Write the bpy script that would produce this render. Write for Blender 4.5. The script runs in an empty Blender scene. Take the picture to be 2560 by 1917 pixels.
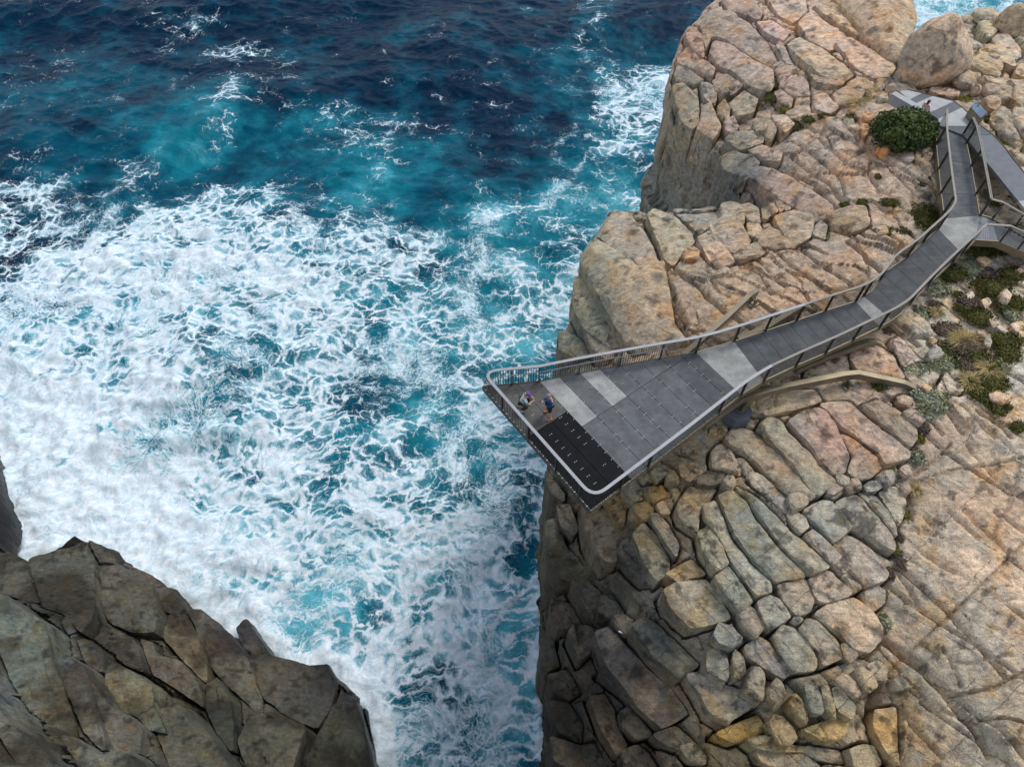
import bpy, bmesh, math, random
import numpy as np
from mathutils import Vector, Matrix
from mathutils.geometry import delaunay_2d_cdt

# ---------------------------------------------------------------- camera, sky, sun, exposure
scene = bpy.context.scene
SEA, DECK, CAMZ = 0.0, 38.0, 64.6
PITCH = math.radians(55.0)          # camera looks 55 degrees below the horizon
FPX = 1777.0                        # focal length in photo pixels (2560 wide)

cam_data = bpy.data.cameras.new('camera')
cam_data.sensor_width = 36.0
cam_data.lens = FPX / 2560.0 * 36.0
cam_data.clip_start = 0.5
cam_data.clip_end = 9000.0
cam = bpy.data.objects.new('camera', cam_data)
scene.collection.objects.link(cam)
cam.location = (0, 0, CAMZ)
cam.rotation_euler = (math.pi / 2 - PITCH, 0, 0)
scene.camera = cam

SUN_ELEV, SUN_AZ = math.radians(60), math.radians(48)      # azimuth from +Y towards +X
world = bpy.data.worlds.new('World')
scene.world = world
world.use_nodes = True
wn = world.node_tree
wn.nodes.clear()
sky = wn.nodes.new('ShaderNodeTexSky')
sky.sky_type = 'NISHITA'
sky.sun_disc = False
sky.sun_elevation = SUN_ELEV
sky.sun_rotation = SUN_AZ
sky.air_density = 1.0
sky.dust_density = 1.0
sky.ozone_density = 1.0
bg = wn.nodes.new('ShaderNodeBackground')
bg.inputs['Strength'].default_value = 0.15
out = wn.nodes.new('ShaderNodeOutputWorld')
# a thin veil of cloud takes most of the blue out of the daylight
hsv = wn.nodes.new('ShaderNodeHueSaturation')
hsv.inputs['Saturation'].default_value = 0.55
wn.links.new(sky.outputs[0], hsv.inputs['Color'])
wn.links.new(hsv.outputs[0], bg.inputs['Color'])
wn.links.new(bg.outputs[0], out.inputs['Surface'])

sun_data = bpy.data.lights.new('sun', 'SUN')
sun_data.energy = 1.25
sun_data.angle = math.radians(14)
sun_data.color = (1.0, 0.97, 0.92)
sun = bpy.data.objects.new('sun', sun_data)
scene.collection.objects.link(sun)
sd = Vector((math.sin(SUN_AZ) * math.cos(SUN_ELEV), math.cos(SUN_AZ) * math.cos(SUN_ELEV), math.sin(SUN_ELEV)))
sun.rotation_euler = sd.to_track_quat('Z', 'Y').to_euler()

scene.view_settings.view_transform = 'Standard'
scene.view_settings.look = 'None'
scene.view_settings.gamma = 1.0
scene.view_settings.exposure = 0.42
scene.view_settings.use_curve_mapping = False
scene.cycles.max_bounces = 4
scene.cycles.volume_bounces = 3
scene.cycles.diffuse_bounces = 2
scene.cycles.glossy_bounces = 2
scene.cycles.use_adaptive_sampling = True
scene.cycles.adaptive_threshold = 0.04
scene.cycles.use_denoising = True
scene.cycles.time_limit = 700
scene.cycles.transparent_max_bounces = 12

# ---------------------------------------------------------------- helpers
COL = scene.collection
rng = np.random.RandomState(7)
random.seed(7)
CT, ST = math.cos(PITCH), math.sin(PITCH)

def ray(u, v):
    x = (np.asarray(u, float) - 1280.0) / FPX
    y = (np.asarray(v, float) - 958.5) / FPX
    return x, CT - y * ST, ST + y * CT           # right, forward, down

def P(u, v, z):
    """the place (metres) at height z that the photograph shows at pixel u, v"""
    a, b, c = ray(u, v)
    t = (CAMZ - z) / c
    return a * t, b * t

def lin(r, g, b):
    f = lambda c: (c / 255 / 12.92) if c <= 10 else ((c / 255 + 0.055) / 1.055) ** 2.4
    return (f(r), f(g), f(b))

# survey tiles: (offset u, offset v, scale)
TILE = {'A': (1360, 0, 1 / 1.8433), 'B': (1360, 480, 1 / 1.8433), 'C': (1300, 1000, 1 / 1.7556), 'D': (0, 1000, 1 / 1.7015),
        'E': (1780, 960, 1 / 3.943), 'G': (1680, 1500, 1 / 3.95), 'H': (1340, 1150, 1 / 2.16), 'K': (2160, 0, 1 / 5.52),
        'V': (2160, 600, 1 / 3.3125), 'W': (2060, 180, 1 / 3.312), 'T': (1180, 820, 1 / 3.45), 'M': (1650, 700, 1 / 3.4563), 'S': (0, 0, 1.0)}
def T(t, pts):
    ou, ov, s = TILE[t]
    return [(ou + p[0] * s, ov + p[1] * s) for p in pts]

# ---- vectorised gradient noise
_perm = np.random.RandomState(3).permutation(256)
_perm = np.concatenate([_perm, _perm, _perm])
_g3 = np.random.RandomState(5).normal(size=(256, 3)); _g3 /= np.linalg.norm(_g3, axis=1)[:, None]
def noise3(x, y, z):
    x, y, z = np.broadcast_arrays(np.asarray(x, float), np.asarray(y, float), np.asarray(z, float))
    xi, yi, zi = np.floor(x).astype(int), np.floor(y).astype(int), np.floor(z).astype(int)
    xf, yf, zf = x - xi, y - yi, z - zi
    f = lambda t: t * t * t * (t * (t * 6 - 15) + 10)
    u, v, w = f(xf), f(yf), f(zf)
    r = 0
    for dx in (0, 1):
        for dy in (0, 1):
            for dz in (0, 1):
                h = _perm[_perm[_perm[(xi + dx) & 255] + ((yi + dy) & 255)] + ((zi + dz) & 255)]
                g = _g3[h]
                d = g[..., 0] * (xf - dx) + g[..., 1] * (yf - dy) + g[..., 2] * (zf - dz)
                r = r + d * (u if dx else 1 - u) * (v if dy else 1 - v) * (w if dz else 1 - w)
    return r * 1.5
def fbm(x, y, z=0.0, octv=4, gain=0.5, lac=2.03):
    a, s, r = 1.0, 1.0, 0
    for i in range(octv):
        r = r + a * noise3(x * s + 17.3 * i, y * s - 9.1 * i, np.asarray(z) * s + 3.7 * i)
        a *= gain; s *= lac
    return r
def sstep(a, b, x):
    t = np.clip((x - a) / (b - a), 0, 1)
    return t * t * (3 - 2 * t)
def voro(x, y, seed=0):
    """jittered-grid Voronoi: F1, F2, a random value per cell, offset from the cell's seed, second random value"""
    xi, yi = np.floor(x).astype(int), np.floor(y).astype(int)
    f1 = np.full(x.shape, 9.0); f2 = np.full(x.shape, 9.0); cid = np.zeros(x.shape); c2 = np.zeros(x.shape)
    ox = np.zeros(x.shape); oy = np.zeros(x.shape)
    for dx in (-1, 0, 1):
        for dy in (-1, 0, 1):
            a, b = xi + dx, yi + dy
            h = _perm[_perm[(a + seed) & 255] + (b & 255)]
            h2 = _perm[h + 71]
            px, py = a + 0.08 + 0.84 * h / 255.0, b + 0.08 + 0.84 * h2 / 255.0
            d = np.hypot(px - x, py - y)
            c = d < f1
            f2 = np.where(c, f1, np.minimum(f2, d))
            cid = np.where(c, _perm[h2 + 33] / 255.0, cid); c2 = np.where(c, _perm[h2 + 133] / 255.0, c2)
            ox = np.where(c, x - px, ox); oy = np.where(c, y - py, oy)
            f1 = np.where(c, d, f1)
    return f1, f2, cid, ox, oy, c2
def facets(a, b, la, lb, amp, tiltk, groove, seed, gw=.07):
    """broken rock: cells stretched la by lb metres along the joints, each at its own height and tilt, parted by grooves"""
    f1, f2, c, ox, oy, c2 = voro(a / la, b / lb, seed)
    g = f2 - f1; e = sstep(0, gw, g)
    return (amp * (c - .5) + tiltk * ((c2 - .5) * ox * la + (c - .5) * oy * lb)) * e - groove * (1 - sstep(0, gw * .9, g))
def poly_dist(x, y, poly, near=False):
    """distance to the outline of a closed polygon and whether inside"""
    p = np.asarray(poly, float); q = np.roll(p, -1, axis=0)
    d2 = np.full(x.shape, 1e18); ins = np.zeros(x.shape, bool); nx_ = np.zeros(x.shape); ny_ = np.zeros(x.shape)
    for (ax, ay), (bx, by) in zip(p, q):
        ex, ey = bx - ax, by - ay
        L = ex * ex + ey * ey + 1e-12
        t = np.clip(((x - ax) * ex + (y - ay) * ey) / L, 0, 1)
        qx, qy = ax + t * ex, ay + t * ey
        dd = (x - qx) ** 2 + (y - qy) ** 2
        if near:
            m = dd < d2; nx_ = np.where(m, qx, nx_); ny_ = np.where(m, qy, ny_)
        d2 = np.minimum(d2, dd)
        if abs(by - ay) > 1e-12:
            c = ((ay > y) != (by > y)) & (x < ex * (y - ay) / (by - ay) + ax)
            ins ^= c
    return (np.sqrt(d2), ins, nx_, ny_) if near else (np.sqrt(d2), ins)
def line_dist(x, y, pts):
    d2 = np.full(x.shape, 1e18)
    for (ax, ay), (bx, by) in zip(pts[:-1], pts[1:]):
        ex, ey = bx - ax, by - ay
        t = np.clip(((x - ax) * ex + (y - ay) * ey) / (ex * ex + ey * ey + 1e-12), 0, 1)
        d2 = np.minimum(d2, (x - ax - t * ex) ** 2 + (y - ay - t * ey) ** 2)
    return np.sqrt(d2)
def joints(a, b, sp, w, depth, step, seed):
    """straight parallel joints, unevenly spaced, that start and stop; the strips between sit at slightly different heights"""
    k = np.floor(b / sp).astype(int); g = np.zeros(a.shape); st = np.zeros(a.shape)
    hs = lambda i: _perm[(i + seed) & 255] / 255.0
    for dk in (-1, 0, 1, 2):
        pos = (k + dk + .12 + .6 * hs(k + dk)) * sp + .10 * noise3(a * .3, (k + dk) * 3.7, seed * 1.0)
        on = sstep(-.12, .05, noise3(a * .13, (k + dk) * 5.1, seed + .5))
        g = np.maximum(g, on * np.exp(-((b - pos) / w) ** 2))
        st = st + step * (hs(k + dk + 31) - .5) * on * sstep(-.03, .03, b - pos)
    return st - depth * g
class TPS:
    def __init__(s, xy, val, smooth=0.02):
        xy = np.asarray(xy, float); n = len(xy); s.c = xy
        K = s.k(np.linalg.norm(xy[:, None] - xy[None], axis=2)) + smooth * np.eye(n)
        Pm = np.c_[np.ones(n), xy]
        A = np.zeros((n + 3, n + 3)); A[:n, :n] = K; A[:n, n:] = Pm; A[n:, :n] = Pm.T
        s.w = np.linalg.solve(A, np.r_[np.asarray(val, float), 0, 0, 0])
    @staticmethod
    def k(r):
        return r                                # linear radial kernel: no overshoot
    def __call__(s, x, y):
        x = np.asarray(x, float); y = np.asarray(y, float)
        r = s.w[-3] + s.w[-2] * x + s.w[-1] * y
        if x.ndim == 0:
            return r + float(np.hypot(x - s.c[:, 0], y - s.c[:, 1]) @ s.w[:-3])
        for (cx, cy), w in zip(s.c, s.w):
            r = r + w * np.hypot(x - cx, y - cy)
        return r
class Shepard:
    """smooth interpolation of scattered values"""
    def __init__(s, xy, val, p=3.0, eps=1.0):
        s.c = np.asarray(xy, float); s.v = np.asarray(val, float).reshape(len(s.c), -1); s.p = p; s.e = eps
    def raw(s, x, y):
        W = 0; R = 0
        for (cx, cy), v in zip(s.c, s.v):
            w = 1.0 / ((x - cx) ** 2 + (y - cy) ** 2 + s.e ** 2) ** (s.p / 2)
            W = W + w; R = R + w[..., None] * v
        return R / W[..., None]
    def grid(s, x0, x1, y0, y1, st):
        s.g = (x0, y0, st)
        X, Y = np.meshgrid(np.arange(x0, x1 + st, st), np.arange(y0, y1 + st, st))
        s.G = s.raw(X, Y)
        return s
    def __call__(s, x, y):
        """looked up in a table"""
        x0, y0, st = s.g
        ny, nx, _ = s.G.shape
        fx = np.clip((np.asarray(x, float) - x0) / st, 0, nx - 1.001); fy = np.clip((np.asarray(y, float) - y0) / st, 0, ny - 1.001)
        ix, iy = fx.astype(int), fy.astype(int); a = (fx - ix)[..., None]; b = (fy - iy)[..., None]
        G = s.G
        return (G[iy, ix] * (1 - a) + G[iy, ix + 1] * a) * (1 - b) + (G[iy + 1, ix] * (1 - a) + G[iy + 1, ix + 1] * a) * b
def chaikin(p, n=2, closed=True):
    p = np.asarray(p, float)
    for _ in range(n):
        if closed:
            q = np.roll(p, -1, axis=0)
            a, b = 0.75 * p + 0.25 * q, 0.25 * p + 0.75 * q
            p = np.stack([a, b], 1).reshape(-1, p.shape[1])
        else:
            a, b = 0.75 * p[:-1] + 0.25 * p[1:], 0.25 * p[:-1] + 0.75 * p[1:]
            p = np.r_[p[:1], np.stack([a, b], 1).reshape(-1, p.shape[1]), p[-1:]]
    return p
def resample(p, step, closed=True):
    p = np.asarray(p, float)
    if closed: p = np.r_[p, p[:1]]
    d = np.r_[0, np.cumsum(np.linalg.norm(np.diff(p, axis=0), axis=1))]
    n = max(int(d[-1] / step), 8 if closed else 2)
    s = np.linspace(0, d[-1], n + (0 if closed else 1), endpoint=not closed)
    return np.stack([np.interp(s, d, p[:, k]) for k in range(p.shape[1])], 1)

# ---- objects
def link(o, parent=None):
    COL.objects.link(o)
    if parent is not None: o.parent = parent
    return o
def mesh_np(name, V, F4=None, F3=None, smooth=True):
    me = bpy.data.meshes.new(name)
    V = np.asarray(V, np.float32)
    polys = []
    n4 = 0 if F4 is None else len(F4); n3 = 0 if F3 is None else len(F3)
    me.vertices.add(len(V)); me.vertices.foreach_set('co', V.ravel())
    idx = np.concatenate([np.asarray(F4, np.int32).ravel() if n4 else np.zeros(0, np.int32),
                          np.asarray(F3, np.int32).ravel() if n3 else np.zeros(0, np.int32)])
    me.loops.add(len(idx)); me.loops.foreach_set('vertex_index', idx)
    me.polygons.add(n4 + n3)
    st = np.concatenate([np.arange(n4) * 4, n4 * 4 + np.arange(n3) * 3]).astype(np.int32)
    me.polygons.foreach_set('loop_start', st)
    if smooth: me.polygons.foreach_set('use_smooth', np.ones(n4 + n3, bool))
    me.update(calc_edges=True); me.validate()
    return me
def attr(me, name, val):
    val = np.asarray(val, np.float32)
    if val.ndim == 1:
        a = me.attributes.new(name, 'FLOAT', 'POINT'); a.data.foreach_set('value', val)
    else:
        a = me.attributes.new(name, 'FLOAT_COLOR', 'POINT')
        a.data.foreach_set('color', np.c_[val, np.ones(len(val))].astype(np.float32).ravel())
def obj(name, me, mat=None, parent=None):
    o = bpy.data.objects.new(name, me)
    if mat is not None and me is not None and not me.materials: me.materials.append(mat)
    return link(o, parent)
def empty(name, loc=(0, 0, 0)):
    o = bpy.data.objects.new(name, None); o.location = loc; o.empty_display_size = 0.3
    return link(o)
def tag(o, label=None, cat=None, group=None, kind=None):
    if label: o['label'] = label
    if cat: o['category'] = cat
    if group: o['group'] = group
    if kind: o['kind'] = kind
    return o
class MB:
    """collects simple solids into one mesh"""
    def __init__(s): s.v = []; s.f = []
    def add(s, V, F):
        n = len(s.v); s.v += [tuple(map(float, p)) for p in V]; s.f += [tuple(i + n for i in f) for f in F]
    def box(s, c, ax, ay, az):
        """centre and three half-axis vectors"""
        c = np.asarray(c, float); ax = np.asarray(ax, float); ay = np.asarray(ay, float); az = np.asarray(az, float)
        V = [c + i * ax + j * ay + k * az for k in (-1, 1) for j in (-1, 1) for i in (-1, 1)]
        s.add(V, [(0, 2, 3, 1), (4, 5, 7, 6), (0, 1, 5, 4), (2, 6, 7, 3), (0, 4, 6, 2), (1, 3, 7, 5)])
    def bar(s, p, q, w, h, up=(0, 0, 1)):
        p = np.asarray(p, float); q = np.asarray(q, float); d = q - p; L = np.linalg.norm(d); d /= L
        up = np.asarray(up, float); sd_ = np.cross(d, up); n = np.linalg.norm(sd_)
        sd_ = np.array([1, 0, 0.]) if n < 1e-6 else sd_ / n
        u2 = np.cross(sd_, d)
        s.box((p + q) / 2, d * L / 2, sd_ * w / 2, u2 * h / 2)
    def tube(s, pts, r, n=8, closed=False):
        pts = np.asarray(pts, float); m = len(pts); V = []
        for i in range(m):
            d = pts[min(i + 1, m - 1)] - pts[max(i - 1, 0)]; d /= np.linalg.norm(d) + 1e-9
            a = np.cross(d, [0, 0, 1]);
            if np.linalg.norm(a) < 1e-4: a = np.array([1., 0, 0])
            a /= np.linalg.norm(a); b = np.cross(d, a)
            rr = r[i] if hasattr(r, '__len__') else r
            V += [pts[i] + rr * (math.cos(t) * a + math.sin(t) * b) for t in np.linspace(0, 2 * math.pi, n, endpoint=False)]
        F = [(i * n + j, i * n + (j + 1) % n, (i + 1) * n + (j + 1) % n, (i + 1) * n + j) for i in range(m - 1) for j in range(n)]
        F += [tuple(range(n))[::-1], tuple((m - 1) * n + j for j in range(n))]
        s.add(V, F)
    def sweep(s, pts, w, h, z0=0.0):
        """flat bar of width w, height h swept along a path; z0 lifts its underside"""
        pts = np.asarray(pts, float); m = len(pts); V = []
        for i in range(m):
            d = pts[min(i + 1, m - 1)] - pts[max(i - 1, 0)]; d[2] = 0; d /= np.linalg.norm(d) + 1e-9
            a = np.array([d[1], -d[0], 0])
            for (sa, sz) in ((-1, 0), (1, 0), (1, 1), (-1, 1)):
                V.append(pts[i] + a * sa * w / 2 + np.array([0, 0, z0 + sz * h]))
        F = [(i * 4 + j, i * 4 + (j + 1) % 4, i * 4 + 4 + (j + 1) % 4, i * 4 + 4 + j) for i in range(m - 1) for j in range(4)]
        F += [(3, 2, 1, 0), tuple((m - 1) * 4 + j for j in range(4))]
        s.add(V, F)
    def prism(s, poly, z0, z1):
        """poly: list of (x, y); z0, z1 numbers or per-vertex lists"""
        n = len(poly)
        Z0 = z0 if hasattr(z0, '__len__') else [z0] * n
        Z1 = z1 if hasattr(z1, '__len__') else [z1] * n
        a = sum(poly[i][0] * poly[(i + 1) % n][1] - poly[(i + 1) % n][0] * poly[i][1] for i in range(n))
        if a < 0: poly = poly[::-1]; Z0 = list(Z0)[::-1]; Z1 = list(Z1)[::-1]
        V = [(x, y, z) for (x, y), z in zip(poly, Z0)] + [(x, y, z) for (x, y), z in zip(poly, Z1)]
        s.add(V, [tuple(range(n))[::-1], tuple(range(n, 2 * n))] + [(i, (i + 1) % n, n + (i + 1) % n, n + i) for i in range(n)])
    def build(s, name, mat, parent=None, smooth=False):
        me = bpy.data.meshes.new(name); me.from_pydata(s.v, [], s.f)
        if smooth:
            for p in me.polygons: p.use_smooth = True
        me.update()
        return obj(name, me, mat, parent)

# ---- materials
class NT:
    def __init__(s, name):
        s.m = bpy.data.materials.new(name); s.m.use_nodes = True; s.t = s.m.node_tree; s.t.nodes.clear()
        s.out = s.t.nodes.new('ShaderNodeOutputMaterial')
    def n(s, typ, **kw):
        nd = s.t.nodes.new('ShaderNode' + typ)
        for k, v in kw.items():
            if k in nd.inputs.keys() if isinstance(k, str) else False: s.put(nd.inputs[k], v)
            else: setattr(nd, k, v)
        return nd
    def put(s, sock, v):
        if isinstance(v, bpy.types.NodeSocket): s.t.links.new(v, sock)
        elif isinstance(v, (tuple, list)) and len(v) == 3 and sock.type == 'RGBA': sock.default_value = (*v, 1)
        else: sock.default_value = v
    def math(s, op, a, b=0.0, c=None, clamp=False):
        nd = s.t.nodes.new('ShaderNodeMath'); nd.operation = op; nd.use_clamp = clamp
        s.put(nd.inputs[0], a); s.put(nd.inputs[1], b)
        if c is not None: s.put(nd.inputs[2], c)
        return nd.outputs[0]
    def vmath(s, op, a, b=(0, 0, 0), sc=None):
        nd = s.t.nodes.new('ShaderNodeVectorMath'); nd.operation = op
        s.put(nd.inputs[0], a); s.put(nd.inputs[1], b)
        if sc is not None: s.put(nd.inputs['Scale'], sc)
        return nd.outputs[0]
    def smooth(s, x, a, b, lo=0.0, hi=1.0):
        nd = s.t.nodes.new('ShaderNodeMapRange'); nd.interpolation_type = 'SMOOTHSTEP'
        for i, v in enumerate((x, a, b, lo, hi)): s.put(nd.inputs[i], v)
        return nd.outputs[0]
    def mix(s, f, a, b, mode='MIX'):
        nd = s.t.nodes.new('ShaderNodeMix'); nd.data_type = 'RGBA'; nd.blend_type = mode; nd.clamp_factor = True
        s.put(nd.inputs[0], f); s.put(nd.inputs[6], a); s.put(nd.inputs[7], b)
        return nd.outputs[2]
    def noise(s, vec, scale, detail=4, rough=0.55, dist=0.0, col=False, dim='3D'):
        nd = s.t.nodes.new('ShaderNodeTexNoise'); nd.noise_dimensions = dim
        s.put(nd.inputs['Vector'], vec); s.put(nd.inputs['Scale'], scale); nd.inputs['Detail'].default_value = detail
        nd.inputs['Roughness'].default_value = rough; nd.inputs['Distortion'].default_value = dist
        return nd.outputs['Color' if col else 'Fac']
    def vor(s, vec, scale, feature='DISTANCE_TO_EDGE', rnd=1.0):
        nd = s.t.nodes.new('ShaderNodeTexVoronoi'); nd.voronoi_dimensions = '2D'; nd.feature = feature
        s.put(nd.inputs['Vector'], vec); nd.inputs['Scale'].default_value = scale; nd.inputs['Randomness'].default_value = rnd
        return nd.outputs['Distance']
    def mapping(s, vec, rot=(0, 0, 0), scale=(1, 1, 1)):
        nd = s.t.nodes.new('ShaderNodeMapping'); s.put(nd.inputs['Vector'], vec)
        nd.inputs['Rotation'].default_value = rot; nd.inputs['Scale'].default_value = scale
        return nd.outputs[0]
    def pos(s): return s.t.nodes.new('ShaderNodeNewGeometry').outputs['Position']
    def attr(s, name, fac=True):
        nd = s.t.nodes.new('ShaderNodeAttribute'); nd.attribute_name = name
        return nd.outputs['Fac' if fac else 'Color']
    def bump(s, h, strength=0.5, dist=0.1, nrm=None):
        nd = s.t.nodes.new('ShaderNodeBump'); s.put(nd.inputs['Height'], h)
        nd.inputs['Strength'].default_value = strength; nd.inputs['Distance'].default_value = dist
        if nrm is not None: s.put(nd.inputs['Normal'], nrm)
        return nd.outputs[0]
    def bsdf(s, **kw):
        nd = s.t.nodes.new('ShaderNodeBsdfPrincipled')
        for k, v in kw.items(): s.put(nd.inputs[k.replace('_', ' ')], v)
        s.t.links.new(nd.outputs[0], s.out.inputs['Surface'])
        return nd

def rock_material():
    n = NT('weathered_granite')
    p = n.pos()
    tint = n.attr('tint', False)
    wet = n.attr('wet')
    mt = n.noise(p, 2.6, 5, 0.68, 0.25)
    # gneiss banding, wavy, across the joints
    bv = n.mapping(p, (0.15, 0.1, math.radians(24)), (0.38, 3.0, 2.4))
    band = n.noise(bv, 1.3, 5, 0.70, 0.7)
    c = n.mix(n.math('MULTIPLY', n.smooth(band, 0.43, 0.33), 0.40), tint, n.mix(1.0, tint, (0.42, 0.40, 0.38), 'MULTIPLY'))
    c = n.mix(n.math('MULTIPLY', n.smooth(band, 0.57, 0.68), 0.48), c, n.mix(1.0, tint, (1.40, 1.38, 1.34), 'MULTIPLY'))
    fs = n.noise(n.mapping(p, (0.1, 0.2, math.radians(20)), (1.3, 7.0, 5.0)), 1.0, 3, 0.7, 0.8)
    c = n.mix(1.0, c, n.mix(n.smooth(fs, 0.32, 0.68), (0.84, 0.84, 0.85), (1.17, 1.17, 1.15)), 'MULTIPLY')
    c = n.mix(1.0, c, n.mix(n.smooth(mt, 0.28, 0.72), (0.68, 0.68, 0.70), (1.30, 1.29, 1.26)), 'MULTIPLY')
    gr = n.noise(p, 22, 2, 0.7)
    c = n.mix(1.0, c, n.mix(n.smooth(gr, 0.3, 0.7), (0.74, 0.74, 0.76), (1.24, 1.24, 1.22)), 'MULTIPLY')
    # hairline joints: straight, irregularly spaced, starting and stopping
    jr = n.mapping(p, (0, 0, math.radians(52)), (1, 1, 1))
    sp = n.t.nodes.new('ShaderNodeSeparateXYZ'); n.put(sp.inputs[0], jr)
    wob = n.math('MULTIPLY', n.math('SUBTRACT', mt, 0.5), 0.30)
    def stripes(coord, scale, w):
        nd = n.t.nodes.new('ShaderNodeTexVoronoi'); nd.voronoi_dimensions = '1D'; nd.feature = 'DISTANCE_TO_EDGE'
        n.put(nd.inputs['W'], n.math('ADD', coord, wob)); nd.inputs['Scale'].default_value = scale
        return n.smooth(nd.outputs['Distance'], w * .3, w)
    gate = n.noise(p, 0.45, 2)
    l1 = n.math('MAXIMUM', stripes(sp.outputs[1], 1.25, 0.020), n.smooth(gate, 0.50, 0.44))
    l2 = n.math('MAXIMUM', stripes(sp.outputs[0], 0.55, 0.010), n.smooth(gate, 0.46, 0.52))
    ln = n.math('MINIMUM', l1, l2)
    c = n.mix(n.math('MULTIPLY', n.math('SUBTRACT', 1.0, ln), 0.60), c, (0.035, 0.03, 0.024))
    c = n.mix(wet, c, n.mix(1.0, c, (0.24, 0.20, 0.20), 'MULTIPLY'))
    h = n.math('ADD', n.math('MULTIPLY', mt, 0.75), n.math('ADD', n.math('MULTIPLY', ln, 0.12), n.math('MULTIPLY', band, 0.16)))
    nb = n.bump(h, 0.75, 0.30)
    n.bsdf(Base_Color=c, Roughness=n.math('SUBTRACT', 0.88, n.math('MULTIPLY', wet, 0.62)), Normal=nb, Specular_IOR_Level=0.3)
    return n.m
M = {'rock': rock_material()}

def simple(name, col, rough=0.6, metal=0.0, var=0.12, scale=6.0, bump=0.0, bscale=30.0, spec=0.5):
    n = NT(name); p = n.pos()
    k = n.noise(p, scale, 5, 0.65)
    c = n.mix(1.0, (*col,), n.mix(n.smooth(k, 0.3, 0.7), (1 - var,) * 3, (1 + var,) * 3), 'MULTIPLY')
    kw = dict(Base_Color=c, Roughness=rough, Metallic=metal, Specular_IOR_Level=spec)
    if bump: kw['Normal'] = n.bump(n.noise(p, bscale, 3), bump, 0.02)
    n.bsdf(**kw)
    return n.m
# ---------------------------------------------------------------- outlines of the two cliff tops (pixel u, v, height)
EDGE_R = [(1830, -60, 36), (1775, 5, 35.5), (1700, 95, 34.5), (1672, 190, 33.4), (1682, 290, 33), (1738, 338, 33.3), (1800, 385, 34), (1812, 430, 34.3), (1880, 480, 34.8), (1940, 505, 35.3),
          (1900, 535, 34), (1800, 530, 33.4), (1640, 545, 32), (1530, 532, 31.4), (1475, 600, 31), (1440, 690, 30.4), (1440, 740, 30), (1412, 840, 29), (1430, 900, 29.5), (1410, 960, 28.6),
          (1400, 1050, 28), (1395, 1150, 27.5), (1400, 1250, 26.5), (1395, 1350, 25), (1395, 1500, 23), (1400, 1700, 21.5), (1410, 1850, 21), (1420, 2000, 21)]
LAND_R = [tuple(map(float, P(u, v, z))) for u, v, z in EDGE_R] + [(3.6, -9), (60, -9), (60, 74), (47, 62)] + \
         [tuple(map(float, P(u, v, z))) for u, v, z in ((2590, 60, 37), (2540, 10, 38), (2430, 40, 36.6), (2345, 42, 37.5), (2290, 130, 36.5), (2272, 60, 36.5), (2280, -40, 37), (2000, -130, 37))]

EDGE_L = [(-120, 200, 1.2), (-60, 330, 1.6), (-25, 640, 3.5), (120, 710, 8), (200, 640, 9.5), (340, 572, 10.5), (420, 610, 10), (510, 690, 9), (640, 742, 8), (720, 800, 7.5), (780, 880, 7), (880, 912, 5.4), (980, 1000, 3.6), (1060, 1085, 3),
          (1290, 1122, 2.6), (1400, 1130, 2.6), (1450, 1205, 2.4), (1520, 1245, 2.4), (1560, 1350, 2.5), (1600, 1570, 2.5), (1640, 1800, 3)]
def TD(a, b, z):
    (u, v), = T('D', [(a, b)]); return tuple(map(float, P(u, v, z)))
LAND_L = [TD(-500, 100, 1), TD(-60, 180, 1.2)] + [TD(*e) for e in EDGE_L] + [(-4, -12), (-80, -12)]

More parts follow.
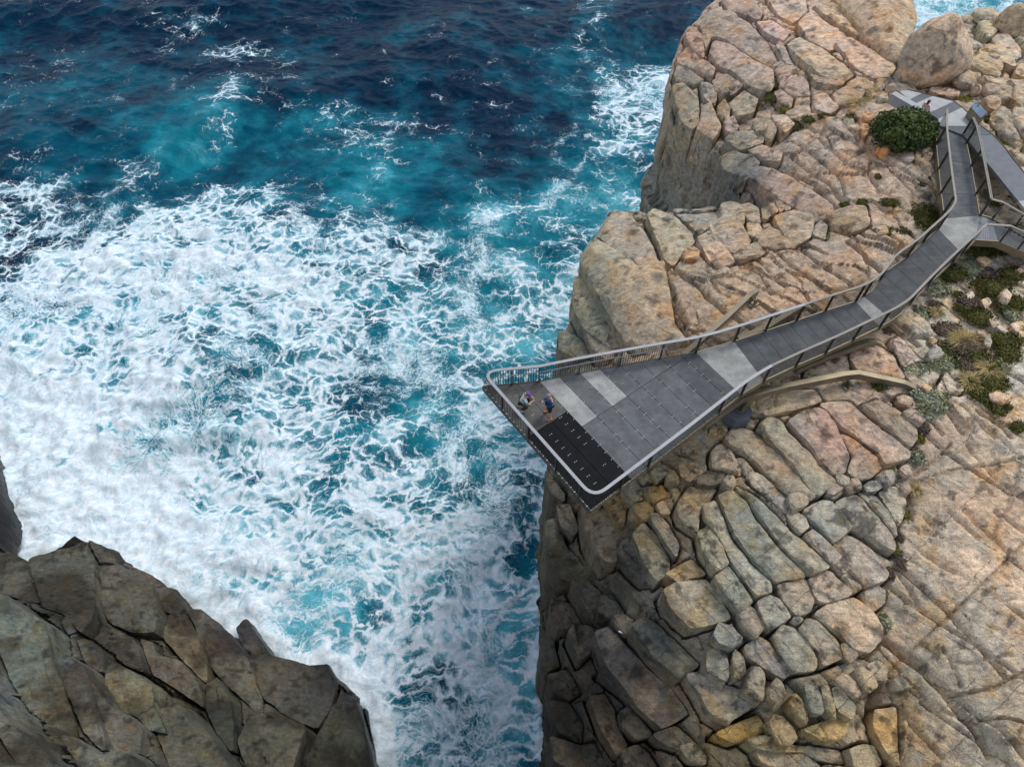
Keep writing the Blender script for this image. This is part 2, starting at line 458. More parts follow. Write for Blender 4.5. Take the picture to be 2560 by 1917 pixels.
# ---------------------------------------------------------------- sea
FOAM_ROWS = [  # v, [(u, foam, teal), ...]
    (0, [(0, .10, .10), (240, .08, .06), (460, .14, .06), (700, .06, .05), (950, .06, .05), (1200, .06, .05), (1400, .10, .10), (1490, .42, .25), (1600, .08, .10)]),
    (60, [(0, .10, .10), (200, .08, .06), (455, .42, .08), (600, .14, .06), (900, .08, .05), (1200, .06, .05), (1400, .16, .12), (1470, .30, .28), (1600, .08, .12)]),
    (120, [(0, .18, .14), (110, .26, .15), (260, .14, .10), (420, .14, .10), (590, .46, .12), (700, .26, .08), (900, .10, .05), (1090, .14, .06), (1250, .06, .06), (1440, .26, .34), (1600, .30, .30)]),
    (180, [(0, .14, .24), (130, .16, .28), (280, .14, .22), (460, .14, .20), (640, .20, .10), (700, .42, .10), (850, .22, .10), (1000, .14, .08), (1110, .30, .10), (1240, .24, .10), (1420, .24, .36), (1540, .52, .50), (1620, .75, .6)]),
    (240, [(0, .12, .36), (160, .12, .40), (330, .14, .34), (500, .20, .45), (580, .50, .50), (660, .20, .14), (800, .16, .10), (960, .20, .12), (1100, .20, .08), (1240, .28, .10), (1350, .12, .12), (1440, .22, .40), (1530, .82, .65), (1620, .80, .7)]),
    (300, [(0, .12, .32), (160, .16, .36), (330, .14, .42), (470, .22, .60), (540, .44, .66), (640, .14, .45), (760, .44, .55), (860, .46, .50), (960, .36, .42), (1100, .18, .22), (1240, .16, .14), (1380, .14, .20), (1480, .30, .50), (1560, .86, .7), (1640, .86, .7)]),
    (360, [(0, .18, .28), (160, .20, .32), (320, .16, .48), (420, .26, .66), (500, .24, .70), (620, .12, .36), (740, .24, .55), (830, .36, .60), (960, .36, .60), (1080, .28, .40), (1200, .18, .20), (1330, .16, .22), (1460, .26, .55), (1560, .66, .68), (1640, .6, .6)]),
    (420, [(0, .26, .20), (110, .26, .28), (230, .18, .40), (330, .42, .62), (440, .16, .66), (560, .10, .40), (680, .12, .42), (820, .28, .66), (930, .26, .85), (1040, .22, .55), (1160, .16, .32), (1290, .16, .28), (1410, .24, .62), (1500, .36, .70), (1600, .50, .64)]),
    (480, [(0, .55, .18), (80, .58, .20), (170, .34, .24), (280, .34, .50), (400, .24, .50), (520, .42, .40), (640, .40, .45), (760, .30, .42), (880, .26, .75), (960, .20, .70), (1080, .14, .30), (1190, .26, .50), (1300, .24, .52), (1405, .42, .80), (1500, .34, .80), (1600, .5, .75)]),
    (540, [(0, .64, .16), (80, .62, .18), (170, .40, .22), (270, .52, .35), (380, .68, .45), (480, .78, .55), (600, .74, .55), (720, .66, .50), (830, .52, .55), (940, .48, .50), (1050, .22, .28), (1140, .40, .62), (1200, .62, .90), (1300, .36, .66), (1410, .42, .85), (1500, .42, .80)]),
    (600, [(0, .60, .16), (70, .54, .16), (150, .56, .30), (240, .84, .55), (350, .88, .60), (460, .88, .65), (580, .84, .60), (700, .80, .60), (820, .60, .50), (930, .66, .55), (1030, .46, .34), (1130, .44, .62), (1230, .52, .86), (1330, .40, .75), (1420, .42, .80)]),
    (660, [(0, .40, .16), (70, .62, .30), (160, .86, .60), (260, .88, .66), (370, .86, .70), (480, .84, .70), (600, .86, .70), (720, .78, .66), (840, .70, .66), (950, .66, .66), (1060, .58, .55), (1170, .54, .80), (1280, .52, .80), (1400, .50, .80)]),
    (730, [(0, .78, .55), (90, .82, .66), (190, .80, .70), (300, .78, .72), (420, .80, .72), (540, .86, .72), (660, .86, .72), (780, .82, .72), (900, .70, .70), (1010, .60, .60), (1120, .58, .80), (1230, .58, .82), (1350, .54, .76), (1440, .50, .70)]),
    (800, [(0, .74, .66), (100, .68, .72), (200, .70, .70), (310, .80, .74), (430, .74, .72), (540, .66, .60), (660, .78, .70), (780, .82, .72), (900, .66, .60), (1010, .66, .70), (1120, .60, .76), (1230, .56, .74), (1340, .54, .72), (1430, .5, .7)]),
    (870, [(0, .84, .75), (110, .80, .75), (220, .80, .75), (340, .86, .78), (440, .72, .60), (500, .56, .25), (600, .62, .60), (700, .72, .70), (820, .70, .70), (930, .66, .60), (1050, .64, .72), (1160, .60, .74), (1280, .58, .78), (1380, .5, .7)]),
    (940, [(0, .90, .8), (120, .88, .8), (240, .92, .8), (360, .97, .85), (450, .98, .85), (510, .62, .40), (600, .54, .30), (690, .58, .60), (800, .66, .66), (910, .56, .40), (1010, .52, .55), (1120, .58, .70), (1220, .6, .7)]),
    (1010, [(0, .96, .85), (120, .96, .85), (240, .97, .85), (360, 1.0, .85), (460, .95, .80), (540, .62, .60), (640, .60, .50), (740, .68, .60), (850, .66, .50), (940, .46, .36), (1020, .46, .70), (1120, .56, .72), (1220, .6, .7)]),
    (1080, [(0, .97, .85), (120, .97, .85), (240, .97, .85), (330, .93, .85), (420, .78, .70), (500, .56, .60), (600, .56, .55), (700, .64, .50), (810, .66, .60), (920, .60, .62), (1020, .52, .80), (1120, .66, .76), (1220, .7, .7), (1320, .6, .7)]),
    (1150, [(40, .97, .85), (140, .96, .85), (240, .88, .85), (330, .84, .85), (430, .84, .8), (530, .76, .7), (640, .70, .60), (750, .76, .60), (870, .74, .66), (980, .72, .66), (1090, .70, .70), (1200, .66, .72), (1310, .66, .66), (1380, .5, .6)]),
    (1230, [(60, 1.0, .85), (180, .98, .85), (290, 1.0, .85), (400, .95, .85), (500, .88, .8), (610, .84, .75), (720, .80, .7), (830, .78, .7), (940, .82, .7), (1050, .78, .66), (1140, .62, .3), (1230, .70, .6), (1340, .55, .5)]),
    (1310, [(80, 1.0, .85), (200, 1.0, .85), (320, 1.0, .85), (430, .96, .85), (520, .88, .8), (590, .72, .85), (680, .84, .75), (790, .84, .7), (900, .84, .7), (1010, .84, .7), (1120, .74, .6), (1230, .72, .6), (1340, .52, .6)]),
    (1390, [(300, 1.0, .85), (400, .97, .85), (500, .92, .85), (600, .88, .8), (700, .86, .75), (810, .86, .7), (920, .84, .7), (1030, .80, .7), (1140, .76, .6), (1250, .66, .55), (1340, .5, .5)]),
    (1470, [(400, .97, .85), (500, .90, .85), (590, .78, .88), (680, .74, .88), (780, .72, .85), (860, .66, .90), (940, .78, .7), (1040, .82, .65), (1140, .74, .5), (1250, .66, .5), (1340, .55, .5)]),
    (1550, [(500, .96, .85), (600, .90, .85), (700, .82, .8), (790, .62, .85), (870, .42, .95), (940, .58, .5), (1020, .68, .4), (1120, .66, .45), (1220, .62, .5), (1290, .58, .8), (1345, .5, .6)]),
    (1630, [(650, .94, .85), (740, .90, .8), (820, .80, .8), (890, .66, .8), (970, .64, .4), (1060, .62, .3), (1150, .64, .4), (1240, .58, .75), (1330, .50, .75)]),
    (1710, [(820, .92, .8), (900, .82, .7), (980, .64, .35), (1070, .62, .3), (1160, .62, .35), (1240, .50, .8), (1330, .45, .8)]),
    (1790, [(880, .86, .7), (960, .68, .5), (1050, .60, .3), (1140, .60, .35), (1240, .54, .7), (1340, .5, .7)]),
    (1870, [(940, .80, .6), (1030, .62, .35), (1120, .58, .3), (1220, .58, .5), (1330, .55, .5)]),
    (1960, [(960, .75, .6), (1060, .62, .35), (1160, .58, .35), (1260, .56, .5), (1360, .5, .5)]),
]
FC = []
for v, row in FOAM_ROWS:
    for u, f_, t_ in row:
        FC.append((*P(u, v, 0.4), f_, t_))
for u, v, f_, t_ in ((2240, 10, .55, .95), (2300, 20, .62, 1.0), (2400, 10, .60, 1.0), (2340, 60, .70, 1.0), (2500, 0, .62, .95), (2560, 150, .9, 1.0), (2300, -60, .4, .8),
                     (-200, 300, .12, .2), (-200, 700, .6, .5), (-200, 1100, .9, .8), (-150, -100, .06, .05), (600, -150, .05, .04), (1200, -150, .05, .04)):
    FC.append((*P(u, v, 0.4), f_, t_))
FC = np.array(FC)
uu, vv_ = [], []
for v, row in FOAM_ROWS:
    for u, _f, _t in row: uu.append(u); vv_.append(v)
uu = np.array(uu); vv_ = np.array(vv_); n0 = len(uu)
FC[:n0, 2] += .13 * sstep(1450, 1600, vv_) * (uu > 800) + .05 * sstep(560, 640, vv_) * (1 - sstep(560, 760, uu)) * (FC[:n0, 2] > .5)
FC[:n0, 3] = np.clip(FC[:n0, 3] + .22 * sstep(1380, 1550, vv_), 0, 1)
FC[:n0, 2] -= .15 * (uu > 1500) * (vv_ < 390)
FC[:n0, 2] -= .06 * (1 - sstep(300, 480, vv_)) * (FC[:n0, 2] > .2) * (uu < 1350)
foam_f = Shepard(FC[:, :2], FC[:, 2:], p=4.5, eps=1.3).grid(-130, 110, -20, 190, 1.0)

def sea_height(x, y, foam):
    h = 0.55 * np.sin(0.16 * (0.35 * x - 0.94 * y) + 1.6 * noise3(x * .03, y * .03, 1.0))
    h = h + 0.9 * noise3(x * .055, y * .075, 2.0)
    r = 1 - np.abs(noise3(x * .17 + 0.05 * y, y * .24, 4.0)); h = h + 0.42 * (r * r - 0.5)
    r = 1 - np.abs(noise3(x * .48, y * .62 + .1 * x, 6.0)); h = h + 0.16 * (r * r - 0.5)
    h = h + foam * (0.30 * fbm(x * .33, y * .33, 9.0, 3) + 0.10 * fbm(x * 1.3, y * 1.3, 9.0, 2)) + sstep(.85, 1.05, foam) * (.35 + .45 * fbm(x * .6, y * .6, 12.0, 4, .6))
    # the breaker that has just collapsed against the far wall of the gap
    br = np.array([P(500, 900, 1), P(455, 965, 1), P(330, 1060, 1), P(180, 1150, 1), P(60, 1230, 1)])
    d = line_dist(x, y, br)
    h = h + 1.7 * np.exp(-(d / 4.2) ** 2) * (1 + 0.35 * fbm(x * .4, y * .4, 2.0, 3))
    s1 = line_dist(x, y, np.array([P(410, 1095, 1), P(560, 1065, 1), P(650, 1040, 1)]))
    h = h + 0.9 * np.exp(-(s1 / 1.5) ** 2)
    s2 = line_dist(x, y, np.array([P(300, 470, 1), P(420, 370, 1), P(560, 260, 1), P(600, 200, 1)]))
    return h + 0.7 * np.exp(-(s2 / 2.2) ** 2)

def grid_axis(a, b, step, far, n=26):
    core = np.arange(a, b + step * .5, step)
    g = np.geomspace(step * 1.6, far, n); off = np.cumsum(np.sort(g) * 0 + 0) if False else np.geomspace(step * 2, far, n)
    return np.r_[(a - off)[::-1], core, b + off]
gx = grid_axis(-92, 78, 0.31, 3000)
gy = grid_axis(-6, 136, 0.31, 3000)
X, Y = np.meshgrid(gx, gy)
att = foam_f(X, Y)
edge = np.maximum(np.maximum(-92 - X, X - 78), np.maximum(-6 - Y, Y - 136))
fade = 1 - sstep(0, 60, edge)
foam = att[..., 0] * fade + 0.05 * (1 - fade)
teal = att[..., 1] * fade + 0.05 * (1 - fade)
# eddies: foam gathers and thins out in patches
foam = foam - 0.07 * (1 - sstep(.15, .45, foam)) 
foam = np.clip(foam + 0.16 * fbm(X * .11, Y * .14, 3.3, 3) * (foam > .04) + 0.10 * fbm(X * .4, Y * .5, 5.1, 2), 0, 1.1)
teal = np.clip(teal + 0.30 * fbm(X * .13, Y * .16, 7.7, 3), 0, 1)
core_ = (X > -60) & (X < 60) & (Y > -8) & (Y < 75)
for _pl in (LAND_R, LAND_L):
    d_ = np.full(X.shape, 99.0); dd_, in_ = poly_dist(X[core_], Y[core_], _pl); d_[core_] = np.where(in_, 0, dd_)
    foam = np.clip(foam + .45 * np.exp(-(d_ / 1.1) ** 2) * (1 + fbm(X * .8, Y * .8, 1.5, 2)), 0, 1.15)
foam = foam + .30 * sstep(.86, 1.0, foam)
Z = sea_height(X, Y, np.minimum(foam, 1.1)) * fade
ny, nx = X.shape
i0 = (np.arange(ny - 1)[:, None] * nx + np.arange(nx - 1)[None]).ravel()
me = mesh_np('sea', np.stack([X, Y, Z], -1).reshape(-1, 3), F4=np.stack([i0, i0 + 1, i0 + nx + 1, i0 + nx], 1))
attr(me, 'foam', foam.ravel()); attr(me, 'teal', teal.ravel())

def sea_material():
    n = NT('sea_water_and_foam')
    p0 = n.pos()
    p = n.vmath('MULTIPLY', p0, (1, 1, 0))
    foam = n.attr('foam'); teal = n.attr('teal')
    D2 = dict(dim='2D')
    w1 = n.vmath('SCALE', n.vmath('SUBTRACT', n.noise(p, 0.13, 2, 0.5, col=True, **D2), (.5, .5, .5)), sc=4.5)
    w2 = n.vmath('SCALE', n.vmath('SUBTRACT', n.noise(p, 1.0, 4, 0.6, col=True, **D2), (.5, .5, .5)), sc=1.35)
    q = n.vmath('ADD', n.vmath('ADD', p, w1), w2)
    e1 = n.vor(n.mapping(q, (0, 0, 0.5), (0.20, 0.32, 1)), 1.0)
    e2 = n.vor(n.mapping(q, (0, 0, 0.35), (0.60, 0.86, 1)), 1.0)
    e3 = n.vor(n.mapping(q, (0, 0, 0.9), (1.7, 2.2, 1)), 1.0)
    patch = n.noise(n.vmath('ADD', p, w1), 0.20, 4, 0.6, **D2)
    fine = n.noise(q, 1.9, 5, 0.68, **D2)
    t = n.math('ADD', foam, n.math('MULTIPLY', n.math('SUBTRACT', patch, 0.5), 1.0))
    t = n.math('ADD', t, n.math('MULTIPLY', n.math('SUBTRACT', 0.08, e1), 0.80))
    tf = n.math('ADD', t, n.math('MULTIPLY', n.math('SUBTRACT', fine, 0.5), 0.8))
    tc = n.math('MAXIMUM', tf, 0.0)
    # strands between the cells thicken as the foam gets denser, until only round holes are left
    wd = n.math('MULTIPLY', n.math('POWER', tc, 2.4), 0.40)
    m2 = n.math('SUBTRACT', 1.0, n.smooth(e2, n.math('MULTIPLY', wd, 0.10), n.math('ADD', n.math('MULTIPLY', wd, 1.75), 0.025)))
    w3 = n.math('MULTIPLY', n.math('POWER', tc, 1.5), 0.20)
    m3 = n.math('SUBTRACT', 1.0, n.smooth(e3, n.math('MULTIPLY', w3, 0.2), n.math('ADD', w3, 0.03)))
    e4 = n.math('MULTIPLY', n.math('SUBTRACT', 1.0, n.smooth(e3, n.math('MULTIPLY', wd, 0.3), n.math('ADD', n.math('MULTIPLY', wd, 1.6), 0.02))), 0.9)
    small = n.smooth(n.noise(p, 0.075, 2, **D2), 0.48, 0.64, 0.0, 0.7)
    m2 = n.mix(small, m2, e4)
    m3 = n.math('MULTIPLY', m3, n.smooth(fine, 0.36, 0.66, 0.0, 0.55))
    lace = n.math('MULTIPLY', n.math('MAXIMUM', m2, m3), n.smooth(tf, 0.12, 0.58, 0.0, 0.98))
    full = n.math('MULTIPLY', n.smooth(tf, 0.76, 1.24), 0.96)
    fm = n.math('MAXIMUM', lace, full, clamp=True)
    # water colour: navy where deep and clear, turquoise where air is mixed in
    tl = n.math('ADD', teal, n.math('MULTIPLY', n.math('SUBTRACT', n.noise(n.vmath('ADD', p, w2), 0.30, 3, 0.6, **D2), 0.5), 0.7))
    c = n.mix(n.smooth(tl, 0.0, 0.42), lin(0, 33, 56), lin(0, 70, 90))
    c = n.mix(n.smooth(tl, 0.36, 0.80), c, lin(16, 112, 128))
    c = n.mix(n.smooth(tl, 0.72, 1.15), c, lin(84, 170, 184))
    halo = n.smooth(e2, n.math('ADD', n.math('MULTIPLY', wd, 3.2), 0.10), n.math('MULTIPLY', wd, 0.9))
    milk = n.math('MULTIPLY', n.smooth(t, 0.25, 0.85), n.math('ADD', n.math('MULTIPLY', n.smooth(patch, 0.38, 0.62), 0.45), n.math('MULTIPLY', halo, 0.50)))
    c = n.mix(milk, c, lin(138, 190, 202))
    fcol = n.mix(n.smooth(fine, 0.3, 0.7), lin(196, 216, 224), lin(240, 244, 246))
    col = n.mix(fm, c, fcol)
    rip = n.noise(n.mapping(p0, (0, 0, 0.25), (1.0, 1.45, 1.0)), 1.0, 5, 0.62, **D2)
    b1 = n.bump(rip, 0.34, 0.5)
    n.bsdf(Base_Color=col, Roughness=n.math('ADD', 0.10, n.math('MULTIPLY', fm, 0.6)), IOR=1.33, Normal=b1,
           Specular_IOR_Level=n.math('SUBTRACT', 0.08, n.math('MULTIPLY', fm, 0.03)))
    return n.m
sea = obj('sea', me, sea_material())
tag(sea, kind='structure')

# ---------------------------------------------------------------- rock: heights (pixel u, v, height)
RZ = [(1830, -60, 36), (1775, 5, 35.5), (1700, 95, 34.5), (1668, 200, 33.4), (1685, 300, 33), (1740, 340, 33.3), (1800, 385, 34), (1812, 430, 34.3), (1880, 480, 34.8), (1935, 500, 35.3),
      (1900, 535, 34), (1800, 530, 33.4), (1605, 545, 32), (1530, 530, 31.4), (1470, 600, 31), (1432, 690, 30.4), (1432, 740, 30), (1402, 840, 29), (1420, 900, 29.5), (1400, 960, 28.6),
      (1390, 1050, 28), (1385, 1150, 27.5), (1390, 1250, 26.5), (1385, 1350, 25), (1385, 1500, 23), (1390, 1700, 21.5), (1400, 1850, 21), (1410, 2000, 21),
      (1850, 150, 35.8), (2000, 100, 37), (2150, 40, 37.5), (2100, 200, 37.8), (1900, 260, 35.6), (1800, 250, 34.6), (2000, 350, 37), (2150, 420, 38), (2250, 500, 38.2), (2300, 350, 39), (2250, 230, 38.6), (2330, 180, 38.6),
      (2450, 260, 39), (2540, 300, 39.3), (2520, 150, 38), (2440, 90, 36.8), (2340, 50, 37), (2560, 100, 37),
      (1960, 560, 35.6), (2100, 560, 37), (2100, 680, 37), (1900, 650, 35.8), (1700, 620, 34), (1560, 640, 32.6), (1560, 760, 33), (1700, 760, 35), (1850, 740, 36), (2000, 760, 36.6), (2200, 680, 37.4),
      (1560, 860, 33.4), (1700, 850, 35.2), (1500, 900, 31.5), (1460, 980, 30.5), (1550, 1020, 33), (1700, 980, 35.6), (1500, 1100, 30.5),
      (2330, 560, 38), (2420, 420, 38.5), (2500, 480, 38.4), (2470, 560, 38), (2560, 680, 37.5), (2430, 700, 37.6), (2330, 780, 37.1), (2450, 850, 37.2), (2250, 850, 36.8), (2100, 900, 36.4), (1950, 960, 35.9), (1830, 1050, 35.2),
      (2250, 950, 36.7), (2400, 1000, 36.9), (2550, 1000, 37.2), (2200, 1020, 36.4), (2000, 1080, 35.7), (1850, 1130, 34.6), (1700, 1160, 33.3), (1600, 1230, 32), (1550, 1300, 31), (1700, 1300, 33),
      (2280, 1150, 35.6), (2400, 1150, 36.2), (2550, 1200, 36.8), (2260, 1250, 35.2), (2230, 1400, 34.4), (2210, 1550, 33.6), (2400, 1400, 35.6), (2550, 1500, 36.2), (2350, 1600, 34.8), (2550, 1750, 35.8), (2300, 1750, 34), (2450, 1900, 35),
      (2000, 1250, 35), (1900, 1350, 34.4), (2100, 1400, 34.6), (2150, 1300, 35), (1800, 1450, 33.4), (2000, 1550, 33.4), (2150, 1600, 33.2), (1720, 1500, 32.4), (1800, 1600, 32), (1950, 1680, 32.2), (2080, 1750, 32.4), (2200, 1850, 32.8), (1900, 1800, 31),
      (1750, 1750, 29.5), (1750, 1880, 28.5), (1620, 1600, 29.5), (1600, 1750, 27.5), (1600, 1880, 26), (1500, 1450, 28), (1500, 1600, 26.5), (1480, 1750, 24.5), (1480, 1900, 23.5), (1440, 1400, 27), (1600, 1420, 30.5),
      (2100, 1990, 31.5), (2500, 2050, 35)]
rxy = [P(u, v, z) for u, v, z in RZ]
rz = [z for _, _, z in RZ]
for x, y, z in ((36, 8, 37), (38, 25, 39), (38, 45, 41), (32, 60, 38.5), (12, 1, 30), (25, -2, 34), (4, -2, 21), (45, 70, 41)):
    rxy.append((x, y)); rz.append(z)
plat_r = TPS(rxy, rz)
LZ = [('D', 0, 1560, 25), ('D', 250, 1500, 22), ('D', 600, 1500, 18), ('D', 1000, 1500, 12), ('D', 1300, 1500, 8), ('D', 1560, 1500, 2.5), ('D', 1460, 1250, 2.5), ('D', 1350, 1150, 2.6), ('D', 1150, 1090, 3),
      ('D', 1050, 960, 2.5), ('D', 900, 930, 5), ('D', 780, 880, 7), ('D', 640, 750, 8), ('D', 510, 690, 9), ('D', 345, 570, 10.5), ('D', 160, 690, 8.5), ('D', 60, 660, 4), ('D', 40, 330, 1.6), ('D', 0, 200, 1.2), ('D', 0, 900, 16),
      ('D', 200, 950, 15), ('D', 400, 1000, 12.5), ('D', 500, 1200, 14), ('D', 700, 1200, 11.5), ('D', 300, 1250, 18), ('D', 900, 1150, 8), ('D', 1100, 1250, 7), ('D', 1350, 1300, 5), ('D', 100, 800, 9), ('D', 300, 800, 11),
      ('D', -300, 1560, 30), ('D', -300, 1000, 18), ('D', -300, 400, 8), ('D', 400, 1800, 24), ('D', 1100, 1800, 15), ('D', 1600, 1700, 3)]
lxy, lz = [], []
for t, a, b, z in LZ:
    (u, v), = T(t, [(a, b)]); lxy.append(P(u, v, z)); lz.append(z)
plat_l = TPS(lxy, lz)
# colours of the rock by area (photo sRGB, turned into surface colour)
CZ = [('S', 1700, 120, 168, 138, 112), ('S', 1850, 120, 172, 140, 116), ('S', 2000, 80, 176, 146, 120), ('S', 2150, 120, 176, 144, 114), ('S', 2320, 150, 180, 152, 118), ('S', 2480, 120, 162, 146, 116), ('S', 2500, 230, 168, 142, 112),
      ('S', 1690, 260, 150, 134, 106), ('S', 1700, 420, 112, 106, 94), ('S', 1800, 460, 98, 96, 88), ('S', 1850, 300, 160, 138, 112), ('S', 2000, 330, 172, 142, 112), ('S', 2150, 400, 176, 144, 114), ('S', 2000, 480, 160, 134, 106), ('S', 2200, 500, 170, 142, 112),
      ('S', 1500, 600, 152, 140, 112), ('S', 1600, 680, 160, 138, 106), ('S', 1500, 720, 140, 130, 104), ('S', 1600, 800, 156, 128, 98), ('S', 1750, 560, 150, 136, 112), ('S', 1850, 720, 160, 130, 96), ('S', 2000, 700, 162, 132, 100), ('S', 2150, 640, 168, 138, 108),
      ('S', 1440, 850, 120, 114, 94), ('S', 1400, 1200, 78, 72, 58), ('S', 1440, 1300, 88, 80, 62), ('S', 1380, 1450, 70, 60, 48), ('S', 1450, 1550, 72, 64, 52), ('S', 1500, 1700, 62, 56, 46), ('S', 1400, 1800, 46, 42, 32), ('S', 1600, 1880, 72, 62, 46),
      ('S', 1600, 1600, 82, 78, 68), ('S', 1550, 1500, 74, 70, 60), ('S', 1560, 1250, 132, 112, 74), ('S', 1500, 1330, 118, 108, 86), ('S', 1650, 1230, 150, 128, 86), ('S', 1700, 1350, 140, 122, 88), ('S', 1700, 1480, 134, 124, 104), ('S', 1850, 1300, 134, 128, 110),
      ('S', 1850, 1160, 152, 136, 108), ('S', 2000, 1100, 156, 136, 112), ('S', 2100, 1080, 168, 130, 102), ('S', 2200, 1100, 164, 130, 104), ('S', 1950, 1400, 138, 128, 108), ('S', 2100, 1350, 140, 130, 108), ('S', 2200, 1300, 140, 130, 108),
      ('S', 1950, 1600, 122, 112, 90), ('S', 2100, 1620, 132, 116, 90), ('S', 1850, 1650, 112, 104, 84), ('S', 1950, 1750, 110, 98, 72), ('S', 2050, 1820, 116, 102, 72), ('S', 1850, 1850, 126, 104, 58), ('S', 2200, 1780, 132, 110, 74), ('S', 2250, 1880, 136, 116, 84),
      ('S', 2300, 1250, 168, 140, 108), ('S', 2450, 1200, 176, 148, 114), ('S', 2350, 1400, 160, 138, 108), ('S', 2500, 1450, 160, 138, 110), ('S', 2350, 1600, 144, 124, 96), ('S', 2500, 1650, 146, 126, 100), ('S', 2450, 1850, 138, 120, 92), ('S', 2550, 1300, 178, 150, 116),
      ('S', 1950, 1000, 158, 136, 100), ('S', 2100, 960, 162, 138, 108), ('S', 2200, 900, 166, 142, 112), ('S', 2300, 780, 182, 164, 134), ('S', 2400, 760, 184, 168, 140), ('S', 2450, 900, 184, 168, 142), ('S', 2520, 620, 178, 160, 132), ('S', 2420, 950, 180, 162, 134), ('S', 2520, 1020, 176, 154, 124), ('S', 2450, 500, 164, 144, 114),
      ('D', 250, 750, 78, 70, 56), ('D', 450, 800, 92, 80, 62), ('D', 300, 900, 66, 58, 44), ('D', 650, 850, 82, 72, 52), ('D', 800, 1050, 92, 80, 54), ('D', 1000, 1150, 84, 76, 52), ('D', 1200, 1200, 88, 82, 58), ('D', 1300, 1350, 76, 74, 56), ('D', 1430, 1400, 78, 74, 58),
      ('D', 100, 1000, 104, 104, 94), ('D', 60, 1200, 100, 100, 92), ('D', 200, 1200, 96, 92, 80), ('D', 350, 1200, 122, 110, 86), ('D', 500, 1250, 112, 98, 74), ('D', 400, 1450, 112, 100, 76), ('D', 150, 1500, 96, 84, 58), ('D', 600, 1300, 100, 86, 62), ('D', 800, 1400, 66, 64, 52), ('D', 700, 1120, 92, 82, 62),
      ('D', 950, 1300, 92, 84, 58), ('D', 1150, 1450, 72, 70, 54), ('D', 20, 500, 60, 52, 50), ('D', 1050, 1000, 62, 54, 52), ('D', 1500, 1300, 58, 50, 48)]
ccx, ccv = [], []
for t, a, b, r, g, bb in CZ:
    (u, v), = T(t, [(a, b)])
    left = t == 'D'
    z = 34.0
    for _ in range(12):
        x, y = P(u, v, z); z = 0.5 * z + 0.5 * float((plat_l if left else plat_r)(x, y)); z = min(max(z, 0), 41)
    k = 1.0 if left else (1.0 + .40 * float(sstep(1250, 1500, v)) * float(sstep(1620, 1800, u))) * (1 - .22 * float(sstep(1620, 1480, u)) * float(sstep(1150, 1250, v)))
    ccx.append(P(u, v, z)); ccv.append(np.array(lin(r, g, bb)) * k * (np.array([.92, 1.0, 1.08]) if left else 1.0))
tint_f = Shepard(ccx, ccv, p=3.5, eps=1.0).grid(-70, 65, -14, 80, 0.5)
def tint(x, y, z):
    """surface colour of the granite: area colour, then rind, bare, stained and lichen patches"""
    w1 = noise3(x * .5, y * .5, z * .5)
    c = tint_f(x + 1.3 * w1, y + 1.3 * noise3(x * .5, y * .5, 8.1 + z * .5))
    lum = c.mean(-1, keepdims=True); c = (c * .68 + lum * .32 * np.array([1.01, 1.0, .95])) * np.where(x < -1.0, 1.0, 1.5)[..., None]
    pk = fbm(x * .30, y * .30, z * .30, 4)
    gy = fbm(x * .42 + 31, y * .42, z * .42, 4)
    oc = fbm(x * .85 + 5, y * .85 + 61, z * .85, 4)
    li = fbm(x * 1.2 + 77, y * 1.2, z * 1.2, 4, 0.62)
    def lay(c, m, k, a): return c * (1 - a * m[..., None]) + c * np.array(k) * a * m[..., None]
    c = lay(c, sstep(0.02, 0.22, pk), (1.10, 0.97, 0.88), .5)
    c = lay(c, sstep(0.04, 0.18, gy), (0.84, 0.93, 1.02), .75)
    c = lay(c, sstep(0.26, 0.42, oc), (1.08, 0.88, 0.60), .6)
    c = lay(c, sstep(-0.2, -0.45, oc), (1.25, 1.22, 1.18), .6)
    if np.any(x < -1.0):                       # the wall across the gap: dark damp stains and bare grey faces
        lf = (x < -1.0) * 1.0
        st = fbm(x * .16 + 9, y * .16, z * .22, 4, .6)
        c = lay(c, sstep(0.0, 0.22, st) * lf, (0.42, 0.38, 0.34), .85); c = lay(c, sstep(-.08, -.30, st) * lf, (1.35, 1.38, 1.42), .8)
    return lay(c, sstep(0.42, 0.60, li), (0.20, 0.21, 0.22), .75)
def wetness(x, y, z):
    return sstep(5.5, 1.2, z + 1.1 * fbm(x * .4, y * .4, z * .4, 3))

# joint direction: the long cracks run down to the right, square joints cross them
JA = math.atan2(-0.79, 0.61)
def jrot(x, y):
    return x * math.cos(JA) + y * math.sin(JA), -x * math.sin(JA) + y * math.cos(JA)

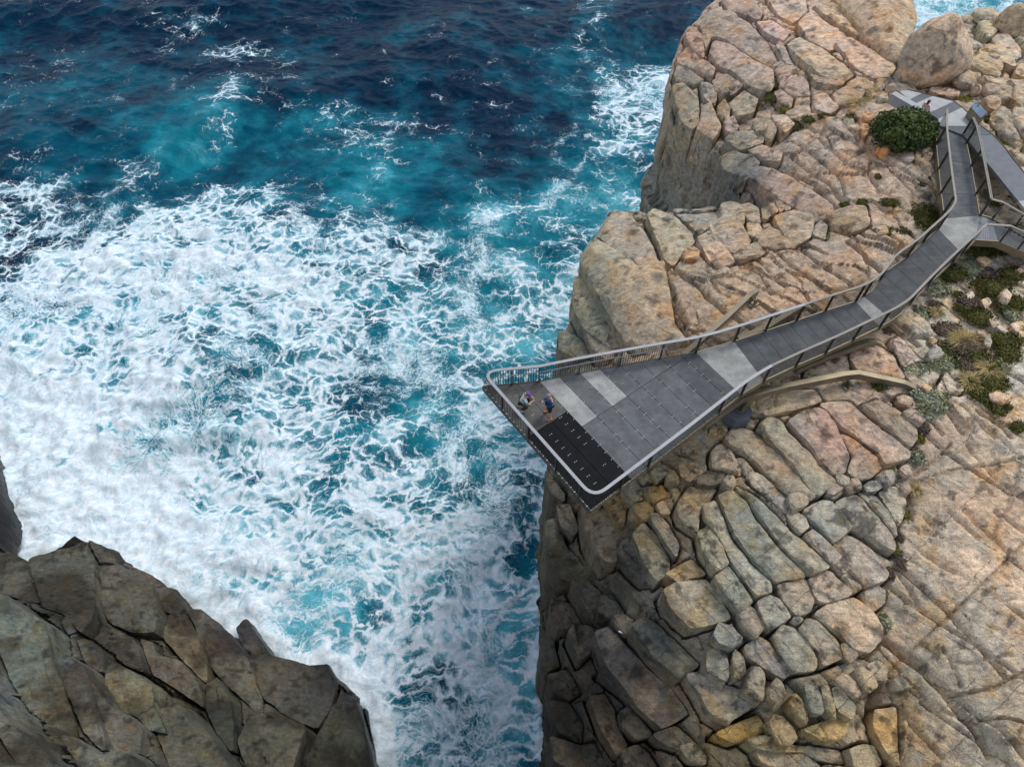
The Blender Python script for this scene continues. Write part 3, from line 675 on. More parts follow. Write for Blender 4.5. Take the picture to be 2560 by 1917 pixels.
def cliff(name, land, plat, xs, ys, k, cracks, joint_amp, wide_amp, pits=(), pit_depth=.45, planar=False):
    X, Y = np.meshgrid(xs, ys); pit = np.zeros(X.shape)
    wx = X + 0.5 * fbm(X * .35, Y * .35, 1.0, 3); wy = Y + 0.5 * fbm(X * .35, Y * .35, 5.0, 3)
    lp = resample(np.array(land), .5); lp = lp + .35 * np.c_[fbm(lp[:, 0] * .5, lp[:, 1] * .5, 3., 3), fbm(lp[:, 0] * .5, lp[:, 1] * .5, 7., 3)]
    cs = (slice(None, None, 10), slice(None, None, 10))
    dc, ic = poly_dist(X[cs], Y[cs], np.array(land))
    need = np.repeat(np.repeat((dc < 2.5) | ~ic, 10, 0), 10, 1)[:X.shape[0], :X.shape[1]] & (np.repeat(np.repeat(dc, 10, 0), 10, 1)[:X.shape[0], :X.shape[1]] < 16)
    d = np.full(X.shape, 30.0); ins = np.repeat(np.repeat(ic, 10, 0), 10, 1)[:X.shape[0], :X.shape[1]].copy(); ex_ = X.copy(); ey_ = Y.copy()
    lo_, hi_ = lp.min(0), lp.max(0)
    d[need], ins[need], ex_[need], ey_[need] = poly_dist(X[need], Y[need], lp, True)
    base = plat(X, Y)
    a, b = jrot(wx, wy)
    # the broad slab on the landward side is smooth and planar, cut by long straight joints
    slab = sstep(14.5, 17.5, X + .25 * Y * 0) * (1 - sstep(19, 23, Y)) if planar else np.zeros(X.shape)
    kf = 1 - .72 * slab
    ax, bx_ = jrot(X, Y)
    zz = base + kf * facets(a, b, 4.6, 1.7, joint_amp, .10 + .3 * wide_amp, .10 + .5 * joint_amp, 11, .05)
    zz = zz + (.5 + .5 * kf) * facets(a, b, 11.0, 5.5, wide_amp, .06 + .12 * wide_amp, .25 + .3 * wide_amp, 23, .03)
    sm = sstep(-.1, .5, fbm(X * .12, Y * .12, 4.4, 2))
    zz = zz + kf * (.35 + .65 * sm) * facets(a + .2 * noise3(X * 1.3, Y * 1.3, 0.), b, 1.5, .6, .35 * joint_amp, .16, .05, 37, .12)
    if planar:
        zz = zz + joints(ax, bx_, 2.3, .045, .24, .12, 3) + .5 * joints(ax + .2 * bx_, bx_, 1.05, .04, .12, .04, 9) + joints(bx_ + .12 * ax, ax, 6.5, .045, .20, .10, 17)
    zz = zz + (.07 if planar else .13) * fbm(X * .45, Y * .45, 2.2, 4) + 0.04 * fbm(X * 2.4, Y * 2.4, 2.2, 3)
    for pts, wd, dp in cracks:
        dl = line_dist(wx * .35 + X * .65, wy * .35 + Y * .65, pts)
        zz = zz - dp * 1.5 * np.exp(-(dl / max(wd * .75, .065)) ** 2)
    for pl in pits:
        b0, b1 = pl.min(0) - .6, pl.max(0) + .6
        iy, ix = np.searchsorted(ys, (b0[1], b1[1])), np.searchsorted(xs, (b0[0], b1[0]))
        sl = (slice(iy[0], iy[1]), slice(ix[0], ix[1]))
        if iy[1] <= iy[0] or ix[1] <= ix[0]: continue
        dp_, in_ = poly_dist(X[sl], Y[sl], pl)
        pit[sl] = np.maximum(pit[sl], np.where(in_, 1.0, 1 - sstep(.04, .20, dp_)))
    zz = zz - pit * pit_depth
    # beyond the edge the sheet folds down into a steep wall that reaches the sea floor
    rnd = np.clip(1 - d / 0.45, 0, 1) ** 2 * 0.22        # worn lip
    eb = plat(ex_, ey_)
    zo = np.where(ins, zz - rnd, np.minimum(eb - .25 + .1 * (zz - base), eb) - d * k)
    V = np.stack([X, Y, np.maximum(zo, -4.0)], -1)
    fold = (~ins)
    V[..., 0] = np.where(fold, ex_ + (X - ex_) * .10, X); V[..., 1] = np.where(fold, ey_ + (Y - ey_) * .10, Y)
    ux, uy = (X - ex_) / (d + 1e-6), (Y - ey_) / (d + 1e-6)
    st_ = sstep(0.05, 0.6, d) * fold
    al = ex_ * .6 + ey_ * .8; zf = V[..., 2]
    blk = facets(zf + .35 * al, al - .25 * zf, 4.0, 2.4, .9, .14, .25, 51, .05) + facets(zf, al, 1.6, 1.1, .25, .16, .08, 57, .08)
    push = st_ * (blk + .35 * fbm(ex_ * .5, ey_ * .5, zf * .3, 3) - .15)
    V[..., 0] += ux * push; V[..., 1] += uy * push
    ny, nx = X.shape
    i0 = (np.arange(ny - 1)[:, None] * nx + np.arange(nx - 1)[None])
    wide = fold & (d > 9)
    keep = (V[:-1, :-1, 2] > -3.9) | (V[1:, 1:, 2] > -3.9) | (V[1:, :-1, 2] > -3.9) | (V[:-1, 1:, 2] > -3.9)
    i0 = i0[keep]
    F = np.stack([i0, i0 + 1, i0 + nx + 1, i0 + nx], 1)
    used = np.unique(F); remap = np.zeros(nx * ny, np.int64); remap[used] = np.arange(len(used))
    VV = V.reshape(-1, 3)[used]
    me = mesh_np(name, VV, F4=remap[F])
    me.set_sharp_from_angle(angle=math.radians(38))
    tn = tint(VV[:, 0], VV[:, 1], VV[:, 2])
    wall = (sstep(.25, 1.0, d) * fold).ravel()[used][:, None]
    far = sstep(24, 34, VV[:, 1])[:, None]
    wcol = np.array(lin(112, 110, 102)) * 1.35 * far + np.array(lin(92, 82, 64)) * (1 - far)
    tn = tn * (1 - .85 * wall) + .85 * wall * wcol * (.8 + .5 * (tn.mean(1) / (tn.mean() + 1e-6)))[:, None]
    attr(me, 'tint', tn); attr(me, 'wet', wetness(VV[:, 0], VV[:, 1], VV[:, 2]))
    o = obj(name, me, M['rock'])
    return tag(o, kind='structure')

def hit(u, v, plat, h=0.0):
    """where the sight line of a pixel meets the rock surface raised by h"""
    z = 33.0 if plat is plat_r else 9.0
    for _ in range(18):
        x, y = P(u, v, z); z = 0.45 * z + 0.55 * (float(plat(x, y)) + h)
    x, y = P(u, v, z)
    return float(x), float(y), float(z)
def hit_pts(t, pts, plat, h=0.0):
    return [hit(u, v, plat, h) for u, v in T(t, pts)]

CR = [('C', [(1650, 730), (1760, 830), (1900, 940), (2010, 1060), (2130, 1210)], .10, .22), ('C', [(1640, 740), (1700, 830), (1740, 900)], .08, .15),
      ('C', [(1600, 1060), (1760, 1180), (1880, 1290), (2010, 1430), (2090, 1560)], .16, .4), ('C', [(1560, 1270), (1545, 1400), (1600, 1500), (1640, 1600)], .22, .6),
      ('C', [(1910, 1290), (2070, 1260), (2212, 1195)], .10, .25), ('C', [(1640, 1310), (1740, 1420), (1850, 1560)], .08, .18), ('C', [(1930, 1310), (2100, 1450), (2212, 1570)], .1, .2),
      ('C', [(1740, 320), (1830, 260), (1900, 190)], .1, .2), ('C', [(1730, 350), (1900, 300), (2100, 280), (2212, 250)], .07, .14), ('C', [(1790, 500), (1870, 590)], .06, .12), ('C', [(1960, 470), (2100, 610)], .06, .14), ('C', [(1900, 470), (2020, 590)], .06, .12),
      ('C', [(2090, 470), (2212, 570)], .07, .14), ('C', [(1760, 660), (1850, 740), (1900, 760)], .05, .1), ('C', [(1920, 1150), (2000, 1160), (2060, 1130)], .06, .12), ('C', [(1700, 860), (1650, 940)], .07, .16), ('C', [(1870, 1090), (1940, 1250)], .06, .14),
      ('C', [(1900, 940), (1960, 870)], .06, .12), ('C', [(1980, 190), (2090, 330), (2212, 430)], .06, .14), ('C', [(2060, 120), (2212, 260)], .06, .12),
      ('A', [(1100, 690), (1260, 820), (1430, 960)], .08, .2), ('A', [(1220, 600), (1400, 760), (1560, 880), (1640, 940)], .07, .16), ('A', [(1150, 640), (1350, 800), (1410, 940)], .08, .18), ('A', [(1350, 545), (1500, 690), (1700, 880)], .06, .14),
      ('A', [(1000, 740), (1200, 830), (1360, 950)], .09, .25), ('A', [(1430, 600), (1540, 690)], .06, .12), ('A', [(1270, 580), (1220, 640)], .05, .1), ('A', [(1480, 690), (1380, 770)], .05, .1), ('A', [(1600, 900), (1640, 850)], .05, .1),
      ('B', [(600, 350), (720, 440), (830, 550), (960, 640)], .12, .3), ('B', [(560, 370), (600, 480), (620, 560), (650, 620)], .14, .4), ('B', [(1080, 300), (1200, 380), (1340, 480)], .10, .25), ('B', [(1190, 280), (1300, 350), (1420, 440)], .12, .3),
      ('B', [(860, 310), (1000, 390), (1050, 470)], .07, .16), ('B', [(1400, 240), (1480, 310), (1570, 370)], .14, .3), ('B', [(740, 360), (800, 450), (850, 480)], .06, .14), ('B', [(980, 320), (1110, 440), (1090, 490)], .05, .12),
      ('V', [(0, 140), (80, 200), (170, 270)], .12, .3), ('V', [(230, 700), (350, 800), (460, 890)], .12, .3), ('V', [(680, 1420), (760, 1500), (830, 1590)], .08, .2), ('V', [(800, 1360), (950, 1500), (1100, 1640)], .08, .2), ('V', [(930, 1400), (1100, 1520), (1220, 1640)], .08, .2),
      ('V', [(560, 1480), (660, 1600)], .07, .16), ('V', [(900, 1510), (840, 1600)], .06, .14)]
# ground between and below the traced blocks sits lower, so each block stands proud of it
cr = [([p[:2] for p in hit_pts(t, pts, plat_r)], w, dpt) for t, pts, w, dpt in CR]
# ---------------------------------------------------------------- rock blocks
def signed_area(p):
    q = np.roll(p, -1, axis=0)
    return 0.5 * np.sum(p[:, 0] * q[:, 1] - q[:, 0] * p[:, 1])
def cut(p, k):
    q = np.roll(p, -1, axis=0)
    return np.stack([(1 - k) * p + k * q, k * p + (1 - k) * q], 1).reshape(-1, 2)
def block_mesh(name, t, pts, plat, h=0.45, r=0.35, depth=None, dome=0.03, tilt=0.07, step=None, rough=1.0, bright=None, tshift=None, flat=False, shrink=-0.03, flatten=1.0):
    """a rounded block whose outline on top is the traced polygon"""
    W = np.array([hit(u, v, plat, h) for u, v in T(t, pts)])
    A = np.c_[np.ones(len(W)), W[:, :2]]
    co = np.linalg.lstsq(A, W[:, 2], rcond=None)[0]            # the block's own plane
    gl = math.hypot(co[1], co[2])
    if gl > 0.75: co[1:] *= 0.75 / gl; co[0] = W[:, 2].mean() - co[1] * W[:, 0].mean() - co[2] * W[:, 1].mean()
    if plat is plat_r and flatten < 1:            # bedding lies flatter than the hillside, so the blocks step down it
        cxy = W[:, :2].mean(0); co[0] += (1 - flatten) * (co[1] * cxy[0] + co[2] * cxy[1]); co[1:] *= flatten
    tx, ty = (random.uniform(-tilt, tilt), random.uniform(-tilt, tilt)) if not flat else (0, 0)
    p = cut(W[:, :2], .06)
    if signed_area(p) < 0: p = p[::-1]
    area = abs(signed_area(p)); size = math.sqrt(area)
    if step is None: step = min(0.24, max(0.07, size / 14))
    p = resample(cut(p, .12), step)
    s = random.uniform(0, 50)
    jit = 0.03 * size ** .5 * fbm(p[:, 0] * 1.3 + s, p[:, 1] * 1.3, 0, 4, .6)
    nx_ = np.roll(p, -1, 0) - np.roll(p, 1, 0); nx_ /= np.linalg.norm(nx_, axis=1)[:, None] + 1e-9
    p = p + np.c_[nx_[:, 1], -nx_[:, 0]] * (jit - shrink)[:, None]
    lo, hi = p.min(0), p.max(0)
    gx, gy = np.meshgrid(np.arange(lo[0], hi[0], step), np.arange(lo[1], hi[1], step * .87))
    gx[::2] += step * .5
    g = np.c_[gx.ravel(), gy.ravel()] + rng.uniform(-.15, .15, (gx.size, 2)) * step
    d, ins = poly_dist(g[:, 0], g[:, 1], p)
    g = g[ins & (d > step * .55)]
    n = len(p)
    pts2 = [Vector(q) for q in np.r_[p, g]]
    res = delaunay_2d_cdt(pts2, [(i, (i + 1) % n) for i in range(n)], [list(range(n))], 1, 1e-5)
    v2 = np.array([tuple(v) for v in res[0]]); faces = res[2]
    x, y = v2[:, 0], v2[:, 1]
    d, _ = poly_dist(x, y, p)
    cx, cy = p.mean(0)
    dm = max(d.max(), 1e-3)
    rr = min(r * .17, dm * 0.5)
    e = np.clip(d / rr, 0, 1)
    prof = -rr * 0.9 * (1 - np.sqrt(np.clip(1 - (1 - e) ** 2, 0, 1)))
    z = co[0] + co[1] * x + co[2] * y + tx * (x - cx) + ty * (y - cy) + prof + dome * size * .5 * (1 - (1 - d / dm) ** 2)
    a, b = jrot(x, y)
    z = z + rough * (0.025 * size ** .5 * fbm(x * .8 + s, y * .8, 1.0, 3) + 0.02 * fbm(x * 3 + s, y * 3, 2.0, 3))
    # sparse open joints across the block
    z = z + rough * facets(a + s, b + .15 * noise3(x * 1.5, y * 1.5, s), 2.6, 1.3, .09, .20, .07, int(s), .06) * np.clip(d / (rr + .02), .25, 1)
    z = z + rough * facets(a + s, b + s, .8, .5, .03, .22, .015, int(s) + 9, .12)
    # sides
    if depth is None: depth = h + 1.4
    order = list(range(n))
    # boundary vertices keep the input order in the CDT output when no points merge
    orig = {}
    for i, src in enumerate(res[3]):
        for q in src: orig[q] = i
    ring = [orig.get(i, i) for i in range(n)]
    V = [np.c_[x, y, z]]
    rz_ = z[ring]; rp = v2[ring]
    cen = rp - rp.mean(0)
    nrm = np.roll(rp, -1, 0) - np.roll(rp, 1, 0); nrm /= np.linalg.norm(nrm, axis=1)[:, None] + 1e-9
    nrm = np.c_[nrm[:, 1], -nrm[:, 0]]
    levels = [0.06, 0.16, 0.34, 0.62, 1.0] if depth < 2.5 else list(np.linspace(0.02, 1, int(4 + depth * 1.6)))
    F3 = []; F4 = []
    for f in faces:
        if len(f) == 3: F3.append(f)
        else: F3 += [(f[0], f[k], f[k + 1]) for k in range(1, len(f) - 1)]
    prev = np.array(ring); cnt = len(x)
    for L in levels:
        zl = rz_ - depth * L
        bulge = 0.03 * min(size, 2) * math.sin(min(L * 1.6, 1) * math.pi * .5) - 0.0 * L
        off = bulge + 0.10 * size ** .5 * fbm(rp[:, 0] * .9 + s, rp[:, 1] * .9, zl * .9, 3) * min(1, L * 3)
        q = rp + nrm * off[:, None] * 0.6
        V.append(np.c_[q, zl])
        cur = np.arange(cnt, cnt + n); cnt += n
        F4 += [(prev[(i + 1) % n], prev[i], cur[i], cur[(i + 1) % n]) for i in range(n)]
        prev = cur
    V = np.concatenate(V)
    me = mesh_np(name, V, F4=F4, F3=F3)
    me.set_sharp_from_angle(angle=math.radians(30))
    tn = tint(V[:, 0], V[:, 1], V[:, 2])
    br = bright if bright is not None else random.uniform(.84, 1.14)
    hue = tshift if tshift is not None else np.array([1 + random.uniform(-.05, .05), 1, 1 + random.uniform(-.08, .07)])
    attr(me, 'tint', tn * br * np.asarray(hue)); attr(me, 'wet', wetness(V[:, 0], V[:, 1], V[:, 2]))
    return me

SLAB = 'rock_slab'; BLK = 'rock_block'
# bedrock blocks that the photo shows as separate pieces: (tile, name, height, edge radius, outline [, options])
BL = [
 ('E', SLAB, .75, .5, [(130,520),(200,425),(300,405),(400,430),(520,520),(690,680),(830,810),(900,930),(1020,1070),(1010,1110),(940,1130),(760,1100),(720,1060),(600,940),(470,790),(300,680),(170,610)]),
 ('E', SLAB, .8, .5, [(450,430),(520,330),(600,305),(680,340),(780,470),(900,590),(1050,720),(1180,880),(1240,930),(1220,990),(1060,1090),(1000,1060),(900,930),(830,800),(680,660),(560,540)]),
 ('E', SLAB, .85, .5, [(750,350),(900,260),(1050,205),(1130,240),(1240,370),(1270,470),(1330,620),(1360,690),(1330,800),(1310,860),(1230,890),(1170,860),(1050,700),(1000,600),(900,500),(820,430)]),
 ('E', SLAB, .8, .45, [(1290,470),(1380,500),(1500,600),(1640,720),(1680,820),(1560,920),(1460,940),(1335,870),(1390,720),(1345,600)]),
 ('E', SLAB, .8, .5, [(1070,180),(1250,150),(1390,140),(1480,230),(1620,370),(1800,520),(1950,660),(1930,750),(1830,760),(1690,800),(1650,700),(1520,580),(1350,440),(1250,350),(1180,260)]),
 ('E', SLAB, .75, .45, [(1490,200),(1640,130),(1830,220),(1960,330),(2030,440),(2020,540),(1950,630),(1830,520),(1680,370),(1570,270)]),
 ('E', BLK, .45, .2, [(1830,120),(1900,100),(2030,150),(2040,220),(1960,235),(1840,170)]),
 ('E', BLK, .7, .3, [(0,650),(90,575),(200,650),(230,740),(300,830),(290,890),(150,850),(0,850)]),
 ('E', BLK, .65, .25, [(230,740),(300,720),(410,840),(400,890),(320,905),(290,830)]),
 ('E', SLAB, .65, .35, [(330,930),(430,865),(500,900),(620,990),(720,1090),(770,1190),(740,1260),(670,1200),(560,1110),(430,1020)]),
 ('E', BLK, .6, .3, [(740,1270),(820,1230),(920,1300),(960,1400),(880,1465),(800,1370)]),
 ('E', SLAB, .7, .45, [(910,1250),(1000,1170),(1110,1130),(1190,1150),(1280,1260),(1370,1390),(1370,1420),(1280,1500),(1210,1550),(1100,1420),(980,1310)]),
 ('E', SLAB, .75, .45, [(1230,1160),(1330,1090),(1430,1075),(1530,1170),(1650,1310),(1770,1480),(1810,1580),(1790,1650),(1700,1600),(1560,1480),(1400,1390),(1280,1270)]),
 ('E', SLAB, .75, .35, [(1450,1068),(1540,1055),(1640,1110),(1740,1240),(1800,1370),(1820,1500),(1790,1470),(1670,1300),(1550,1155)]),
 ('E', BLK, .8, .45, [(1650,1070),(1720,1010),(1820,990),(1880,1060),(1925,1130),(1910,1250),(1850,1370),(1790,1330),(1740,1200)]),
 ('C', SLAB, .7, .4, [(800,470),(860,440),(897,520),(937,610),(1005,700),(1105,790),(1108,840),(1040,860),(980,770),(930,690),(880,600),(810,510)]),
 ('C', SLAB, .72, .35, [(865,430),(930,398),(997,445),(1055,532),(1145,642),(1262,768),(1130,796),(1035,700),(955,600),(905,510)]),
 ('C', SLAB, .74, .4, [(938,388),(1010,410),(1100,470),(1190,560),(1368,730),(1282,762),(1165,640),(1075,530),(1012,440)]),
 ('C', BLK, .6, .28, [(1133,804),(1258,772),(1296,868),(1276,930),(1210,945),(1160,880)]),
 ('C', BLK, .62, .28, [(1274,774),(1370,738),(1460,840),(1440,862),(1330,888),(1303,872)]),
 ('C', BLK, .75, .4, [(780,580),(830,540),(870,580),(920,710),(862,748),(800,660)]),
 ('C', BLK, .75, .4, [(855,772),(920,722),(960,770),(1025,880),(960,930),(900,850)]),
 ('C', BLK, 1.2, .22, [(618,850),(680,800),(838,756),(900,850),(940,940),(850,975),(740,1010),(690,965),(640,905)], dict(depth=4, dome=.02)),
 ('C', BLK, .6, .15, [(630,780),(760,685),(830,742),(690,800)], dict(tshift=(1.15, .95, .7))),
 ('C', BLK, 1.2, .35, [(490,600),(540,530),(600,580),(662,680),(662,740),(600,800),(540,730)], dict(depth=3)),
 ('C', BLK, 1.0, .35, [(565,505),(610,490),(660,550),(700,630),(690,680),(655,650),(603,570)], dict(depth=3)),
 ('C', BLK, 1.0, .4, [(428,610),(485,570),(528,700),(588,790),(540,800),(470,740),(425,690)], dict(depth=5)),
 ('C', BLK, .8, .35, [(680,480),(740,380),(870,375),(830,440),(790,500),(780,580),(700,530)]),
 ('C', BLK, .8, .35, [(985,1080),(1060,1030),(1100,1058),(1188,1200),(1160,1220),(1060,1170),(990,1120)], dict(depth=2.2)),
 ('C', BLK, .9, .4, [(1110,1030),(1160,975),(1210,990),(1270,1060),(1303,1140),(1298,1180),(1195,1198),(1150,1120)], dict(depth=2.4)),
 ('C', BLK, .9, .4, [(1228,1000),(1270,950),(1320,960),(1400,1060),(1420,1130),(1324,1170),(1304,1100)], dict(depth=2.4)),
 ('C', BLK, 1.0, .5, [(1300,930),(1380,870),(1480,860),(1550,920),(1595,1000),(1590,1050),(1530,1110),(1460,1090),(1400,1020)], dict(depth=2.4)),
 ('C', BLK, .8, .4, [(960,920),(1010,890),(1050,920),(1080,990),(1030,1045),(970,990)]),
 ('C', BLK, .8, .35, [(1045,880),(1100,845),(1150,870),(1190,950),(1100,1005),(1070,970)]),
 ('C', BLK, .7, .35, [(1500,840),(1560,805),(1610,830),(1600,890),(1550,925),(1510,890)]),
 ('C', SLAB, .65, .3, [(1250,590),(1290,562),(1380,640),(1450,730),(1420,758),(1330,680)]),
 ('C', SLAB, .7, .4, [(1385,622),(1450,575),(1540,640),(1620,760),(1600,790),(1512,828),(1445,722)]),
 ('C', BLK, .55, .25, [(1418,770),(1450,738),(1508,800),(1498,830),(1460,848)]),
 ('G', BLK, 1.3, .3, [(130,750),(230,710),(500,800),(730,860),(860,1005),(700,1110),(580,1200),(540,1240),(350,1130),(250,950)], dict(depth=4)),
 ('G', BLK, .8, .2, [(400,1340),(600,1230),(880,1110),(960,1240),(870,1330),(680,1380),(590,1410)], dict(tshift=(1.2, .98, .6), depth=3)),
 ('G', SLAB, .5, .2, [(700,1400),(970,1330),(1100,1430),(1400,1440),(1700,1470),(1760,1600),(1500,1560),(1300,1480),(1000,1505),(780,1470)]),
 ('G', SLAB, .45, .25, [(800,1485),(1050,1512),(1300,1492),(1500,1600),(1480,1660),(1000,1660),(850,1600)]),
 ('G', SLAB, .4, .2, [(1880,1420),(2000,1440),(2100,1600),(2000,1660),(1800,1650),(1740,1480)]),
 ('G', SLAB, .4, .2, [(2010,1080),(2240,1040),(2240,1640),(2150,1560),(1990,1290)], dict(tshift=(1.1, .97, .75))),
 ('H', BLK, 1.5, .3, [(180,690),(290,640),(400,700),(340,780),(320,850),(250,800)], dict(depth=6)),
 ('H', BLK, 1.0, .25, [(348,742),(412,712),(490,790),(470,830),(370,858),(324,850)], dict(depth=5)),
 ('H', BLK, 1.4, .3, [(75,770),(190,750),(260,850),(210,890),(110,930),(80,850)], dict(depth=7)),
 ('H', BLK, 1.2, .3, [(165,960),(200,895),(300,868),(350,890),(310,960),(300,1030),(230,1100)], dict(depth=7)),
 ('H', BLK, .8, .2, [(400,860),(480,825),(548,842),(490,938),(432,908)], dict(depth=4)),
 ('H', SLAB, 1.2, .25, [(500,920),(560,872),(640,860),(780,960),(900,1080),(832,1148),(762,1176),(640,1080)], dict(depth=4)),
 ('H', SLAB, 1.4, .25, [(300,970),(390,905),(470,962),(620,1094),(756,1186),(850,1340),(680,1450),(560,1350),(470,1250),(370,1140)], dict(depth=5, dome=.04)),
 ('H', SLAB, .6, .2, [(330,1160),(440,1155),(540,1260),(590,1310),(500,1290),(400,1220)], dict(depth=4)),
 ('H', BLK, 1.3, .3, [(280,1290),(370,1260),(430,1340),(440,1420),(500,1530),(440,1600),(340,1450)], dict(depth=6, tshift=(1.2, 1.05, .9))),
 ('H', BLK, .9, .3, [(450,1360),(500,1330),(580,1400),(640,1470),(540,1510),(460,1440)], dict(depth=5)),
 ('H', BLK, .9, .3, [(450,1580),(550,1530),(620,1580),(690,1680),(470,1680)], dict(depth=5)),
 ('H', BLK, .8, .3, [(620,1490),(760,1430),(840,1480),(880,1530),(760,1560),(650,1520)], dict(depth=4)),
 ('H', BLK, .8, .3, [(770,1545),(860,1520),(930,1590),(920,1640),(830,1630)], dict(depth=4)),
 ('H', BLK, 1.6, .35, [(230,240),(380,260),(430,300),(550,310),(530,370),(440,430),(430,560),(360,590),(260,430)], dict(depth=8)),
 ('H', BLK, 1.3, .35, [(45,380),(100,330),(170,470),(320,520),(350,580),(290,630),(120,690),(60,600)], dict(depth=8)),
 ('H', BLK, 1.4, .3, [(110,260),(180,220),(240,330),(200,400),(130,380)], dict(depth=8)),
 ('H', BLK, 1.2, .3, [(50,60),(90,100),(160,160),(150,220),(70,180)], dict(depth=8)),
 ('H', BLK, .9, .3, [(25,960),(90,950),(130,1100),(60,1150),(25,1080)], dict(depth=9)),
 ('H', BLK, .9, .3, [(60,1180),(170,1120),(260,1230),(180,1290),(90,1260)], dict(depth=8)),
 ('H', BLK, .8, .3, [(60,1320),(170,1300),(260,1400),(250,1520),(120,1480)], dict(depth=8)),
 ('H', BLK, .8, .3, [(70,1510),(240,1540),(330,1500),(420,1640),(250,1690),(90,1640)], dict(depth=8)),
 ('H', BLK, .8, .2, [(370,220),(450,180),(510,210),(490,250),(480,330),(430,330),(380,260)], dict(tshift=(1.15, .98, .7), depth=3)),
 ('B', SLAB, 1.0, .5, [(245,215),(320,95),(390,110),(470,190),(545,296),(430,325),(335,268)], dict(depth=5)),
 ('B', SLAB, 1.1, .7, [(160,340),(222,238),(338,285),(440,345),(550,312),(590,450),(610,560),(660,620),(700,660),(560,690),(430,720),(390,680),(300,590),(200,440)], dict(depth=6, dome=.16)),
 ('B', BLK, .9, .4, [(137,400),(165,400),(215,475),(318,595),(385,690),(300,690),(180,650),(133,560)], dict(depth=8)),
 ('B', SLAB, .8, .4, [(472,120),(500,95),(600,120),(680,180),(700,210),(640,268),(600,318),(562,298),(530,230)], dict(depth=3)),
 ('B', BLK, .6, .3, [(606,110),(740,100),(815,85),(848,120),(760,158),(720,188),(662,148)]),
 ('B', BLK, 1.2, .3, [(815,60),(860,35),(900,50),(928,90),(922,140),(890,150),(820,100)]),
 ('B', BLK, 1.1, .3, [(908,60),(950,45),(988,80),(1003,128),(942,130)]),
 ('B', BLK, 1.0, .2, [(1002,78),(1030,55),(1050,100),(1030,122),(1012,118)]),
 ('B', BLK, 1.0, .2, [(1036,52),(1060,32),(1082,80),(1060,106)]),
 ('B', BLK, 1.0, .2, [(1066,32),(1092,26),(1114,66),(1092,92)]),
 ('B', BLK, .9, .2, [(1098,30),(1112,40),(1140,72),(1120,84)]),
 ('B', BLK, .9, .35, [(760,160),(830,115),(900,140),(960,210),(912,268),(862,262),(790,200)]),
 ('B', BLK, .8, .3, [(705,215),(760,190),(848,260),(885,310),(800,335),(755,290)]),
 ('B', BLK, .6, .25, [(872,290),(920,254),(980,225),(1025,270),(980,300),(890,310)]),
 ('B', BLK, .7, .25, [(932,150),(980,125),(1010,170),(970,198),(945,190)]),
 ('B', SLAB, .7, .35, [(1054,122),(1150,85),(1230,90),(1250,130),(1230,200),(1152,246),(1094,170)]),
 ('B', BLK, .5, .25, [(972,202),(1040,162),(1096,182),(1146,250),(1080,260),(1000,240)]),
 ('B', BLK, .6, .25, [(1255,150),(1280,125),(1305,160),(1300,210),(1240,190)]),
 ('B', SLAB, .5, .35, [(1300,100),(1430,55),(1490,60),(1500,150),(1400,190),(1330,170)]),
 ('B', BLK, 1.0, .3, [(65,660),(100,645),(180,670),(220,730),(150,760),(70,740)], dict(depth=7)),
 ('B', BLK, .9, .3, [(190,660),(250,670),(260,720),(224,736)], dict(depth=4)),
 ('B', BLK, .9, .3, [(232,722),(290,690),(340,720),(300,760),(240,760)], dict(depth=4)),
 ('B', SLAB, .5, .25, [(940,960),(1080,920),(1250,900),(1290,950),(1180,990),(1030,1030),(950,1010)]),
 ('B', SLAB, .4, .2, [(1200,830),(1396,744),(1416,826),(1300,850),(1210,860)]),
 ('B', SLAB, .4, .2, [(1404,740),(1530,700),(1600,740),(1660,860),(1560,850),(1450,820)]),
 ('A', SLAB, .9, .6, [(715,130),(750,70),(850,55),(960,110),(1050,190),(1090,250),(1050,278),(940,228),(840,176),(770,176),(742,240)], dict(depth=4)),
 ('A', SLAB, .8, .55, [(762,240),(784,182),(850,184),(955,254),(1056,312),(1068,380),(1040,420),(950,400),(880,330),(800,300)]),
 ('A', BLK, 1.6, .3, [(650,150),(690,125),(735,160),(740,260),(680,220)], dict(depth=6)),
 ('A', BLK, 1.1, .4, [(615,260),(660,205),(720,260),(788,310),(778,350),(700,318),(622,288)], dict(depth=6)),
 ('A', BLK, .9, .35, [(600,340),(620,294),(698,328),(740,360),(700,383),(610,380)], dict(depth=6)),
 ('A', BLK, 1.0, .4, [(590,400),(640,384),(716,440),(716,556),(688,588),(640,560),(610,490)], dict(depth=7)),
 ('A', BLK, .8, .35, [(722,380),(770,380),(800,430),(790,478),(742,450)], dict(depth=3)),
 ('A', BLK, .8, .35, [(774,370),(840,335),(920,390),(870,430),(812,448)]),
 ('A', BLK, .8, .3, [(800,490),(830,454),(860,490),(850,550),(802,530)], dict(depth=3)),
 ('A', BLK, 1.0, .35, [(732,482),(770,462),(790,520),(820,580),(780,640),(702,600),(722,560)], dict(depth=5)),
 ('A', BLK, .6, .3, [(852,480),(920,414),(990,450),(970,510),(892,538)]),
 ('A', BLK, .7, .3, [(830,562),(870,534),(900,570),(880,610),(840,600)]),
 ('A', BLK, .8, .3, [(962,562),(1040,532),(1078,590),(1050,638),(982,610)]),
 ('A', BLK, .8, .3, [(1052,530),(1110,525),(1160,560),(1112,608),(1074,570)]),
 ('A', BLK, .9, .35, [(830,650),(870,612),(920,602),(998,592),(1018,638),(960,668),(900,690)], dict(depth=4)),
 ('A', SLAB, .9, .4, [(815,720),(870,697),(960,702),(998,740),(958,798),(930,835),(830,770)], dict(depth=4)),
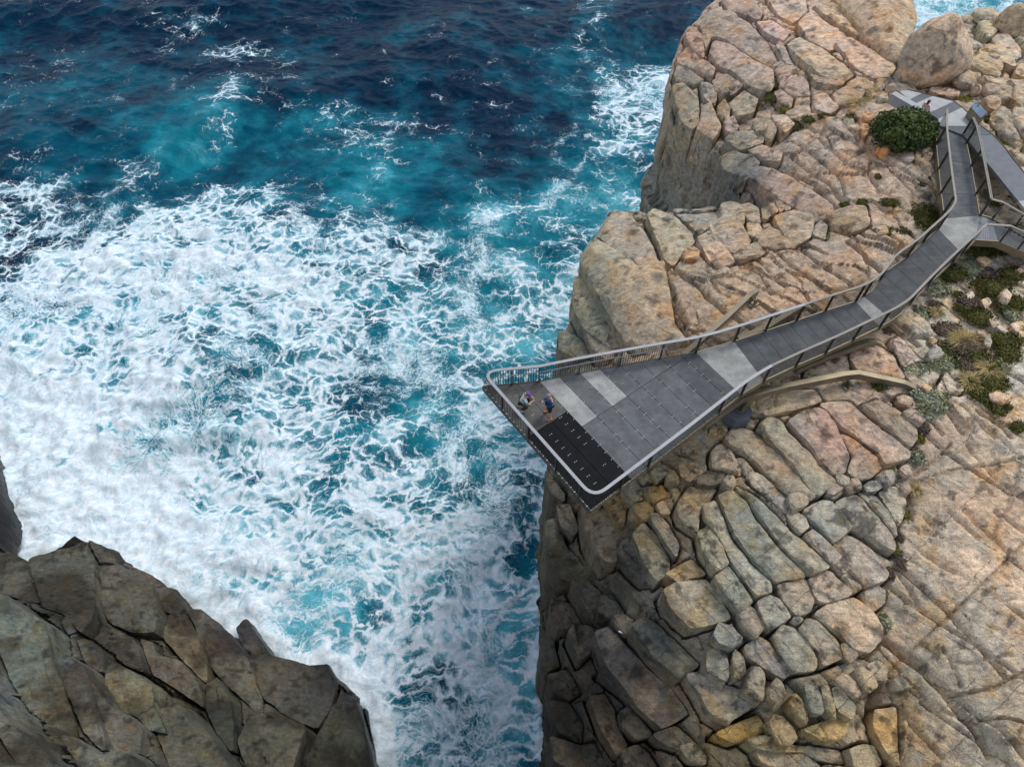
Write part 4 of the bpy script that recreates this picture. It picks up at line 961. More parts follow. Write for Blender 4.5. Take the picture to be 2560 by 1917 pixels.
 ('A', SLAB, .9, .45, [(942,810),(982,757),(1060,772),(1200,842),(1338,930),(1338,978),(1260,1003),(1100,930),(1000,880)], dict(depth=4)),
 ('A', SLAB, .5, .3, [(940,690),(1000,662),(1100,692),(1090,738),(1004,736)]),
 ('A', SLAB, .6, .4, [(982,92),(1050,85),(1130,150),(1102,188),(1022,150)]),
 ('A', SLAB, .7, .45, [(820,-10),(960,-10),(1010,60),(988,88),(900,58),(850,48)], dict(depth=4)),
 ('A', SLAB, .7, .45, [(1030,-10),(1205,-10),(1213,50),(1150,98),(1080,60)]),
 ('A', SLAB, .8, .5, [(1170,110),(1222,58),(1330,112),(1408,165),(1330,218),(1230,190)]),
 ('A', SLAB, .8, .4, [(1252,30),(1310,-20),(1400,66),(1478,140),(1450,160),(1350,104)]),
 ('A', SLAB, 1.5, 1.0, [(1320,-30),(1690,-40),(1718,90),(1700,160),(1650,260),(1590,240),(1500,170),(1425,80)], dict(dome=.25)),
 ('A', SLAB, .7, .45, [(1340,200),(1404,168),(1520,232),(1630,292),(1600,340),(1520,350),(1440,310),(1380,240)]),
 ('A', SLAB, .7, .45, [(1120,200),(1182,162),(1296,232),(1392,292),(1432,340),(1380,370),(1280,350),(1160,260)]),
 ('A', SLAB, .6, .4, [(1082,352),(1160,330),(1220,370),(1230,430),(1150,440),(1092,400)]),
 ('A', SLAB, .6, .4, [(1232,332),(1330,292),(1396,332),(1380,388),(1290,388),(1242,370)]),
 ('A', SLAB, .6, .4, [(1332,430),(1420,382),(1490,410),(1440,470),(1352,478)]),
 ('A', SLAB, .5, .35, [(1242,440),(1300,422),(1358,490),(1330,518),(1252,500)]),
 ('A', SLAB, .5, .35, [(1060,420),(1090,408),(1150,450),(1140,490),(1090,470)]),
 ('K', BLK, 1.4, .6, [(1590,300),(1660,272),(1838,284),(1848,420),(1740,480),(1650,440)], dict(depth=3)),
 ('K', BLK, .6, .5, [(1760,540),(1850,460),(2000,510),(2130,560),(2200,640),(2180,750),(2110,800),(1990,720),(1850,620)]),
 ('K', BLK, .9, .4, [(1600,680),(1700,622),(1850,652),(2020,730),(2100,800),(2120,870),(1940,828),(1800,738),(1660,740)]),
 ('K', BLK, 1.1, .4, [(1450,850),(1540,762),(1680,752),(1796,852),(1905,980),(1860,1050),(1700,1000),(1560,920)]),
 ('K', BLK, 1.0, .35, [(1692,762),(1800,744),(1920,832),(1940,890),(1900,958),(1802,858)]),
 ('K', SLAB, .7, .4, [(1564,1092),(1700,1062),(1900,1080),(2080,1200),(2060,1340),(1880,1328),(1726,1150)]),
 ('K', BLK, .8, .35, [(1640,1352),(1800,1334),(1900,1390),(1860,1500),(1740,1450)]),
 ('K', BLK, .7, .4, [(1760,1560),(1900,1462),(2050,1540),(2130,1656),(2000,1760),(1800,1640)]),
 ('K', BLK, .8, .4, [(2080,1480),(2180,1420),(2300,1600),(2300,1900),(2150,1750),(2060,1600)]),
 ('K', BLK, .7, .4, [(2080,1190),(2250,1150),(2300,1400),(2180,1420),(2070,1340)]),
 ('K', BLK, .6, .3, [(2130,900),(2230,870),(2230,1040),(2100,1000)]),
 ('K', SLAB, .5, .3, [(310,1210),(430,1147),(600,1162),(700,1230),(640,1248),(480,1258)]),
 ('K', SLAB, .5, .3, [(920,1212),(1000,1187),(1200,1212),(1330,1270),(1300,1328),(1100,1290),(940,1270)]),
 ('W', BLK, .6, .4, [(1380,380),(1440,300),(1500,330),(1600,470),(1650,600),(1600,640),(1480,520)]),
 ('W', BLK, .5, .3, [(1460,560),(1540,600),(1656,700),(1656,760),(1560,700)]),
 ('V', SLAB, .4, .2, [(215,840),(290,800),(440,950),(490,980),(430,1000),(330,1050),(250,900)]),
 ('V', BLK, .35, .15, [(660,1150),(690,1090),(745,1160),(765,1245),(700,1250)]),
 ('V', BLK, .35, .15, [(610,1228),(655,1155),(696,1250),(640,1250)]),
 ('V', BLK, .35, .15, [(752,1160),(790,1180),(825,1240),(790,1256),(768,1240)]),
]
LB = [
 (1.2, .5, [(150,860),(160,700),(250,625),(340,575),(396,690),(406,830),(418,920),(360,1000),(260,900)]),
 (1.1, .5, [(404,690),(510,694),(600,752),(656,802),(688,900),(678,1000),(560,986),(440,926),(412,830)]),
 (.9, .4, [(524,694),(640,742),(718,800),(778,880),(750,918),(692,888),(652,800)]),
 (.9, .4, [(684,1000),(704,904),(800,914),(846,1000),(886,1100),(868,1198),(764,1090)]),
 (1.0, .6, [(812,902),(880,912),(988,1010),(1058,1090),(1098,1250),(1080,1326),(1002,1248),(902,1148)]),
 (1.1, .7, [(1064,1092),(1160,1097),(1300,1127),(1398,1170),(1428,1230),(1388,1326),(1330,1386),(1204,1328),(1104,1250)]),
 (1.2, .6, [(1250,1560),(1336,1424),(1424,1294),(1518,1282),(1556,1400),(1590,1580),(1450,1640)]),
 (1.4, .4, [(0,850),(60,850),(170,932),(256,982),(256,1110),(246,1250),(266,1380),(246,1490),(100,1340),(0,1200)]),
 (1.3, .35, [(256,1112),(300,1092),(406,1162),(414,1300),(426,1440),(400,1480),(330,1400),(274,1250)]),
 (1.2, .35, [(424,1200),(470,1304),(556,1344),(616,1404),(560,1494),(436,1504),(430,1400)]),
 (1.0, .3, [(312,1012),(360,1012),(456,1082),(440,1158),(362,1130)]),
 (1.1, .3, [(474,1080),(558,1004),(598,1060),(618,1158),(542,1130)]),
 (1.0, .3, [(446,1096),(600,1174),(676,1232),(668,1318),(716,1418),(624,1396),(566,1336),(474,1296),(424,1192)]),
 (1.1, .35, [(594,1012),(650,1032),(660,1088),(758,1102),(846,1202),(858,1300),(764,1236),(644,1158)]),
 (1.3, .5, [(642,1390),(692,1314),(800,1314),(898,1412),(996,1560),(960,1640),(684,1620),(654,1470)]),
 (1.0, .35, [(872,1202),(930,1184),(988,1282),(998,1400),(988,1496),(904,1400),(862,1310)]),
 (1.1, .5, [(1004,1440),(1092,1354),(1200,1344),(1324,1404),(1236,1560),(1180,1640),(1020,1620)]),
 (1.1, .4, [(-40,1240),(0,1240),(96,1374),(196,1500),(250,1580),(100,1640),(-60,1600)]),
 (.9, .3, [(250,940),(300,892),(355,932),(340,980),(280,990)]),
 (1.0, .4, [(-30,690),(60,662),(148,704),(146,846),(60,830),(-30,800)]),
 (.8, .3, [(-60,180),(-40,240),(-14,330),(6,480),(14,636),(-60,630)]),
 (1.0, .35, [(274,1422),(430,1514),(556,1504),(640,1570),(560,1660),(290,1640)]),
 (.9, .35, [(505,700),(560,760),(600,860),(590,980),(530,960)]),
]
PITS_R = [np.array(hit_pts(b[0], b[4], plat_r, b[2] * .5))[:, :2] for b in BL]
PITS_L = [np.array(hit_pts('D', b[2], plat_l, b[0] * .7))[:, :2] for b in LB]
xs = np.r_[np.arange(-4.5, 1.5, 0.12), np.arange(1.5, 27, 0.068), np.arange(27, 62, 0.3)]
ys = np.r_[np.arange(-10, 2.5, 0.25), np.arange(2.5, 26, 0.068), np.arange(26, 60, 0.115), np.arange(60, 84, 0.4)]
right_cliff = cliff('cliff', LAND_R, plat_r, xs, ys, 7.0, cr, 0.30, 0.14, PITS_R, 1.0, True)
crl = [([p[:2] for p in hit_pts('D', pts, plat_l)], w, dpt) for pts, w, dpt in
       (([(0, 1230), (100, 1370), (200, 1500), (260, 1560)], .25, .8), ([(460, 1090), (600, 1180), (690, 1240), (800, 1260)], .25, .7), ([(400, 690), (410, 830), (425, 920)], .2, .5), ([(1430, 1230), (1330, 1400), (1240, 1560)], .25, 1.0), ([(410, 1150), (420, 1300), (430, 1450)], .12, .3))]
left_cliff = cliff('cliff_across_gap', LAND_L, plat_l, np.arange(-62, 5, 0.14), np.arange(-12, 66, 0.14), 3.5, crl, 0.6, 1.2, PITS_L, .9)
for i, b in enumerate(BL):
    t, nm, h, r, pts = b[:5]; kw = dict(b[5]) if len(b) > 5 else {}
    if t == 'A' and kw.get('depth', 0) >= 5: kw['depth'] = 2.6
    obj(nm, block_mesh(nm, t, pts, plat_r, h=h * .5, r=r, shrink=-0.03, flatten=.45 if t in 'ECGH' else .75, **kw), M['rock'], right_cliff)
for h, r, pts in LB:
    obj(BLK, block_mesh(BLK, 'D', pts, plat_l, h=h * .8, r=r * .8, depth=4, tilt=.24, rough=1.3, bright=random.uniform(.62, 1.35), tshift=np.array([random.uniform(.90, 1.08), 1, random.uniform(.90, 1.12)])), M['rock'], left_cliff)

# loose boulders, each a thing of its own: (tile, height, radius, outline, name, label, options)
OB = (1.18, .95, .72); GY = (.94, 1.0, 1.06); PK = (1.08, .98, .93)
LOOSE = [
 ('K', 2.6, 1.3, [(1845,290),(1900,180),(2010,90),(2130,65),(2240,100),(2250,480),(2130,555),(2000,510),(1870,420)], 'boulder', 'huge rounded tan boulder perched on the ridge beside the far white surf', dict(dome=.35)),
 ('A', 2.6, 1.3, [(1662,260),(1704,150),(1760,82),(1820,77),(1850,110),(1870,170),(1930,250),(1953,320),(1900,380),(1830,398),(1740,370),(1682,330)], 'boulder', 'giant egg shaped orange granite dome with a long vertical crease', dict(dome=.3, depth=3.5)),
 ('K', 1.5, .7, [(1480,300),(1560,170),(1660,115),(1800,130),(1860,200),(1838,268),(1600,272),(1490,350)], 'boulder', 'rounded tan boulder against the surf next to the huge perched boulder', dict(dome=.3)),
 ('K', 1.1, .5, [(1320,280),(1380,215),(1500,210),(1520,260),(1480,330),(1400,330)], 'boulder', 'small domed boulder at the water line of the ridge, between two larger ones', dict(dome=.3)),
 ('K', .9, .4, [(1100,270),(1160,225),(1280,260),(1310,310),(1220,330),(1120,290)], 'boulder', 'dark grey boulder against the surf just behind the giant egg shaped dome', dict(dome=.3, bright=.72)),
 ('K', .9, .4, [(1140,370),(1220,330),(1310,370),(1310,430),(1200,440)], 'boulder', 'blocky grey boulder in the gully behind the giant egg shaped dome', dict(dome=.2)),
 ('K', .9, .4, [(1420,640),(1530,580),(1640,600),(1620,680),(1500,690),(1430,690)], 'boulder', 'cracked brown boulder in the middle of the ridge of piled rocks', dict(dome=.3)),
 ('K', 1.5, .5, [(1240,1170),(1330,1040),(1440,970),(1560,980),(1560,1090),(1480,1200),(1440,1250),(1300,1230)], 'boulder', 'angular tan boulder leaning at the foot of the giant egg shaped dome', dict()),
 ('K', .8, .3, [(1480,1180),(1540,1150),(1610,1270),(1570,1350),(1500,1310)], 'boulder', 'narrow grey boulder wedged between the leaning boulder and the ridge', dict(tshift=GY)),
 ('K', .9, .4, [(1620,1280),(1720,1150),(1850,1190),(1860,1280),(1760,1340),(1650,1330)], 'boulder', 'dome shaped tan boulder uphill of the tilted information sign', dict(dome=.3)),
 ('K', .7, .3, [(420,1110),(480,1030),(570,1040),(580,1100),(500,1135)], 'boulder', 'small rounded boulder below the crack beside the giant dome', dict(dome=.3)),
 ('K', .9, .4, [(440,990),(520,900),(620,960),(680,1080),(640,1180),(570,1110)], 'boulder', 'egg shaped tan boulder at the lower end of the deep dark cleft', dict(dome=.3)),
 ('K', .5, .25, [(180,1350),(260,1260),(340,1310),(330,1380),(230,1390)], 'boulder', 'low rough boulder just left of the pale concrete seat wall', dict()),
 ('E', .7, .3, [(1885,270),(1960,230),(2030,250),(2110,350),(2070,375),(1960,330)], 'boulder', 'smooth grey wedge shaped boulder beside the grey shrubs near the long beam end', dict(tshift=GY, dome=.25)),
 ('E', .55, .2, [(1230,900),(1290,885),(1360,920),(1350,980),(1300,990),(1250,950)], 'boulder', 'small cracked stone at the lower tips of the finger slabs, topmost of its cluster', dict()),
 ('E', .55, .18, [(1130,1070),(1260,960),(1300,970),(1295,1020),(1200,1085)], 'boulder', 'slanting elongated stone lying below the finger slabs', dict()),
 ('E', .55, .2, [(1380,930),(1440,915),(1480,980),(1470,1040),(1430,1045),(1385,975)], 'boulder', 'upright bean shaped stone in the gap below the finger slabs', dict(dome=.3)),
 ('E', .45, .18, [(1310,1000),(1360,955),(1410,1000),(1415,1065),(1350,1080)], 'boulder', 'small dark wedge stone beside the bean shaped stone', dict(bright=.7)),
 ('E', .7, .32, [(1500,1000),(1560,950),(1680,935),(1700,985),(1640,1040),(1530,1055)], 'boulder', 'sausage shaped grey stone with two ring cracks, lying on its side', dict(dome=.3, tshift=GY)),
 ('E', .8, .35, [(1625,900),(1700,845),(1780,845),(1810,900),(1790,970),(1712,998),(1692,940)], 'boulder', 'rounded cracked grey boulder propped behind the sausage shaped stone', dict(dome=.3, tshift=GY)),
 ('E', .6, .28, [(1860,830),(1920,785),(1990,830),(1980,880),(1900,885)], 'boulder', 'round pale stone among shrubs at the top of the dark crevice', dict(dome=.3)),
 ('E', .6, .3, [(1870,1000),(1930,960),(1970,1020),(1950,1070),(1890,1060)], 'boulder', 'small round stone half buried in dry plants in the crevice', dict(dome=.3)),
 ('C', .9, .3, [(775,345),(820,308),(900,312),(912,340),(840,372),(780,370)], 'boulder', 'blackish lichen covered boulder on the ledge right of the platform', dict(bright=.42, tshift=(.95, 1, 1.06))),
 ('E', .8, .35, [(105,960),(150,895),(220,900),(240,970),(200,1035),(130,1010)], 'boulder', 'round pale grey stone resting beside the blackish boulder', dict(dome=.35, tshift=GY, bright=1.15)),
 ('E', .5, .2, [(235,940),(280,915),(325,930),(320,965),(260,965)], 'boulder', 'small flat tan pebble next to the round pale grey stone', dict()),
 ('E', .75, .28, [(760,1090),(880,1065),(950,1100),(955,1170),(840,1225),(780,1220)], 'boulder', 'cube shaped brown boulder at the lower end of the second finger slab', dict(dome=.1)),
 ('C', 1.1, .18, [(850,1030),(880,970),(940,980),(985,1040),(930,1090),(870,1070)], 'boulder', 'angular dark grey cube shaped boulder below the big flat grey block', dict(tshift=GY, dome=.04, bright=.95)),
 ('C', 1.1, .2, [(815,1170),(830,1070),(910,1090),(925,1180),(900,1235),(820,1200)], 'boulder', 'upright grey slab with an orange stained edge under the dark cube boulder', dict(tshift=GY, dome=.04)),
 ('C', .8, .2, [(922,1180),(950,1082),(990,1120),(995,1200),(927,1240)], 'boulder', 'narrow brown block standing right of the upright grey slab', dict()),
 ('G', 1.2, .4, [(730,870),(800,630),(900,650),(930,720),(910,950),(880,1005),(740,910)], 'boulder', 'tall tapered brown boulder lying against the large grey block, widest of the pile', dict(dome=.25)),
 ('G', 1.1, .35, [(925,900),(1050,755),(1100,790),(1130,900),(1080,980),(990,1040),(930,990)], 'boulder', 'tooth shaped brown boulder right of the tall tapered one', dict(dome=.2)),
 ('G', 1.0, .3, [(1140,1000),(1230,910),(1280,960),(1340,1060),(1345,1180),(1310,1240),(1250,1190),(1160,1080)], 'boulder', 'ochre ridged boulder left of the three upright grey stones', dict(dome=.15, tshift=(1.12, .97, .75))),
 ('G', 1.1, .35, [(1330,840),(1430,820),(1480,930),(1505,1070),(1470,1120),(1380,1110),(1340,1000)], 'boulder', 'broad loaf shaped grey stone, first of three upright stones in a row', dict(dome=.25, tshift=GY)),
 ('G', 1.0, .25, [(1484,830),(1560,840),(1610,1000),(1620,1180),(1570,1180),(1512,1080)], 'boulder', 'thin upright grey stone, middle of three in a row', dict(dome=.15)),
 ('G', .9, .2, [(1592,870),(1650,850),(1830,1040),(1780,1170),(1650,1100),(1604,1000)], 'boulder', 'slab like grey stone with a pointed corner, last of three in a row', dict(dome=.05, tshift=GY)),
 ('G', 1.0, .35, [(1610,790),(1700,710),(1796,762),(1896,910),(1820,960),(1700,880)], 'boulder', 'split loaf shaped stone with an orange lower side, left of its grey twin', dict(dome=.25)),
 ('G', 1.1, .4, [(1804,690),(1900,650),(2000,720),(2040,840),(1940,910),(1876,820)], 'boulder', 'rounded grey stone, right twin of the split loaf shaped stone', dict(dome=.3)),
 ('G', 1.0, .3, [(960,1200),(1010,1120),(1120,1150),(1220,1280),(1250,1350),(1170,1430),(1060,1420),(1000,1310)], 'boulder', 'lowest wedge shaped brown boulder, ochre at its base, alone on the ledge', dict(dome=.1, tshift=(1.1, .98, .78))),
 ('G', .6, .15, [(1280,1290),(1440,1220),(1600,1150),(1780,1170),(1740,1310),(1640,1380),(1480,1390),(1400,1340)], 'boulder', 'flat ochre flagstone with a jagged left end under the three upright stones', dict(dome=.03, tshift=(1.15, .98, .66))),
 ('G', .8, .3, [(1930,640),(2030,590),(2140,640),(2130,780),(2010,790)], 'boulder', 'blocky pale grey boulder at the foot of the dark crevice', dict(dome=.15, tshift=GY)),
 ('G', .7, .25, [(1680,430),(1740,410),(1840,540),(1760,610),(1700,560)], 'boulder', 'small wedge of grey rock under the large orange patched block', dict()),
 ('C', .7, .2, [(1630,1230),(1700,1190),(1785,1202),(1700,1270),(1640,1272)], 'boulder', 'flat triangular grey rock lying on the smooth slope right of the crevice', dict(dome=.1, tshift=GY)),
 ('G', .5, .25, [(1195,180),(1240,155),(1300,180),(1270,215),(1220,215)], 'boulder', 'little round grey stone caught between two big loaf blocks', dict(dome=.4, tshift=GY)),
 ('H', .9, .3, [(470,150),(540,100),(580,150),(580,200),(530,220),(480,180)], 'boulder', 'grey boulder touching the underside edge of the platform corner', dict(dome=.2, tshift=GY)),
 ('H', .8, .3, [(612,150),(680,130),(720,180),(650,215),(615,200)], 'boulder', 'flat topped ochre boulder alone on the ledge right of the platform corner', dict(dome=.1, tshift=(1.15, .98, .7))),
 ('H', .8, .25, [(530,240),(610,210),(640,240),(630,300),(570,325),(540,290)], 'boulder', 'square ochre boulder below the flat topped one', dict(tshift=(1.1, .98, .75))),
 ('H', .6, .2, [(652,240),(690,215),(730,280),(680,290)], 'boulder', 'small brown wedge right of the square ochre boulder', dict()),
 ('H', .9, .3, [(620,70),(690,20),(756,60),(746,108),(700,78),(652,122)], 'boulder', 'large tan boulder by the platform rail, uppermost of the ledge boulders', dict()),
 ('H', .8, .25, [(702,84),(740,48),(780,110),(740,130),(700,122)], 'boulder', 'tan boulder pressed against the larger one on the ledge', dict()),
 ('H', .7, .3, [(772,22),(850,10),(880,50),(840,110),(784,92)], 'boulder', 'pinkish tan boulder on the ledge near the blackish boulder', dict(tshift=PK)),
 ('H', .7, .25, [(560,100),(610,62),(632,110),(582,125)], 'boulder', 'small tan rock tucked under the platform edge', dict()),
 ('E', .5, .2, [(0,440),(50,420),(70,470),(20,500),(-20,480)], 'boulder', 'little ochre rock below the concrete footing, nearest the platform', dict(tshift=(1.1, .98, .7))),
 ('E', .5, .2, [(60,430),(120,410),(150,450),(130,500),(70,490)], 'boulder', 'little mossy rock below the concrete footing, touching the first finger slab', dict(tshift=(1.05, 1, .75))),
 ('B', .8, .3, [(640,270),(670,245),(720,270),(710,300),(650,305)], 'boulder', 'orange brown lone block at the upper end of the long crack', dict(tshift=OB)),
 ('V', .8, .15, [(540,930),(590,860),(665,930),(640,960),(550,975)], 'boulder', 'pale grey pyramid shaped boulder in the sand by the ramp', dict(dome=.1, tshift=GY)),
 ('V', .4, .15, [(540,800),(580,795),(600,830),(570,860)], 'boulder', 'small orange stone just above the pyramid shaped boulder', dict(tshift=OB)),
 ('V', .5, .2, [(1125,450),(1170,400),(1225,460),(1190,520),(1140,500)], 'boulder', 'pinkish grey boulder between green cushions, largest in the planted slope', dict(tshift=PK)),
 ('V', .4, .15, [(980,490),(1030,470),(1060,510),(1010,560)], 'boulder', 'pinkish stone in the middle of the green cushion plants', dict(tshift=PK)),
 ('V', .35, .12, [(858,440),(900,420),(918,460),(870,478)], 'boulder', 'small pale stone at the sandy edge of the green cushions', dict()),
 ('V', .4, .15, [(1045,650),(1085,640),(1110,690),(1075,720)], 'boulder', 'pink stone below the largest green cushion', dict(tshift=PK)),
 ('V', .3, .1, [(1100,705),(1150,702),(1195,750),(1170,770)], 'boulder', 'flat narrow stone right of the pink stone', dict()),
 ('V', .35, .12, [(1005,800),(1030,780),(1055,840),(1040,890),(1010,860)], 'boulder', 'thin standing grey stone on the sandy path', dict(tshift=GY)),
 ('V', .5, .25, [(1040,1270),(1110,1245),(1190,1270),(1210,1330),(1140,1350),(1060,1310)], 'boulder', 'low mauve rounded rock beside the lowest green cushions', dict(tshift=PK)),
 ('V', .4, .15, [(485,1210),(520,1190),(565,1225),(530,1250)], 'boulder', 'small orange stone near the end of the long bronze beam', dict(tshift=OB)),
 ('V', .4, .15, [(1225,690),(1280,670),(1320,720),(1270,760)], 'boulder', 'pink angular rock at the right margin below the stairs', dict(tshift=PK)),
 ('V', .4, .15, [(1255,250),(1290,235),(1325,260),(1290,280)], 'boulder', 'small pale rock in the green cushion under the stairs', dict(tshift=PK)),
 ('V', .4, .15, [(940,150),(1000,128),(1055,175),(1010,205),(950,190)], 'boulder', 'flat orange rock in the sand right under the stair landing', dict(tshift=OB)),
 ('W', .7, .3, [(280,480),(310,420),(370,430),(390,490),(340,530)], 'boulder', 'orange stone in the ring round the bush, uppermost big one', dict(tshift=OB, dome=.25)),
 ('W', .5, .2, [(370,520),(400,480),(430,510),(420,560),(380,560)], 'boulder', 'pale stone in the bush ring, next to the uppermost orange one', dict(dome=.25)),
 ('W', .6, .25, [(420,460),(470,450),(495,500),(460,540),(432,510)], 'boulder', 'brown block half under the left side of the bush', dict(dome=.2)),
 ('W', .7, .3, [(455,600),(490,555),(540,570),(560,620),(530,655),(470,640)], 'boulder', 'bright orange stone in the bush ring, beside a green moss cushion', dict(tshift=(1.3, .92, .55), dome=.25)),
 ('W', .5, .2, [(410,580),(450,545),(480,572),(440,610)], 'boulder', 'small brown stone in the bush ring between two orange ones', dict(dome=.2)),
 ('W', .5, .2, [(555,590),(562,552),(600,552),(612,598)], 'boulder', 'small pinkish stone tucked under the lower edge of the bush', dict(tshift=PK)),
 ('W', .6, .25, [(650,690),(690,640),(740,660),(750,710),(710,740)], 'boulder', 'grey stone with a pale face at the lower end of the bush ring', dict(tshift=GY, dome=.25)),
 ('W', .5, .2, [(752,680),(780,642),(806,690),(800,740),(768,740)], 'boulder', 'brown split stone right of the pale faced one in the bush ring', dict(dome=.25)),
 ('W', .5, .2, [(812,650),(840,616),(880,640),(852,690)], 'boulder', 'tan stone between bush and ramp, upper of the last pair', dict(dome=.2)),
 ('W', .5, .2, [(832,700),(870,658),(905,680),(880,730)], 'boulder', 'tan stone between bush and ramp, lower of the last pair', dict(dome=.2)),
 ('W', .5, .2, [(755,592),(790,552),(820,580),(800,620)], 'boulder', 'pale stone poking out of the lower right edge of the bush', dict(dome=.2)),
 ('W', .6, .25, [(300,360),(340,335),(410,340),(400,390),(330,400)], 'boulder', 'long reddish stone at the left edge of the bush', dict(tshift=OB)),
 ('W', .4, .15, [(205,300),(230,280),(262,320),(240,338)], 'boulder', 'small reddish stone in the dry grass left of the bush', dict(tshift=OB)),
 ('W', .4, .15, [(270,340),(295,310),(318,350),(295,372)], 'boulder', 'small pink stone between dry grass and the bush', dict(tshift=PK)),
 ('W', .4, .15, [(1440,1030),(1470,1020),(1540,1100),(1540,1130),(1500,1120)], 'boulder', 'long pale stone lying in the planted wedge between ramp and path', dict(tshift=PK, bright=1.15)),
 ('B', .5, .25, [(1530,160),(1580,150),(1590,185),(1545,195)], 'boulder', 'small tan rock beside the dark green cushions left of the ramp', dict()),
]
def blob_mesh(name, t, pts, seed, taper=.25, bright=1.0):
    """a free standing rounded boulder with a few broken faces"""
    p = np.array(T(t, pts)); (u0, v0), (u1, v1) = p.min(0), p.max(0); u, v = (u0 + u1) / 2, (v0 + v1) / 2
    ra = ray(u, v); phi = math.atan2(ra[2], ra[1]); c = 1.0
    for _ in range(12):
        x, y, zg = hit(u, v1 - 2, plat_r, 0.0)
        zc = zg + c * .72; depth_ = (CAMZ - zc) / ra[2]; m = depth_ / FPX
        a = (u1 - u0) / 2 * m; hv = (v1 - v0) / 2 * m; b = min(.95 * a, hv / math.sin(phi) * .9)
        c = max(.35 * a, math.sqrt(max(hv * hv - (b * math.sin(phi)) ** 2, 0)) / math.cos(phi))
        c = min(c, 1.5 * a)
    x, y = (float(q) for q in P(u, v, zc))
    bm = bmesh.new(); bmesh.ops.create_icosphere(bm, subdivisions=5, radius=1.0)
    D = np.array([tuple(q.co) for q in bm.verts]); F = [[q.index for q in f.verts] for f in bm.faces]; bm.free()
    r_ = np.random.RandomState(seed); R = 1 + .13 * fbm(D[:, 0] * 1.1 + seed, D[:, 1] * 1.1, D[:, 2] * 1.1, 3) + .025 * fbm(D[:, 0] * 5 + seed, D[:, 1] * 5, D[:, 2] * 5, 3)
    Q = D * R[:, None]
    for _ in range(9):
        nrm = r_.normal(size=3); nrm /= np.linalg.norm(nrm); k = r_.uniform(.74, .95); over = np.maximum(Q @ nrm - k, 0); Q = Q - (over * .85)[:, None] * nrm
    cr_ = np.abs(noise3(Q[:, 0] * 1.6 + seed, Q[:, 1] * 1.6, Q[:, 2] * .5)); Q = Q * (1 - .035 * (1 - sstep(0, .05, cr_)))[:, None]
    Q[:, :2] *= (1 - taper * Q[:, 2])[:, None]
    Q = Q * np.array([a, b, c]) + np.array([x, y, zc])
    me = mesh_np(name, Q, F3=F); me.set_sharp_from_angle(angle=math.radians(35))
    attr(me, 'tint', tint(Q[:, 0], Q[:, 1], Q[:, 2]) * bright); attr(me, 'wet', np.zeros(len(Q)))
    return me
for i_, (t, h, r, pts, nm, lab, kw) in enumerate(LOOSE):
    if i_ < 12 and t in 'KA': me = blob_mesh(nm, t, pts, i_ * 13 + 2, .22 if i_ == 1 else .08, kw.get('bright', 1.05))
    else: me = block_mesh(nm, t, pts, plat_r, h=h * (.8 if t in 'GCHE' else .55), r=r * (.8 if t in 'GCHE' else 1.5), flatten=.4 if t in 'GCHE' else .8, **kw)
    c = np.zeros(len(me.vertices) * 3, np.float32); me.vertices.foreach_get('co', c); c = c.reshape(-1, 3)
    o0 = c[:, :2].mean(0); z0 = c[:, 2].min()
    c -= np.array([o0[0], o0[1], z0], np.float32); me.vertices.foreach_set('co', c.ravel()); me.update()
    o = obj(nm, me, M['rock']); o.location = (o0[0], o0[1], z0)
    tag(o, lab, 'boulder', 'loose boulders on the headland')
# wet rocks at the foot of the wall across the gap
for pts, lab in (([(1000,960),(1050,930),(1090,990),(1150,1080),(1080,1085),(1020,1030)], 'dark wet pointed rock washed by foam below the wall across the gap'),
                 ([(1300,1127),(1400,1127),(1440,1200),(1430,1232),(1380,1180)], 'dark wet flat rock at the lowest corner of the wall across the gap')):
    me = block_mesh('sea_rock', 'D', pts, plat_l, h=.4, r=.4, depth=4, rough=2)
    o = obj('sea_rock', me, M['rock']); tag(o, lab, 'rock', 'wet rocks in the surf')

# a scrap of white litter on the dark slab
lx, ly, lz_ = hit(*T('C', [(440, 1018)])[0], plat_r, .75)
mb = MB(); mb.tube([(-.10, 0, 0), (-.09, 0, 0), (.05, 0, 0), (.08, 0, 0), (.12, 0, 0)], [.02, .038, .038, .016, .016], 10)
o = mb.build('plastic_bottle', simple('white_plastic', (.7, .72, .74), .4), None, True); o.location = (lx, ly, lz_ + .04); o.rotation_euler.z = -.5
tag(o, 'small white bottle lying on the large dark slab below the platform', 'bottle')
